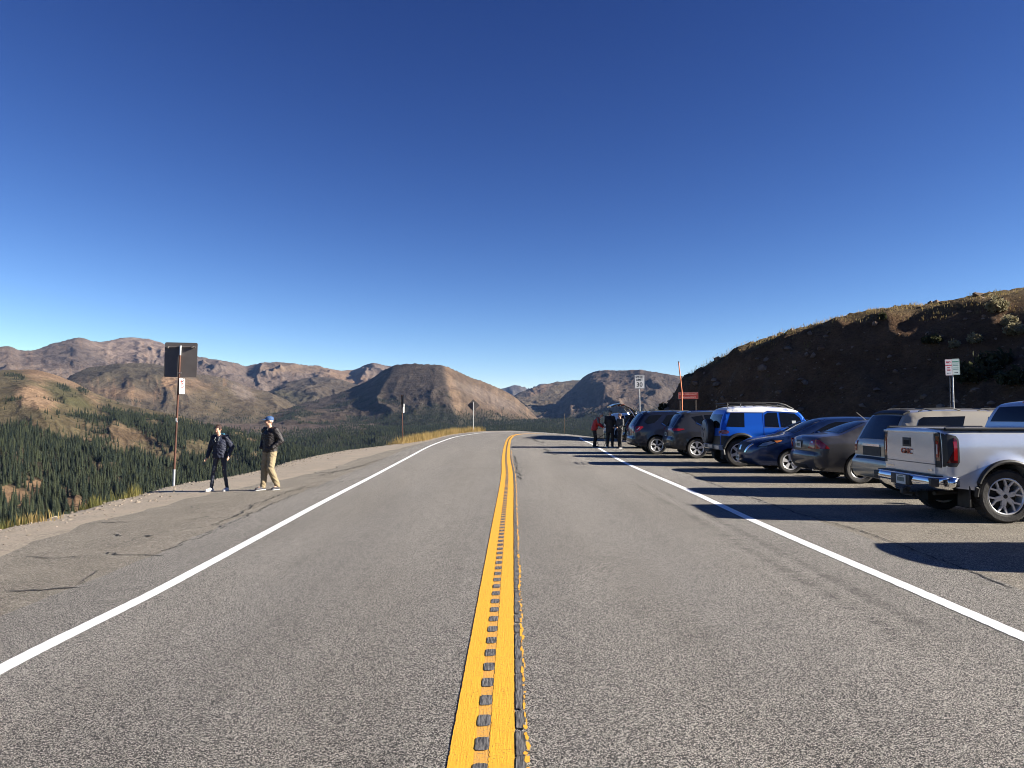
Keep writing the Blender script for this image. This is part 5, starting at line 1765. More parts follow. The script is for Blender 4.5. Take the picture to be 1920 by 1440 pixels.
# dark grey sedan
def lamps_sedan(root, c):
    for sd in (-1, 1):
        a, b = (.62, .985) if sd > 0 else (-.985, -.62)
        if sd > 0: o = c.band('tail_lamp', root, (.03, .80), (.055, .99), .66, .985, M_red, off=.010, t0b=.80, t1b=.985, nt=5)
        else: o = c.band('tail_lamp', root, (.03, .80), (.055, .99), -.985, -.66, M_red, off=.010, t0b=-.985, t1b=-.80, nt=5)
        c.side('lamp_lens', o, [(.05, .795), (.33, .80), (.24, .90), (.12, 1.00), (.05, 1.005)], M_red, off=.008, sides=(sd,))
        if sd > 0: c.band('lamp_lens', o, (.045, .90), (.05, .95), .80, .90, M_clear, off=.016, nt=3)
        else: c.band('lamp_lens', o, (.045, .90), (.05, .95), -.90, -.80, M_clear, off=.016, nt=3)
def extras_sedan(root, c):
    c.band('plate_recess', root, (.04, .79), (.05, .95), -.27, .27, M_black, off=.004)
    o = c.band('badge', root, (.055, .985), (.07, 1.015), -.05, .05, M_chrome, off=.010, nt=5)
    c.band('bumper_lower', root, (.06, .33), (.02, .42), -.55, .55, M_black, off=.006)
    tube_part('antenna', root, [(1.62, 0, 1.42), (1.54, 0, 1.50), (1.36, 0, 1.66)], [.016, .005, .003], 5, ) if False else None
    mb = MB(); mb.tube([(1.60, 0, 1.43), (1.57, 0, 1.46), (1.36, 0, 1.64)], [.022, .008, .005], 6); mb.build('antenna', M_black, root)
    tube_part('exhaust_pipe', root, [(.5, -.55, .27), (.06, -.55, .29)], .032, M_chrome, 10)
    seam(root, c, [(.30, .70), (.33, .80)], w=.004)
grey_paint = paint('graphite_paint', (0.075, 0.072, 0.074), .4, .30)
S_SED = dict(L=4.82, hw=.91, R=.335, Ra=.385, zb=.25, wheels=[1.03, 3.76], round=.075, crown=(.10, .16, .045), flare=.016,
     top=[(.20, .28), (.08, .32), (.02, .45), (0, .62), (.03, .69), (.06, .72), (.045, .80), (.07, .98), (.15, 1.055), (.45, 1.085), (.66, 1.10), (1.25, 1.35), (1.55, 1.42), (2.0, 1.45), (2.5, 1.44), (2.85, 1.38), (3.55, 1.04), (3.75, .99), (4.4, .86), (4.70, .70), (4.80, .5), (4.75, .32), (4.6, .27)],
     sec=[(.2, -.07), (.35, -.02), (.6, 0), (.75, .002), (.9, -.012), (1.0, -.04), (1.1, -.09), (1.42, -.26)])
sedan, _ = plain_car('sedan', 'dark grey sedan with red tail lamps parked between the blue hatchback and tan suv', 'car', S_SED, grey_paint, (5, 'twin', .055),
     [[(1.15, 1.06), (1.28, 1.24), (1.62, 1.36), (2.12, 1.38), (2.14, 1.03)], [(2.20, 1.03), (2.18, 1.38), (2.62, 1.36), (3.28, 1.05)]],
     ((.72, 1.125), (1.35, 1.375), .80, .78), ((2.82, 1.37), (3.5, 1.07), .80, .86), lamps_sedan, 7.0, 18.52,
     seams=[[(1.42, .42), (1.36, .8), (1.30, 1.05)], [(2.17, .35), (2.17, 1.03)], [(3.15, .35), (3.18, 1.0)]], handles=[(1.52, .92), (2.35, .92)],
     mirror=(3.1, 1.0, 1.08), plate=((-.062, 0, .87), REAR), extras=extras_sedan, rim_mat=mat('dark_alloy', (0.33, 0.33, 0.34), .3, 1.0))

# navy hatchback facing the road
def lamps_leaf(root, c):
    L = 4.42
    for sd in (-1, 1):
        h = c.side('headlamp', root, [(4.32, .73), (4.12, .74), (3.74, .86), (3.62, .94), (3.92, .92), (4.20, .85)], M_glass, off=.008, sides=(sd,))[0]
        c.side('lamp_lens', h, [(4.29, .745), (4.12, .755), (3.84, .85), (3.97, .89), (4.17, .84)], mat('headlamp_glass', (.16, .18, .21), .08, .4, coat=1), off=.012, sides=(sd,))
        c.side('lamp_lens', h, [(3.82, .85), (3.70, .885), (3.67, .92), (3.88, .905)], M_amber, off=.014, sides=(sd,))
        # silver V stroke beside the grille
        a = (.50, .62) if sd > 0 else (-.62, -.50)
        e = (.80, .92) if sd > 0 else (-.92, -.80)
        c.band('grille_chevron', root, (4.41, .54), (4.36, .80), e[0] if False else a[0], a[1], M_chrome, off=.012, t0b=e[0], t1b=e[1], nt=3) if sd > 0 else \
            c.band('grille_chevron', root, (4.41, .54), (4.36, .80), a[0], a[1], M_chrome, off=.012, t0b=e[0], t1b=e[1], nt=3)
        o = c.side('tail_lamp', root, [(.08, 1.0), (.2, 1.0), (.42, 1.34), (.34, 1.36)], M_red, off=.006, sides=(sd,))
def extras_leaf(root, c):
    c.band('grille', root, (4.415, .54), (4.34, .80), -.48, .48, M_black, off=.006, t0b=-.78, t1b=.78)
    o = c.band('badge', root, (4.405, .63), (4.385, .72), -.09, .09, M_chrome, off=.014, nt=4)
    c.band('lower_grille', root, (4.40, .27), (4.42, .36), -.6, .6, M_black, off=.006)
    tube_part('wiper', root, [(3.42, .5, 1.02), (3.30, -.1, 1.09)], .010, M_black, 5)
    for sg in (-1, 1):
        P = [(x, sg*(c.y(x, z)-.03), z+.02) for x, z in ((2.4, 1.47), (2.7, 1.38), (3.0, 1.24), (3.25, 1.13))]
        tube_part('pillar_trim', root, P, .008, M_chrome, 5)
navy_paint = paint('navy_paint', (0.012, 0.030, 0.095), .55, .28)
S_LEAF = dict(L=4.42, hw=.885, R=.32, Ra=.365, zb=.22, wheels=[.80, 3.45], round=.085, crown=(.10, .15, .05), flare=.014,
     top=[(.14, .25), (.03, .32), (0, .55), (.03, .75), (.07, 1.0), (.30, 1.30), (.45, 1.44), (.8, 1.50), (1.4, 1.53), (2.0, 1.52), (2.4, 1.47), (3.30, 1.07), (3.45, 1.03), (4.0, .95), (4.26, .86), (4.38, .74), (4.42, .52), (4.41, .32), (4.30, .22)],
     sec=[(.18, -.06), (.32, -.015), (.6, 0), (.8, -.008), (.95, -.03), (1.05, -.07), (1.5, -.25)],
     plan=[(0, -.10), (.3, -.03), (.8, 0), (3.4, 0), (3.8, -.025), (4.1, -.07), (4.42, -.18)])
plain_car('hatchback', 'navy blue hatchback parked nose to the road between the blue off roader and grey sedan', 'car', S_LEAF, navy_paint, (5, 'wide', .07),
     [[(.72, 1.08), (.80, 1.36), (1.48, 1.43), (1.50, 1.03)], [(1.56, 1.03), (1.54, 1.43), (2.15, 1.42), (2.35, 1.36), (2.95, 1.06)]],
     ((.10, 1.08), (.40, 1.40), .82, .80), ((2.45, 1.44), (3.26, 1.07), .82, .90), lamps_leaf, 6.55+4.42, 21.5, rz=pi, zs=.975,
     seams=[[(1.53, .35), (1.53, 1.02)], [(2.85, .35), (2.88, 1.0)], [(3.35, .85), (3.9, .80), (4.15, .72)]], handles=[(1.05, .94), (1.85, .94)],
     mirror=(2.78, .98, 1.10), plate=((4.632, 0, .41), FRONT), extras=extras_leaf)

# blue off-roader with white roof and spare wheel
def lamps_fj(root, c):
    for sd in (-1, 1):
        L_ = c.side('tail_lamp', root, [(.32+.13*cos(a)+.05, 1.055+.065*sin(a)) for a in np.linspace(0, 2*pi, 15)[:-1]], M_red, off=.022, sides=(sd,))[0]
        a, b = (.90, .985) if sd > 0 else (-.985, -.90)
        c.band('lamp_lens', L_, (.28, 1.0), (.29, 1.11), a, b, M_red, off=.022, nt=3)
M_white_roof = mat('white_roof_paint', (0.80, 0.80, 0.78), .35, coat=.6)
def extras_fj(root, c):
    # white roof shell
    rf = c.band('roof', root, (.50, 1.72), (2.70, 1.675), -1, 1, M_white_roof, off=.012, nt=18)
    lo = [(.47, 1.66), (.95, 1.66), (1.62, 1.655), (1.72, 1.70), (2.62, 1.655), (2.70, 1.67)]
    hi = [(2.68, 1.69), (2.5, 1.755), (1.6, 1.82), (.8, 1.79), (.53, 1.735)]
    c.side('roof_side', rf, lo+hi, M_white_roof, off=.012, step=.06)
    # grey lower corners and bumper
    for sd in (-1, 1):
        c.side('bumper_corner', root, [(.28, .56), (.40, .56), (.44, .80), (.52, .93), (.28, .95)], M_black, off=.022, sides=(sd,))
    c.band('rear_cladding', root, (.27, .62), (.275, .93), -.985, .985, M_black, off=.016)
    mb = MB()
    ys = np.linspace(-.93, .93, 25)
    V = []
    for yy in ys:
        w = abs(yy); bx = .16+.05*max(0, (w-.7)/.3)**2
        V += [(bx+.03, yy, .66), (bx, yy, .64), (bx, yy, .54), (bx+.05, yy, .50), (.32, yy, .50), (.32, yy, .66)]
    mb.add(V, [(i*6+k, (i+1)*6+k, (i+1)*6+(k+1) % 6, i*6+(k+1) % 6) for i in range(24) for k in range(6)]+[tuple(range(6)), tuple(range(24*6, 25*6))])
    bb = mb.build('rear_bumper', mat('silver_bumper', (.5, .51, .53), .35, .8), root, smooth=35)
    for k in (-1, 1): box_part('bumper_insert', bb, (.152, k*.42, .59), (.02, .22, .09), M_grey_plastic)
    box_part('tow_bar', root, (.18, 0, .46), (.25, .5, .09), M_black, bev=.02)
    # spare wheel in a cover, hung on the rear door
    mb = MB(); mb.lathe([(0, -.005), (.30, -.01), (.355, .01), (.375, .05)], 40, axis='X', c=(-.02, 0, 0)); 
    sp = mb.build('spare_wheel_cover', mat('spare_cover', (.13, .15, .17), .35, .2), root, smooth=40); sp.location = (.02, .12, 1.06)
    mb = MB(); mb.lathe([(.375, .03), (.395, .06), (.395, .20), (.37, .235), (.0, .235)], 40, axis='X'); mb.build('spare_tyre', M_rubber, sp, smooth=40)
    mb = MB()
    for k in range(3):
        a = .6+k*2.1; mb.box((-.034, .12*cos(a), .12*sin(a)), (.012, .14, .03), M=Matrix.Rotation(a, 3, 'X'))
    mb.build('cover_emblem', M_grey_plastic, sp)
    box_part('spare_carrier', root, (.27, .12, 1.06), (.09, .22, .22), M_black, bev=.01)
    # flares
    for wx in c.S['wheels']:
        for sg in (-1, 1):
            zc = c.S['R']+c.S['arch_up']; Ra = c.S['Ra']
            pts = [(wx+(Ra+.04)*cos(a), sg*(c.y(wx+(Ra+.04)*cos(a), zc+(Ra+.04)*sin(a))+.015), zc+(Ra+.04)*sin(a)) for a in np.linspace(-.2, pi+.2, 26)]
            tube_part('fender_flare', root, pts, .055, M_black, 8)
    # roof rack basket
    for sg in (-1, 1):
        tube_part('roof_rack_rail', root, [(.52, sg*.62, 1.93), (1.0, sg*.66, 1.965), (2.1, sg*.66, 1.95), (2.35, sg*.62, 1.89), (2.62, sg*.56, 1.76)], .018, M_black, 6)
        tube_part('roof_rack_rail', root, [(.55, sg*.62, 1.87), (1.2, sg*.66, 1.88), (2.1, sg*.66, 1.87), (2.4, sg*.6, 1.80)], .014, M_black, 6)
        for x in (.55, .95, 1.35, 1.75, 2.1): tube_part('rack_post', root, [(x, sg*.65, 1.80), (x, sg*.65, 1.95)], .013, M_black, 6)
    for x in (.60, .9, 1.2, 1.5, 1.8, 2.1): tube_part('rack_crossbar', root, [(x, -.65, 1.875), (x, .65, 1.875)], .013, M_black, 6)
    tube_part('rack_crossbar', root, [(.52, -.62, 1.93), (.52, .62, 1.93)], .018, M_black, 6)
    for x in (2.35,): tube_part('rack_crossbar', root, [(x, -.62, 1.89), (x, .62, 1.89)], .016, M_black, 6)
    c.side('window_sticker', root, [(2.46, 1.32), (2.58, 1.32), (2.58, 1.40), (2.46, 1.40)], M_plate, off=.012, sides=(-1,))
    seam(root, c, [(.30, .90), (.30, 1.15), (.44, 1.62)], w=.006)
blue_paint = paint('bright_blue_paint', (0.006, 0.10, 0.52), .35, .3)
S_FJ = dict(L=4.3, hw=.94, R=.415, Ra=.475, zb=.50, wheels=[.85, 3.50], arch_up=.05, round=.065, crown=(.03, .10, .035), flare=.03, flare_w=.09,
     top=[(.33, .50), (.28, .53), (.27, .8), (.275, 1.13), (.36, 1.45), (.45, 1.66), (.54, 1.745), (.8, 1.80), (1.6, 1.83), (2.4, 1.775), (2.68, 1.69), (2.80, 1.60), (3.02, 1.22), (3.15, 1.16), (4.05, 1.11), (4.22, 1.0), (4.27, .6), (4.15, .5)],
     sec=[(.45, -.03), (.6, 0), (.9, .01), (1.1, .005), (1.17, -.035), (1.25, -.06), (1.8, -.17)],
     plan=[(.27, -.05), (.45, -.01), (.8, 0), (3.6, 0), (3.9, -.05), (4.3, -.13)])
plain_car('off_roader', 'bright blue off roader with white roof, black rack and spare wheel on its tail', 'suv', S_FJ, blue_paint, (6, 'single', .095),
     [[(.44, 1.22), (.60, 1.64), (1.02, 1.64), (1.00, 1.20)], [(1.62, 1.22), (1.64, 1.58), (1.74, 1.65), (2.02, 1.65), (2.06, 1.20)], [(2.12, 1.20), (2.09, 1.65), (2.56, 1.62), (2.72, 1.48), (2.80, 1.20)]],
     ((.30, 1.20), (.43, 1.60), .88, .87), ((2.82, 1.57), (3.0, 1.26), .88, .88), lamps_fj, 6.12, 24.27,
     seams=[[(1.58, .55), (1.58, 1.66)], [(2.08, .55), (2.08, 1.18)], [(2.85, .55), (2.87, 1.18)]], handles=[(2.25, 1.06)],
     mirror=(2.78, 1.06, 1.26), plate=((.262, -.62, .76), REAR), extras=extras_fj, wheel_w=.27, under_z=.64,
     trims=[([(1.60, 1.175), (2.84, 1.165), (2.84, 1.185), (1.60, 1.195)], M_black, .004)])

# charcoal crossover
def lamps_rav(root, c):
    for sd in (-1, 1):
        a, b = (.52, .985) if sd > 0 else (-.985, -.52)
        L_ = c.band('tail_lamp', root, (.07, .99), (.09, 1.07), a, b, M_red, off=.012, nt=6)
        c.side('lamp_lens', L_, [(.10, .985), (.25, .99), (.50, 1.045), (.48, 1.075), (.22, 1.085), (.11, 1.085)], M_red, off=.012, sides=(sd,))
def extras_rav(root, c):
    c.band('rear_spoiler', root, (.50, 1.60), (.66, 1.66), -.84, .84, char_paint, off=.03)
    c.band('plate_recess', root, (.07, .80), (.07, .93), -.35, .35, M_black, off=.004)
    tube_part('rear_wiper', root, [(.13, .0, 1.13), (.19, -.28, 1.20)], .012, M_black, 5)
    tube_part('exhaust_pipe', root, [(.5, -.5, .36), (.1, -.5, .36)], .03, M_chrome, 10)
char_paint = paint('charcoal_paint', (0.030, 0.031, 0.034), .3, .32)
S_RAV = dict(L=4.57, hw=.92, R=.36, Ra=.41, zb=.30, wheels=[.95, 3.61], round=.075, crown=(.07, .14, .045), flare=.018,
     top=[(.16, .34), (.04, .40), (0, .55), (.01, .70), (.06, .77), (.07, .80), (.08, 1.05), (.13, 1.12), (.36, 1.46), (.50, 1.60), (.70, 1.66), (1.5, 1.69), (2.3, 1.67), (2.6, 1.60), (3.35, 1.14), (3.5, 1.10), (4.2, 1.0), (4.48, .85), (4.56, .6), (4.50, .36), (4.35, .30)],
     sec=[(.25, -.05), (.42, -.01), (.7, 0), (.95, -.005), (1.06, -.03), (1.14, -.06), (1.68, -.23)])
plain_car('crossover', 'charcoal crossover with slim red tail lamps parked left of the blue off roader', 'suv', S_RAV, char_paint, (5, 'twin', .07),
     [[(.95, 1.30), (.78, 1.50), (1.18, 1.56), (1.30, 1.14)], [(1.36, 1.13), (1.25, 1.57), (1.95, 1.60), (1.97, 1.12)], [(2.03, 1.12), (2.01, 1.60), (2.4, 1.57), (2.62, 1.48), (3.05, 1.15)]],
     ((.15, 1.15), (.46, 1.56), .84, .80), ((2.65, 1.56), (3.30, 1.17), .84, .88), lamps_rav, 5.75, 28.55, under_z=.50,
     seams=[[(1.30, .5), (1.33, 1.1)], [(2.0, .4), (2.0, 1.12)], [(2.9, .4), (2.95, 1.1)], [(.30, .78), (.28, 1.12)]], handles=[(1.5, 1.0), (2.2, 1.0)],
     mirror=(2.85, 1.04, 1.18), plate=((-.01, 0, .865), REAR), extras=extras_rav, rails=(.85, 2.2, 1.68, .62, M_chrome), wheel_w=.22,
     trims=[([(.93, 1.285), (1.27, 1.10), (3.05, 1.10), (3.05, 1.118), (1.28, 1.118), (.955, 1.30)], M_chrome, .009)])

# dark navy crossover, large red lamps
def lamps_eq(root, c):
    for sd in (-1, 1):
        a, b = (.70, .985) if sd > 0 else (-.985, -.70)
        L_ = c.band('tail_lamp', root, (.07, .86), (.12, 1.10), a, b, M_red, off=.012, nt=5)
        c.side('lamp_lens', L_, [(.10, .86), (.22, .90), (.45, 1.09), (.42, 1.12), (.15, 1.11)], M_red, off=.012, sides=(sd,))
        if sd < 0: c.side('lamp_lens', L_, [(.16, .97), (.20, .97), (.31, 1.07), (.27, 1.07)], M_clear, off=.018, sides=(sd,))
def extras_eq(root, c):
    c.band('plate_recess', root, (.06, .74), (.06, .88), -.35, .35, M_black, off=.004)
    c.band('rear_spoiler', root, (.52, 1.62), (.66, 1.67), -.84, .84, deep_paint, off=.03)
    for k in (.95, 1.75):
        tube_part('roof_crossbar', root, [(k, -.62, 1.765), (k, .62, 1.765)], .016, M_black, 6)
deep_paint = paint('midnight_paint', (0.008, 0.012, 0.028), .3, .30)
S_EQ = dict(L=4.77, hw=.92, R=.365, Ra=.415, zb=.30, wheels=[.98, 3.83], round=.08, crown=(.09, .15, .045), flare=.016,
     top=[(.18, .34), (.05, .38), (0, .52), (.01, .66), (.06, .72), (.07, .80), (.10, 1.08), (.15, 1.16), (.38, 1.50), (.52, 1.62), (.75, 1.68), (1.6, 1.71), (2.4, 1.69), (2.7, 1.62), (3.45, 1.16), (3.6, 1.12), (4.4, 1.0), (4.66, .85), (4.76, .6), (4.70, .36), (4.55, .30)],
     sec=[(.25, -.05), (.42, -.01), (.7, 0), (.95, -.005), (1.08, -.03), (1.16, -.06), (1.7, -.22)])
plain_car('crossover', 'midnight blue crossover with large red tail lamps, next to the people behind the open liftgate', 'suv', S_EQ, deep_paint, (5, 'twin', .062),
     [[(.62, 1.20), (.50, 1.30), (.72, 1.55), (1.22, 1.58), (1.05, 1.38), (.90, 1.26)], [(1.20, 1.25), (1.42, 1.57), (2.05, 1.60), (2.08, 1.14), (1.34, 1.15)], [(2.14, 1.14), (2.11, 1.60), (2.5, 1.57), (2.72, 1.48), (3.15, 1.17)]],
     ((.17, 1.18), (.49, 1.58), .84, .80), ((2.75, 1.58), (3.4, 1.19), .84, .88), lamps_eq, 4.78, 31.25, under_z=.46,
     seams=[[(1.42, .5), (1.44, 1.1)], [(2.1, .4), (2.1, 1.13)], [(3.0, .4), (3.05, 1.1)], [(.34, .76), (.30, 1.14)]], handles=[(1.6, 1.02), (2.3, 1.02)],
     mirror=(2.95, 1.04, 1.20), plate=((-.04, 0, .81), REAR), extras=extras_eq, rails=(.85, 2.3, 1.70, .62, M_grey_plastic),
     trims=[([(1.17, 1.235), (1.33, 1.13), (2.1, 1.12), (2.1, 1.138), (1.345, 1.148), (1.20, 1.248)], M_chrome, .009)])

# black suv with its liftgate raised, people standing behind it
def lamps_open(root, c):
    for sd in (-1, 1):
        c.side('tail_lamp', root, [(.10, .86), (.24, .90), (.30, 1.09), (.15, 1.11)], M_red_dk, off=.012, sides=(sd,))
def extras_open(root, c):
    c.band('dark_cargo_sheet', root, (.08, .84), (.52, 1.60), -.80, .80, M_under, off=.004)  # dark sheet over the tail stands in for the shaded cargo space
    # raised liftgate
    g_ = empty('liftgate', (.62, 0, 1.70)); g_.parent = root
    mb = MB()
    prof = [(0, .0), (-.32, .20), (-.62, .34), (-.80, .39), (-1.02, .36), (-1.22, .27)]
    wid = [.70, .76, .80, .82, .80, .74]
    V = []
    for (x, z), w in zip(prof, wid):
        for t in (-1, -.7, 0, .7, 1): V.append((x, t*w, z+(1-t*t)*.03))
    n5 = len(prof)
    for (x, z), w in zip(prof, wid):
        for t in (-1, -.7, 0, .7, 1): V.append((x+.02, t*(w-.02), z-.06+(1-t*t)*.02))
    F = []
    for i in range(n5-1):
        for k in range(4): F += [(i*5+k, i*5+k+1, (i+1)*5+k+1, (i+1)*5+k), (n5*5+i*5+k, n5*5+(i+1)*5+k, n5*5+(i+1)*5+k+1, n5*5+i*5+k+1)]
    for i in range(n5-1):
        for k in (0, 4): a = i*5+k; b = (i+1)*5+k; F.append((a, b, n5*5+b, n5*5+a))
    for i in (0, n5-1):
        for k in range(4): a = i*5+k; F.append((a, a+1, n5*5+a+1, n5*5+a))
    mb.add(V, F); mb.build('gate_shell', black_paint, g_, smooth=40)
    mb = MB(); mb.box((-.66, -.55, .325), (.16, .30, .09)); mb.box((-.66, .55, .325), (.16, .30, .09)); mb.build('tail_lamp', M_red, g_)
    mb = MB()
    for sg in (-1, 1): mb.tube([(-.38, sg*.72, .19), (.02, sg*.78, -.38)], .018, 6)
    mb.build('gas_strut', M_chrome, g_)
    box_part('gate_trim', g_, (-.03, -.66, -.04), (.09, .06, .12), mat('sunlit_trim', (.75, .75, .74), .4), bev=.02)  # inner pillar trim, sunlight on it put into the white colour
black_paint = paint('black_paint', (0.013, 0.014, 0.018), .4, .26)
S_OPEN = dict(S_EQ)
plain_car('suv', 'black suv with its liftgate raised high and people gathered behind it', 'suv', S_OPEN, black_paint, (5, 'split', .06),
     [[(.62, 1.22), (.78, 1.55), (1.22, 1.58), (1.30, 1.2)], [(1.36, 1.15), (1.42, 1.57), (2.05, 1.60), (2.08, 1.14)], [(2.14, 1.14), (2.11, 1.60), (2.5, 1.57), (2.72, 1.48), (3.15, 1.17)]],
     None, ((2.75, 1.58), (3.4, 1.19), .84, .88), lamps_open, 5.25, 36.6, extras=extras_open, rails=(.85, 2.3, 1.70, .62, M_black), mirror=(2.95, 1.04, 1.20))
# white suv further along the bend
white_paint = paint('white_paint', (0.75, 0.76, 0.76), 0.0, .25)
def lamps_w(root, c):
    for sd in (-1, 1): c.side('tail_lamp', root, [(.10, .86), (.24, .90), (.30, 1.09), (.15, 1.11)], M_red, off=.012, sides=(sd,))
plain_car('suv', 'white suv parked beyond the open liftgate, only its pale roof showing', 'suv', dict(S_RAV), white_paint, (5, 'split', .06),
     [[(.95, 1.25), (.78, 1.50), (1.18, 1.56), (1.30, 1.14)], [(1.36, 1.13), (1.25, 1.57), (1.95, 1.60), (1.97, 1.12)], [(2.03, 1.12), (2.01, 1.60), (2.4, 1.57), (2.62, 1.48), (3.05, 1.15)]],
     ((.15, 1.15), (.46, 1.56), .84, .80), ((2.65, 1.56), (3.30, 1.17), .84, .88), lamps_w, 6.25, 51.5, mirror=(2.85, 1.04, 1.18))

# the next car along, whose shadow reaches into the picture
def copy_tree(o, parent=None):
    c = o.copy(); COL.objects.link(c); c.parent = parent
    for ch in list(o.children): copy_tree(ch, c)
    return c
nxt = copy_tree(sedan)
nxt['label'] = 'dark grey sedan parked just right of the picture, casting the nearest shadow on the road'
nxt.location = (6.75, 8.35, nxt.location.z)
# ================================================================== PEOPLE
ICV2, ICF2 = ico_data(2)
def blobs_mesh(name, balls, voxel, m, parent, smooth_it=4, noise=0.0):
    """union of ellipsoids (c, r, R) remeshed to one continuous skin"""
    V = []; F = []; b = 0
    for c, r, R in balls:
        v = ICV2*np.array(r)
        if R is not None: v = v @ np.array(R.transposed())
        V.append(v+np.array(c)); F.append(ICF2+b); b += len(ICV2)
    me = bpy.data.meshes.new(name)
    me.from_pydata(np.concatenate(V).tolist(), [], np.concatenate(F).tolist())
    o = bpy.data.objects.new(name, me); COL.objects.link(o)
    md = o.modifiers.new('r', 'REMESH'); md.mode = 'VOXEL'; md.voxel_size = voxel; md.use_smooth_shade = True
    ms = o.modifiers.new('s', 'SMOOTH'); ms.iterations = smooth_it; ms.factor = .5
    dg = bpy.context.evaluated_depsgraph_get()
    new = bpy.data.meshes.new_from_object(o.evaluated_get(dg)); new.name = name
    bpy.data.objects.remove(o)
    if noise:
        n = len(new.vertices); co = np.empty(n*3, np.float32); new.vertices.foreach_get('co', co); co = co.reshape(-1, 3)
        no = np.empty(n*3, np.float32); new.vertices.foreach_get('normal', no); no = no.reshape(-1, 3)
        k = fbm(co[:, 0]*13+co[:, 2]*4, co[:, 1]*13+co[:, 2]*17, 3, 3)
        new.vertices.foreach_set('co', (co+no*(k*noise)[:, None]).astype(np.float32).ravel())
    new.materials.clear()
    return link(name, new, parent, m)

def chain(pts, rs, step=.25, flat=None):
    """ellipsoids along a tapering limb"""
    out = []
    for (a, b, ra, rb) in zip(pts[:-1], pts[1:], rs[:-1], rs[1:]):
        a = Vector(a); b = Vector(b); L = (b-a).length; n = max(2, int(L/(min(ra if not isinstance(ra, tuple) else min(ra), rb if not isinstance(rb, tuple) else min(rb))*step*2)))
        for k in range(n+1):
            t = k/n
            if isinstance(ra, tuple): r = tuple(ra[i]*(1-t)+rb[i]*t for i in range(3))
            else: q = ra*(1-t)+rb*t; r = (q, q, q)
            out.append((a.lerp(b, t), r, None))
    return out

M_skin = mat('skin', (0.52, 0.30, 0.21), .5, noise=.06, nscale=20)
M_eye = mat('eye_dark', (0.02, 0.015, 0.012), .3)
M_lip = mat('lip', (0.35, 0.13, 0.11), .5)
M_shoe_sole = mat('shoe_sole', (0.55, 0.55, 0.54), .6)

def hand_balls(w, d, s, curl=.35, palm_n=None):
    """hand from the wrist w pointing along d; s=+1/-1 for the thumb side"""
    d = Vector(d).normalized()
    f = Vector(palm_n or (0, -1, 0)); f = (f-d*f.dot(d)).normalized()      # palm normal
    a = d.cross(f).normalized()*s                                              # across, towards the thumb
    w = Vector(w); B = []
    B += chain([w, w+d*.05, w+d*.09], [(.024, .024, .024)]*3)
    for k in (-1.5, -.5, .5, 1.5): B += chain([w+d*.03+a*k*.012, w+d*.09+a*k*.017], [.012, .012])
    for k, L in ((-1.5, .058), (-.5, .072), (.5, .078), (1.5, .068)):
        p = w+d*.09+a*k*.019
        q = p+(d*.85+f*curl*.6)*L*.5
        e = q+(d*.6+f*curl*1.4)*L*.5
        B += chain([p, q, e], [.0095, .0085, .007])
    p = w+d*.025+a*.024; q = p+(d*.6+a*.7)*.036; e = q+(d*.85+a*.25+f*.2)*.032
    B += chain([p, q, e], [.0125, .011, .0085])
    return B

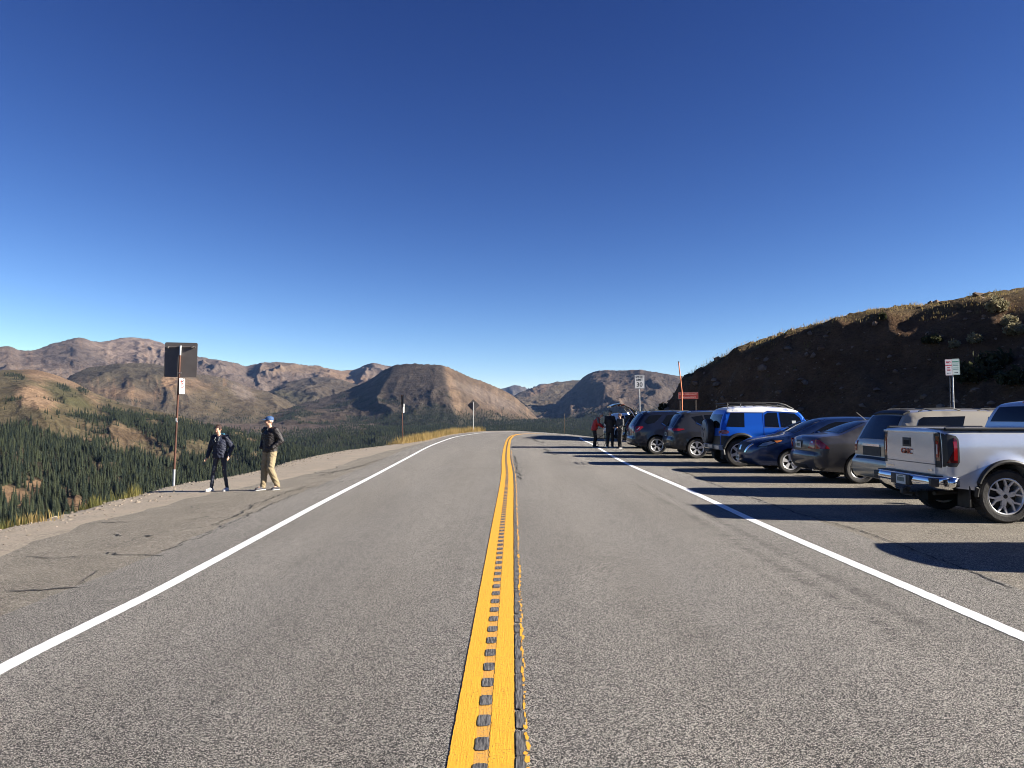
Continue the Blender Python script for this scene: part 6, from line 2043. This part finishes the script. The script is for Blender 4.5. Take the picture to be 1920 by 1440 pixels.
def person(label, loc, rz, h, J, cols, group=None, hat=None, hair=None, vox=.011, face=0.0, extra=None):
    """J: joint positions for a 1.75 m figure facing -Y"""
    root = empty('person', loc, rz, label=label, cat='person', group=group)
    k = h/1.75; root.scale = (k, k, k)
    d = dict(pelvis=(0, 0, .96), waist=(0, .0, 1.10), chest=(0, .01, 1.30), neck=(0, .01, 1.47), head=(0, -.015, 1.62),
             hipL=(.09, 0, .92), hipR=(-.09, 0, .92), kneeL=(.11, -.02, .50), kneeR=(-.11, -.02, .50), ankL=(.12, .02, .09), ankR=(-.12, .02, .09),
             toeL=(.13, -.15, .035), toeR=(-.13, -.15, .035), shL=(.17, .01, 1.42), shR=(-.17, .01, 1.42), elL=(.25, .03, 1.15), elR=(-.25, .03, 1.15),
             wrL=(.27, -.05, .90), wrR=(-.27, -.05, .90), bulk=1.0, legr=1.0, hands=True)
    d.update(J)
    d = {k_: (Vector(v) if isinstance(v, tuple) else v) for k_, v in d.items()}
    bk = d['bulk']; lr = d['legr']
    # ---- one continuous body
    B = []
    B += chain([d['pelvis'], d['waist'], d['chest'], d['neck']-Vector((0, 0, .06))], [(.15, .11, .11), (.135, .10, .10), (.155, .11, .11), (.09, .07, .06)])
    B += chain([d['neck']-Vector((0, 0, .05)), d['head']-Vector((0, 0, .06))], [.055, .052])
    for s in 'LR':
        B += chain([d['hip'+s], d['knee'+s], d['ank'+s]], [.082*lr, .056*lr, .038])
        B += chain([d['ank'+s]-Vector((0, 0, .03)), (d['ank'+s]*.4+d['toe'+s]*.6), d['toe'+s]], [.036, .036, .028])
        B += chain([d['sh'+s], d['el'+s], d['wr'+s]], [.052, .040, .027])
        if d['hands']: B += hand_balls(d['wr'+s], d['wr'+s]-d['el'+s]*.85-Vector((0, 0, .1)), 1 if s == 'L' else -1, palm_n=(-1 if s == 'L' else 1, 0, 0) if s in 'LR' else None)
    hc = d['head']
    R = Matrix.Rotation(face, 3, 'Z')
    if 'nod' in d: R = R @ Matrix.Rotation(d['nod'], 3, 'X')
    def hp(x, y, z): return hc+R @ Vector((x, y, z))
    B += [(hp(0, .012, .02), (.074, .092, .092), R), (hp(0, -.02, -.035), (.058, .068, .075), R), (hp(0, -.055, -.075), (.030, .028, .026), R)]
    B += [(hp(0, -.088, .0), (.011, .014, .022), R), (hp(0, -.098, -.012), (.015, .014, .011), R), (hp(0, -.075, .028), (.045, .018, .012), R)]
    for sx in (-1, 1): B += [(hp(sx*.074, .012, -.002), (.010, .020, .030), R), (hp(sx*.035, -.068, -.025), (.022, .016, .018), R)]
    body = blobs_mesh('body', B, vox, M_skin, root, 3)
    mb = MB()
    for sx in (-1, 1):
        p = hp(sx*.030, -.083, .012); mb.ell(p, (.010, .006, .006), 8)
    mb.build('eye', M_eye, body, smooth=60)
    mb = MB(); p = hp(0, -.088, -.045); mb.ell(p, (.022, .008, .006), 8); mb.build('mouth', M_lip, body, smooth=60)
    # ---- jacket
    jk = cols['jacket']; b2 = .012+.018*bk
    hem = d.get('hem', .90)
    hemv = d['pelvis']+(d['pelvis']-d['waist'])*((d['pelvis'].z-hem)/max(.01, (d['waist']-d['pelvis']).length))*.9
    B = chain([hemv, d['pelvis']+Vector((0, 0, .03)), d['waist'], d['chest'], d['chest'].lerp(d['neck'], .55)],
              [(.17*bk, .125*bk, .03), (.165*bk, .13*bk, .08), (.158*bk, .128*bk, .08), (.175*bk, .13*bk, .09), (.135, .10, .06)])
    B += chain([d['neck']-Vector((0, 0, .035)), d['neck']+Vector((0, .01, .005))], [(.072, .068, .03), (.066, .064, .02)])
    for s in 'LR':
        B += chain([d['sh'+s].lerp(d['neck'], .35)-Vector((0, 0, .02)), d['sh'+s]-Vector((0, 0, .01)), d['el'+s], d['wr'+s]], [.070, .078*(.6+.4*bk), .064*(.5+.5*bk), .046])
    blobs_mesh('jacket', B, vox*1.05, jk, root, 2, noise=.016)
    # ---- trousers
    tr = cols['trousers']
    B = chain([d['pelvis']+Vector((0, 0, .06)), d['pelvis']-Vector((0, 0, .03))], [(.155, .12, .05), (.16, .125, .08)])
    lw = d.get('trw', 1.0)
    for s in 'LR':
        B += chain([d['hip'+s]-Vector((0, 0, .02)), d['knee'+s], d['ank'+s]+Vector((0, 0, .0))], [.095*lr*(.6+.4*lw), .066*lr*lw, .050*lw])
    blobs_mesh('trousers', B, vox*1.05, tr, root, 2, noise=.012*lw)
    # ---- shoes
    for s in 'LR':
        a, t = d['ank'+s], d['toe'+s]
        hl = a+(a-t).normalized()*.03; hl.z = .04
        B = chain([Vector((hl.x, hl.y, .045)), Vector((a.x, a.y, .06)), Vector((t.x, t.y, .038))], [(.040, .040, .045), (.046, .046, .052), (.045, .045, .034)])
        sh = blobs_mesh('shoe', B, vox, cols['shoe'], root, 2)
        B = chain([Vector((hl.x, hl.y, .014)), Vector((t.x, t.y, .014))], [(.044, .044, .014), (.047, .047, .014)])
        blobs_mesh('sole', B, vox*.8, cols.get('sole', M_shoe_sole), sh, 1)
    # ---- hair / hat
    if hair:
        B = [(hp(0, .030, .042), (.084, .088, .080), R), (hp(0, -.045, .085), (.062, .045, .028), R), (hp(0, .06, -.01), (.070, .045, .06), R)]
        for sx in (-1, 1): B.append((hp(sx*.068, .01, .035), (.020, .050, .045), R))
        blobs_mesh('hair', B, .010, hair, root, 2, noise=.02)
    if hat:
        B = [(hp(0, .012, .062), (.088, .104, .066), R), (hp(0, .012, .035), (.089, .105, .022), R)]
        B += [(hp(0, -.12+.0*q, .036-.006*abs(q)), (.066, .070, .009), R) for q in (0,)]
        blobs_mesh('cap', B, .009, hat, root, 2)
        if cols.get('hair'):
            B = [(hp(0, .062, -.0), (.070, .040, .040), R)]
            for sx in (-1, 1): B.append((hp(sx*.068, .045, .0), (.016, .030, .030), R))
            blobs_mesh('hair', B, .010, cols['hair'], root, 2)
    if extra: extra(root, d, hp, R)
    return root

M_navy = mat('navy_fabric', (0.007, 0.010, 0.028), .7, noise=.3, nscale=9, bump=.5)
M_darkjkt = mat('dark_brown_nylon', (0.013, 0.010, 0.011), .55, noise=.25, nscale=9, bump=.6)
M_khaki = mat('khaki_cotton', (0.25, 0.195, 0.115), .85, noise=.18, nscale=9, bump=.5)
M_legging = mat('dark_legging', (0.012, 0.016, 0.032), .6)
M_blackf = mat('black_fabric', (0.010, 0.010, 0.012), .75, noise=.3, nscale=9, bump=.4)
M_teal = mat('teal_fabric', (0.012, 0.085, 0.14), .7)
M_white_shoe = mat('white_shoe', (0.62, 0.60, 0.58), .6)
M_dkshoe = mat('dark_shoe', (0.03, 0.028, 0.035), .6)
M_hairb = mat('auburn_hair', (0.030, 0.011, 0.007), .6, bump=.5, nscale=30)
M_hairg = mat('grey_hair', (0.35, 0.33, 0.31), .7)
M_cap = mat('blue_cap', (0.028, 0.075, 0.19), .7)
M_redj = mat('red_nylon', (0.40, 0.012, 0.012), .5, noise=.2, nscale=9, bump=.5)
M_greyf = mat('grey_fabric', (0.10, 0.11, 0.12), .7)

# woman
def woman_extra(root, d, hp, R):
    n = d['neck']
    B = chain([n+Vector((.10, .03, -.03)), n+Vector((.07, .09, .02)), n+Vector((-.07, .09, .02)), n+Vector((-.10, .03, -.03))], [.030, .040, .040, .030])
    B += chain([n+Vector((.10, .03, -.03)), n+Vector((.16, .02, -.075))], [.034, .03])
    blobs_mesh('hood', B, .012, M_teal, root, 2, noise=.01)
    mb = MB(); mb.tube([n+Vector((-.05, -.10, -.05)), n+Vector((-.06, -.13, -.12)), n+Vector((-.02, -.14, -.17))], .006, 5); mb.tube([n+Vector((.05, -.10, -.05)), n+Vector((.055, -.13, -.14))], .006, 5)
    mb.build('drawstring', mat('pale_cord', (.25, .27, .25), .7), root)
    mb = MB(); mb.box(d['sh' 'L']+Vector((.045, -.035, -.055)), (.03, .03, .025)); mb.build('sleeve_badge', mat('pale_blue_badge', (.25, .35, .55), .6), root)
wf = gpt(412, 921)
person('woman in a navy hooded jacket, dark leggings and white trainers walking by the gravel', wf, radians(-8), 1.585,
       dict(pelvis=(0, .0, .96), chest=(-.01, -.01, 1.29), neck=(-.015, -.03, 1.455), head=(-.03, -.075, 1.60), nod=radians(22),
            hipL=(.09, 0, .92), hipR=(-.09, 0, .92), kneeL=(.135, -.02, .50), kneeR=(-.155, -.05, .50), ankL=(.165, .07, .09), ankR=(-.20, -.06, .09),
            toeL=(.175, -.10, .035), toeR=(-.25, -.21, .035), shL=(.16, -.01, 1.40), shR=(-.18, -.01, 1.40), elL=(.30, .03, 1.15), elR=(-.29, .03, 1.13),
            wrL=(.27, -.06, .93), wrR=(-.315, -.08, .89), bulk=1.25, legr=.86, trw=.92, hem=.86),
       dict(jacket=M_navy, trousers=M_legging, shoe=M_white_shoe), hair=M_hairb, face=radians(-8), extra=woman_extra)
# man
mf_ = gpt(505, 919)
def man_extra(root, d, hp, R):
    mb = MB(); P = [hp(sx*.055, -.078, .016) for sx in (-1, 1)]
    mb.tube(P, .014, 6, flat=1); mb.tube([hp(.055, -.078, .016), hp(.076, .0, .012)], .004, 4); mb.tube([hp(-.055, -.078, .016), hp(-.076, .0, .012)], .004, 4)
    mb.build('sunglasses', M_eye, root)
    mb = MB(); n = d['neck']; mb.tube([n+Vector((0, -.085, -.02)), n+Vector((0, -.150, -.18)), n+Vector((0, -.165, -.40)), n+Vector((0, -.15, -.55))], .005, 5); mb.build('zip', M_greyf, root)
person('man in a blue cap, dark jacket and khaki trousers walking with hands in pockets', mf_, radians(-30), 1.74,
       dict(pelvis=(0, 0, .97), chest=(0, .0, 1.30), head=(-.01, -.03, 1.62), hands=False,
            kneeL=(.11, -.08, .51), kneeR=(-.10, -.06, .50), ankL=(.12, .14, .10), ankR=(-.10, -.10, .09), toeL=(.14, -.02, .035), toeR=(-.13, -.27, .035),
            elL=(.30, .07, 1.16), elR=(-.29, .07, 1.15), wrL=(.19, -.10, 1.00), wrR=(-.19, -.10, 1.00), bulk=1.22, legr=1.05, trw=1.28, hem=.90),
       dict(jacket=M_darkjkt, trousers=M_khaki, shoe=M_dkshoe, hair=M_hairg), hat=M_cap, face=radians(-32), extra=man_extra)

# people behind the open liftgate
def vest_extra(root, d, hp, R):
    B = chain([d['shR']+Vector((-.055, -.0, .0)), d['elR']+Vector((-.03, 0, .06))], [.055, .05])
    blobs_mesh('sleeve_panel', B, .018, M_greyf, root, 2)
def pack_extra(root, d, hp, R):
    B = chain([d['chest']+Vector((0, .16, .06)), d['waist']+Vector((0, .20, .02))], [(.12, .08, .12), (.13, .09, .13)])
    pk = blobs_mesh('backpack', B, .018, M_greyf, root, 2)
p = gpt(1118, 839.5)
person('person in a red jacket bending towards the open liftgate', p, radians(82), 1.74,
       dict(pelvis=(0, .08, .95), waist=(0, .05, 1.09), chest=(0, -.03, 1.29), neck=(0, -.13, 1.45), head=(0, -.24, 1.57), nod=radians(30), shL=(.17, -.07, 1.41), shR=(-.17, -.07, 1.41),
            hipL=(.09, .09, .92), hipR=(-.09, .09, .92), kneeL=(.10, .02, .50), kneeR=(-.10, .06, .50), ankL=(.10, .06, .09), ankR=(-.10, .12, .09), toeL=(.11, -.10, .035), toeR=(-.11, -.04, .035),
            elL=(.23, -.12, 1.16), elR=(-.23, -.12, 1.15), wrL=(.16, -.33, 1.02), wrR=(-.16, -.30, 1.0), bulk=1.25, hem=.84),
       dict(jacket=M_redj, trousers=M_blackf, shoe=M_dkshoe, hair=M_hairg), hair=M_hairg, vox=.016, extra=vest_extra)
p = gpt(1144, 840)
person('tall person in black with a grey brimmed hat, back turned, behind the open liftgate', p, radians(150), 1.80,
       dict(kneeL=(.11, -.02, .50), ankL=(.12, .05, .09), elL=(.24, -.06, 1.15), elR=(-.24, -.06, 1.15), wrL=(.16, -.24, 1.10), wrR=(-.16, -.24, 1.10), bulk=1.3, trw=1.25, hem=.70),
       dict(jacket=M_blackf, trousers=M_blackf, shoe=M_white_shoe, hair=M_hairg), hat=M_greyf, vox=.016)
p = gpt(1163, 841)
person('person in a dark grey jacket standing closest to the midnight blue crossover', p, radians(-60), 1.66,
       dict(elL=(.24, -.02, 1.15), elR=(-.24, -.02, 1.15), wrL=(.16, -.22, 1.05), wrR=(-.16, -.22, 1.05), kneeL=(.11, -.06, .5), ankL=(.13, -.04, .09), toeL=(.15, -.2, .035), bulk=1.15),
       dict(jacket=mat('slate_fabric', (.035, .037, .04), .7), trousers=M_blackf, shoe=M_dkshoe), hair=M_hairb, vox=.016)
# folding chair between them
p = gpt(1128, 838)
ch = empty('folding_chair', p, radians(25), label='dark folding camp chair between the red jacket and the person in black', cat='chair')
mb = MB()
for sx in (-1, 1):
    mb.tube([(sx*.25, -.22, 0), (sx*.25, .22, .42)], .011, 6); mb.tube([(sx*.25, .22, 0), (sx*.25, -.22, .42), ], .011, 6); mb.tube([(sx*.25, .20, .40), (sx*.27, .30, .88)], .011, 6)
    mb.tube([(sx*.27, -.25, .60), (sx*.27, .25, .60)], .014, 6); mb.tube([(sx*.27, -.22, .42), (sx*.27, -.22, .60)], .010, 6)
mb.tube([(-.25, -.22, 0), (.25, .22, .0)], .008, 5); mb.tube([(.25, -.22, 0), (-.25, .22, .0)], .008, 5)
mb.build('frame', M_grey_plastic, ch, smooth=50)
mb = MB(); mb.box((0, 0, .41), (.50, .46, .02)); mb.build('seat', mat('chair_cloth', (.008, .008, .010), .95), ch)
mb = MB(); mb.box((0, 0, 0), (.50, .02, .46), M=Matrix.Rotation(-.2, 3, 'X')); mb.v = [(x, y+.25, z+.65) for x, y, z in mb.v]; mb.build('backrest', MATS['chair_cloth'], ch)

# ================================================================== SIGNS AND POSTS
M_rust = mat('brown_rust_steel', (0.085, 0.034, 0.022), .7, .2, noise=.35, nscale=5)
M_galv = mat('galvanised_steel', (0.42, 0.43, 0.44), .45, .7, noise=.2, nscale=14)
M_signback = mat('dark_sign_back', (0.12, 0.105, 0.098), .7, .0, noise=.12, nscale=3)
M_signwhite = mat('sign_white', (0.78, 0.78, 0.77), .35)
M_signred = mat('sign_red', (0.55, 0.03, 0.03), .4)
M_signdark = mat('sign_black', (0.015, 0.015, 0.016), .4)
M_signgreen = mat('sign_green', (0.02, 0.20, 0.13), .4)
M_fire = mat('fire_sign_red', (0.22, 0.014, 0.010), .5)
M_orange = mat('orange_pole', (0.70, 0.20, 0.08), .5)
M_wood = mat('dark_wood_post', (0.06, 0.045, 0.035), .85, noise=.3, nscale=10)
M_stickr = mat('sticker_white', (.7, .7, .7), .5)

def rrect(w, h, r, n=5):
    out = []
    for cx, cy, a0 in ((w/2-r, h/2-r, 0), (-w/2+r, h/2-r, pi/2), (-w/2+r, -h/2+r, pi), (w/2-r, -h/2+r, 3*pi/2)):
        for k in range(n+1):
            a = a0+pi/2*k/n; out.append((cx+r*cos(a), cy+r*sin(a)))
    return out
def panel(name, root, w, h, r, M, m, th=.004):
    mb = MB(); mb.prism(rrect(w, h, r), th, M); return mb.build(name, m, root)
def facing(c, yaw, tilt=0):
    """matrix whose local z points at the viewer side (-Y) turned by yaw, x to the right, y up"""
    return Matrix.Translation(c) @ Matrix.Rotation(yaw, 4, 'Z') @ Matrix.Rotation(pi/2, 4, 'X') @ Matrix.Rotation(tilt, 4, 'Z')

# big brown-grey sign back with no-parking plate
b = gpt(325.5, 906)
top = at_depth(338.5, 648, b.y)
root = empty('road_sign', b, label='back of a large square dark sign on a rusty pole with no parking plate', cat='road sign')
tl = top-b
def along(f): return Vector((tl.x*f, 0, tl.z*f))
mb = MB(); mb.tube([Vector((0, 0, -.4)), Vector((0, 0, 0)), along(.955)], .028, 12); pole = mb.build('pole', M_rust, root, smooth=50)
mb = MB(); mb.tube([(0, 0, -.15), along(.02), along(.10)], .034, 12); mb.build('pole_sleeve', M_galv, pole, smooth=50)
mb = MB(); mb.tube([along(.93), along(1.0)], .031, 12); mb.build('pole_cap', M_galv, pole, smooth=50)
mb = MB(); a_ = along(.46); mb.box(a_+Vector((0, -.030, 0)), (.035, .006, .09)); mb.box(a_+Vector((.02, -.030, -.05)), (.03, .006, .04)); mb.build('sticker', M_stickr, pole)
s0 = at_depth(307.5, 642, b.y)-b; s1 = at_depth(368, 707, b.y)-b
cw = (s1.x-s0.x); chh = (s0.z-s1.z)
cc = Vector(((s0.x+s1.x)/2, .045, (s0.z+s1.z)/2))
panel('sign_panel', root, cw, chh, .045, facing(cc, 0, radians(-1.2)), M_signback, .005)
mb = MB(); z_ = tl.z*.988
mb.tube([(cc.x-cw*.47, .02, z_-.0), (cc.x+cw*.44, .02, z_+.005)], .018, 8); mb.build('crossbar', M_signback, root, smooth=50)
mb = MB()
for q in (-.38, .36): mb.box((cc.x+cw*q, .01, z_), (.05, .06, .055))
mb.build('bracket', M_signback, root)
mb = MB(); mb.box(along(.80)+Vector((0.02, -.02, 0)), (.11, .02, .014)); mb.build('pole_strap', M_galv, root)
n0 = at_depth(337.7, 724, b.y)-b
Mp = facing(n0+Vector((.050, .0, 0)), radians(85))
pl = panel('no_parking_plate', root, .30, .42, .03, Mp, M_signwhite)
mb = MB()
ring = []
nn = 36
for k in range(nn):
    a = 2*pi*k/nn
    for rr_ in (.118, .094): ring.append(Mp @ Vector((rr_*cos(a), .065+rr_*sin(a), .006)))
mb.add(ring, [(2*k, 2*((k+1) % nn), 2*((k+1) % nn)+1, 2*k+1) for k in range(nn)])
q0 = 3*pi/4
u = Vector((cos(q0), sin(q0), 0)); v = Vector((-sin(q0), cos(q0), 0))
mb.add([Mp @ (u*s*.10+v*t*.011+Vector((0, .065, .0075))) for s, t in ((-1, -1), (1, -1), (1, 1), (-1, 1))], [(0, 1, 2, 3)])
mb.build('prohibition_ring', M_signred, pl, recalc=False)
letters('plate_letter', 'P', .20, Mp @ Matrix.Translation((0, .065, .0045)), M_signdark, pl, .002, bold=.006)
letters('plate_lettering', 'ANY TIME', .042, Mp @ Matrix.Translation((0, -.105, .0045)), M_signred, pl, .002, bold=.001)
mb = MB(); mb.add([Mp @ Vector(p_) for p_ in ((-.04, -.165, .005), (-.015, -.15, .005), (-.015, -.16, .005), (.04, -.16, .005), (.04, -.17, .005), (-.015, -.17, .005), (-.015, -.18, .005))], [(0, 2, 1), (0, 6, 5), (0, 5, 2), (2, 5, 4, 3)]); mb.build('plate_arrow', M_signred, pl, recalc=False)

# thin brown pole with an edge-on plate
b = gpt(755.3, 831.5)
root = empty('road_sign', b, label='slim dark pole with an edge-on sign and narrow white plate on the gravel verge', cat='road sign')
hgt = at_depth(753.5, 741, b.y).z-b.z; dxp = at_depth(753.5, 741, b.y).x-b.x
mb = MB(); mb.tube([(0, 0, -.4), (0, 0, 0), (dxp, 0, hgt)], .034, 10); mb.build('pole', M_rust, root, smooth=50)
mb = MB(); mb.tube([(.0, 0, 0), (.0, 0, .09)], .040, 10); mb.build('pole_sleeve', M_galv, root, smooth=50)
mb = MB(); mb.prism(rrect(.61, .76, .04), .005, facing(Vector((dxp+.06, .05, hgt-.38)), radians(-72))); mb.build('sign_panel', M_signback, root)
zc = at_depth(755, 765.5, b.y).z-b.z
mb = MB(); mb.prism(rrect(.20, .56, .03), .005, facing(Vector((.035, -.0, zc)), radians(75))); mb.build('white_plate', M_signwhite, root)

# diamond sign seen from behind
b = gpt(887.5, 809.5)
root = empty('road_sign', b, label='back of a dark diamond warning sign standing in dry grass at the bend', cat='road sign')
ct = at_depth(886.5, 760, b.y)-b
mb = MB(); mb.tube([(0, 0, -.5), (0, 0, 0), (.0, 0, ct.z+.30)], .035, 10); mb.build('pole', M_galv, root, smooth=50)
mb = MB(); mb.prism(rrect(.80, .80, .05), .006, Matrix.Translation((0, .05, ct.z)) @ Matrix.Rotation(pi/2, 4, 'X') @ Matrix.Rotation(pi/4, 4, 'Z')); mb.build('sign_panel', M_signback, root)
mb = MB(); mb.box((0, .03, ct.z+.20), (.55, .04, .04)); mb.build('crossbar', M_signback, root)

# thin dark post past the bend
b = Vector((at_depth(1058.5, 815, 77).x, 77.0, 0)); b.z = float(ground_z(np.array([b.x]), np.array([b.y]))[0][0])
root = empty('marker_post', b, label='thin dark marker post beyond the far white line of the bend', cat='post')
hh_ = at_depth(1058, 775, b.y).z-b.z
mb = MB(); mb.tube([(0, 0, -.3), (0, 0, hh_)], .04, 8); mb.build('post', M_wood, root, smooth=50)
mb = MB(); mb.box((0, -.03, hh_-.16), (.085, .02, .26)); mb.build('reflector_plate', M_signback, root)

# speed limit sign
Yq = 43.0
b = at_depth(1199.5, 728, Yq); b.z = float(gz(b.x, b.y))
root = empty('speed_limit_sign', b, label='white speed limit 30 sign rising behind the parked crossovers', cat='road sign')
t0_ = at_depth(1199, 703, Yq)-b; t1_ = at_depth(1199, 728.5, Yq)-b
mb = MB(); mb.tube([(.02, 0.06, -.3), (.02, 0.04, 0), (-.02, 0.04, t0_.z-.05)], .033, 10); mb.build('pole', M_galv, root, smooth=50)
hS = t0_.z-t1_.z; wS = hS*.75
cS = Vector((-.01, 0, (t0_.z+t1_.z)/2))
Ms = facing(cS, radians(3))
pl = panel('sign_panel', root, wS, hS, .04, Ms, mat('speed_white', (.52, .53, .54), .4))
def frame_ring(w, h, r, t, M, m, par, name='sign_border'):
    a = rrect(w, h, r); bb = rrect(w-2*t, h-2*t, max(.005, r-t)); n = len(a)
    mb = MB(); mb.add([M @ Vector((*p_, 0)) for p_ in a]+[M @ Vector((*p_, 0)) for p_ in bb], [(i, (i+1) % n, n+(i+1) % n, n+i) for i in range(n)])
    return mb.build(name, m, par, recalc=False)
frame_ring(wS*.96, hS*.97, .035, .013, Ms @ Matrix.Translation((0, 0, .0065)), M_signdark, pl)
for t_, sz_, yy_ in (('SPEED', .165, .26), ('LIMIT', .165, .105), ('30', .36, -.17)):
    letters('sign_lettering', t_, sz_, Ms @ Matrix.Translation((0, yy_*hS/.76, .006)), M_signdark, pl, .003, bold=.003)

# fire ban sign and tall orange pole
Yq = 40.0
c0 = at_depth(1290.5, 742, Yq)
gzz = float(hill_at(np.array([c0.x]), np.array([Yq]))[0]); gzz = max(gzz, float(gz(c0.x, Yq)))
root = empty('fire_ban_sign', (c0.x, Yq, gzz), label='red wooden fire ban notice board on two dark posts at the hill foot', cat='notice board')
wF = at_depth(1309, 742, Yq).x-at_depth(1272, 742, Yq).x; hF = at_depth(1290, 736, Yq).z-at_depth(1290, 748.5, Yq).z
zF = c0.z-gzz
mb = MB(); mb.box((0, 0, zF), (wF, .03, hF)); pl = mb.build('board', M_fire, root)
for sg in (-1, 1):
    mb = MB(); mb.box((sg*wF*.40, .04, (zF-.3)/2+.0), (.07, .05, zF+.5)); mb.build('post', M_wood, root)
Mf = facing(Vector((0, -.017, zF)), 0)
M_pinkl = mat('pale_red_lettering', (.62, .36, .32), .5)
letters('board_lettering', 'CLEAR CREEK COUNTY', .088, Mf @ Matrix.Translation((0, hF*.22, 0)) , M_pinkl, pl, .003, bold=.0012)
letters('board_lettering', 'FIRE BAN IN EFFECT', .088, Mf @ Matrix.Translation((0, -hF*.24, 0)), M_pinkl, pl, .003, bold=.0012)
frame_ring(wF*.985, hF*.95, .012, .008, Mf @ Matrix.Translation((0, 0, .001)), M_pinkl, pl, 'board_border')
Yq = 39.0
c0 = at_depth(1276.5, 736, Yq); c1 = at_depth(1272.5, 679.5, Yq)
gg = max(float(hill_at(np.array([c0.x]), np.array([Yq]))[0]), float(gz(c0.x, Yq)))
root = empty('snow_pole', (c0.x+.06, Yq, gg), label='tall thin orange snow marker pole beside the red fire ban board', cat='pole')
mb = MB(); mb.tube([(.02, 0, -.3), (0, 0, c0.z-gg), (c1.x-c0.x-.06, 0, c1.z-gg)], .030, 8); mb.build('pole', M_orange, root, smooth=50)
mb = MB(); e = Vector((c1.x-c0.x-.06, 0, c1.z-gg)); mb.tube([e, e+Vector((-.003, 0, .05))], .032, 8); mb.build('pole_tip', M_signdark, root)

# double parking sign by the hill
Yq = 22.5
b = at_depth(1789.5, 770, Yq); g0 = float(gz(b.x, b.y)); b.z = g0
root = empty('parking_sign', b, label='pair of small parking restriction plates on a galvanised post against the dark hillside', cat='road sign')
a = at_depth(1771, 673, Yq)-b; c = at_depth(1799.5, 704, Yq)-b
wP = (c.x-a.x); hP = a.z-c.z; cx_ = (a.x+c.x)/2; cz_ = (a.z+c.z)/2
mb = MB(); mb.tube([(.035, .045, -.3), (.02, .045, 0), (cx_+.03, .045, a.z-.03)], .022, 10); mb.build('pole', M_galv, root, smooth=50)
mb = MB(); mb.box((cx_-.045, .05, (c.z)/2), (.02, .03, c.z)); mb.build('rear_post', M_grey_plastic, root)
mb = MB()
for z in (.55, .62, .72, .82, .88): mb.tube([(cx_+.03, .045, c.z*z), (cx_+.03, .045, c.z*z+.03)], .026, 10)
mb.build('post_clamp', M_galv, root)
M_platew = mat('plate_pale', (.50, .52, .56), .4); M_plateg = mat('plate_pale_green', (.42, .50, .50), .4)
for k, (xx, m_, tl_) in enumerate(((-.24, M_platew, -.03), (.25, M_plateg, -.03))):
    Mk = facing(Vector((cx_+xx*wP, 0 if k else -.003, cz_+(.012 if k else -.006))), 0, radians(2))
    ww = wP*.51*(1 if k else .92)
    pl = panel('parking_plate', root, ww, hP*.97, .02, Mk, m_)
    frame_ring(ww*.93, hP*.93, .018, .004, Mk @ Matrix.Translation((0, 0, .0055)), M_signred if k == 0 else M_signgreen, pl)
    if k == 0:
        for t_, s_, y_ in (('NO', .085, .15), ('PARKING', .045, .06), ('ANY', .045, -.01), ('TIME', .05, -.08)):
            letters('plate_lettering', t_, s_, Mk @ Matrix.Translation((0, y_*hP/.49, .0055)), M_signred, pl, .002, bold=.001)
    else:
        for t_, s_, y_ in (('PARKING', .045, .15),):
            letters('plate_lettering', t_, s_, Mk @ Matrix.Translation((0, y_*hP/.49, .0055)), M_signgreen, pl, .002, bold=.0015)
        mb = MB(); rr = random.Random(8)
        for y_ in (.085, .045, -.03, -.07):
            x = -ww*.36
            while x < ww*.34:
                q = rr.uniform(.012, .03); mb.box(Vector((x+q/2, y_*hP/.49, .0055)), (q*.8, .014, .002)); x += q*1.15
        mb.v = [tuple(Mk @ Vector(v_)) for v_ in mb.v]; mb.build('plate_small_print', M_signgreen, pl)
    sgn = -1 if k == 0 else 1
    mb = MB(); y_ = -.17*hP/.49
    mb.add([Mk @ Vector((sgn*px_, y_+py_, .006)) for px_, py_ in ((-.055, -.006), (.025, -.006), (.025, -.018), (.062, 0), (.025, .018), (.025, .006), (-.055, .006))], [(0, 1, 5, 6), (2, 3, 4, 5, 1)])
    mb.build('plate_arrow', M_signdark, pl, recalc=False)
# ================================================================== AIR
# clear mountain air: one even box of pale volume round the whole scene
def haze_box():
    zs = TZ.ravel(); top = float(zs.max())+40; bot = float(zs.min())-1-60
    R_ = 10900.0
    mb = MB(); mb.box((0, 0, (top+bot)/2), (2*R_, 2*R_, top-bot))
    m = bpy.data.materials.new('haze_air'); m.use_nodes = True; nt = m.node_tree; nt.nodes.clear()
    out = nt.nodes.new('ShaderNodeOutputMaterial'); v = nt.nodes.new('ShaderNodeVolumePrincipled')
    v.inputs['Color'].default_value = (0.30, 0.52, 1.0, 1)
    v.inputs['Density'].default_value = 0.000017
    v.inputs['Anisotropy'].default_value = 0.0
    nt.links.new(v.outputs[0], out.inputs['Volume'])
    o = mb.build('haze', m); o['kind'] = 'stuff'; o['label'] = 'thin blue mountain air'
    return o
haze_box()
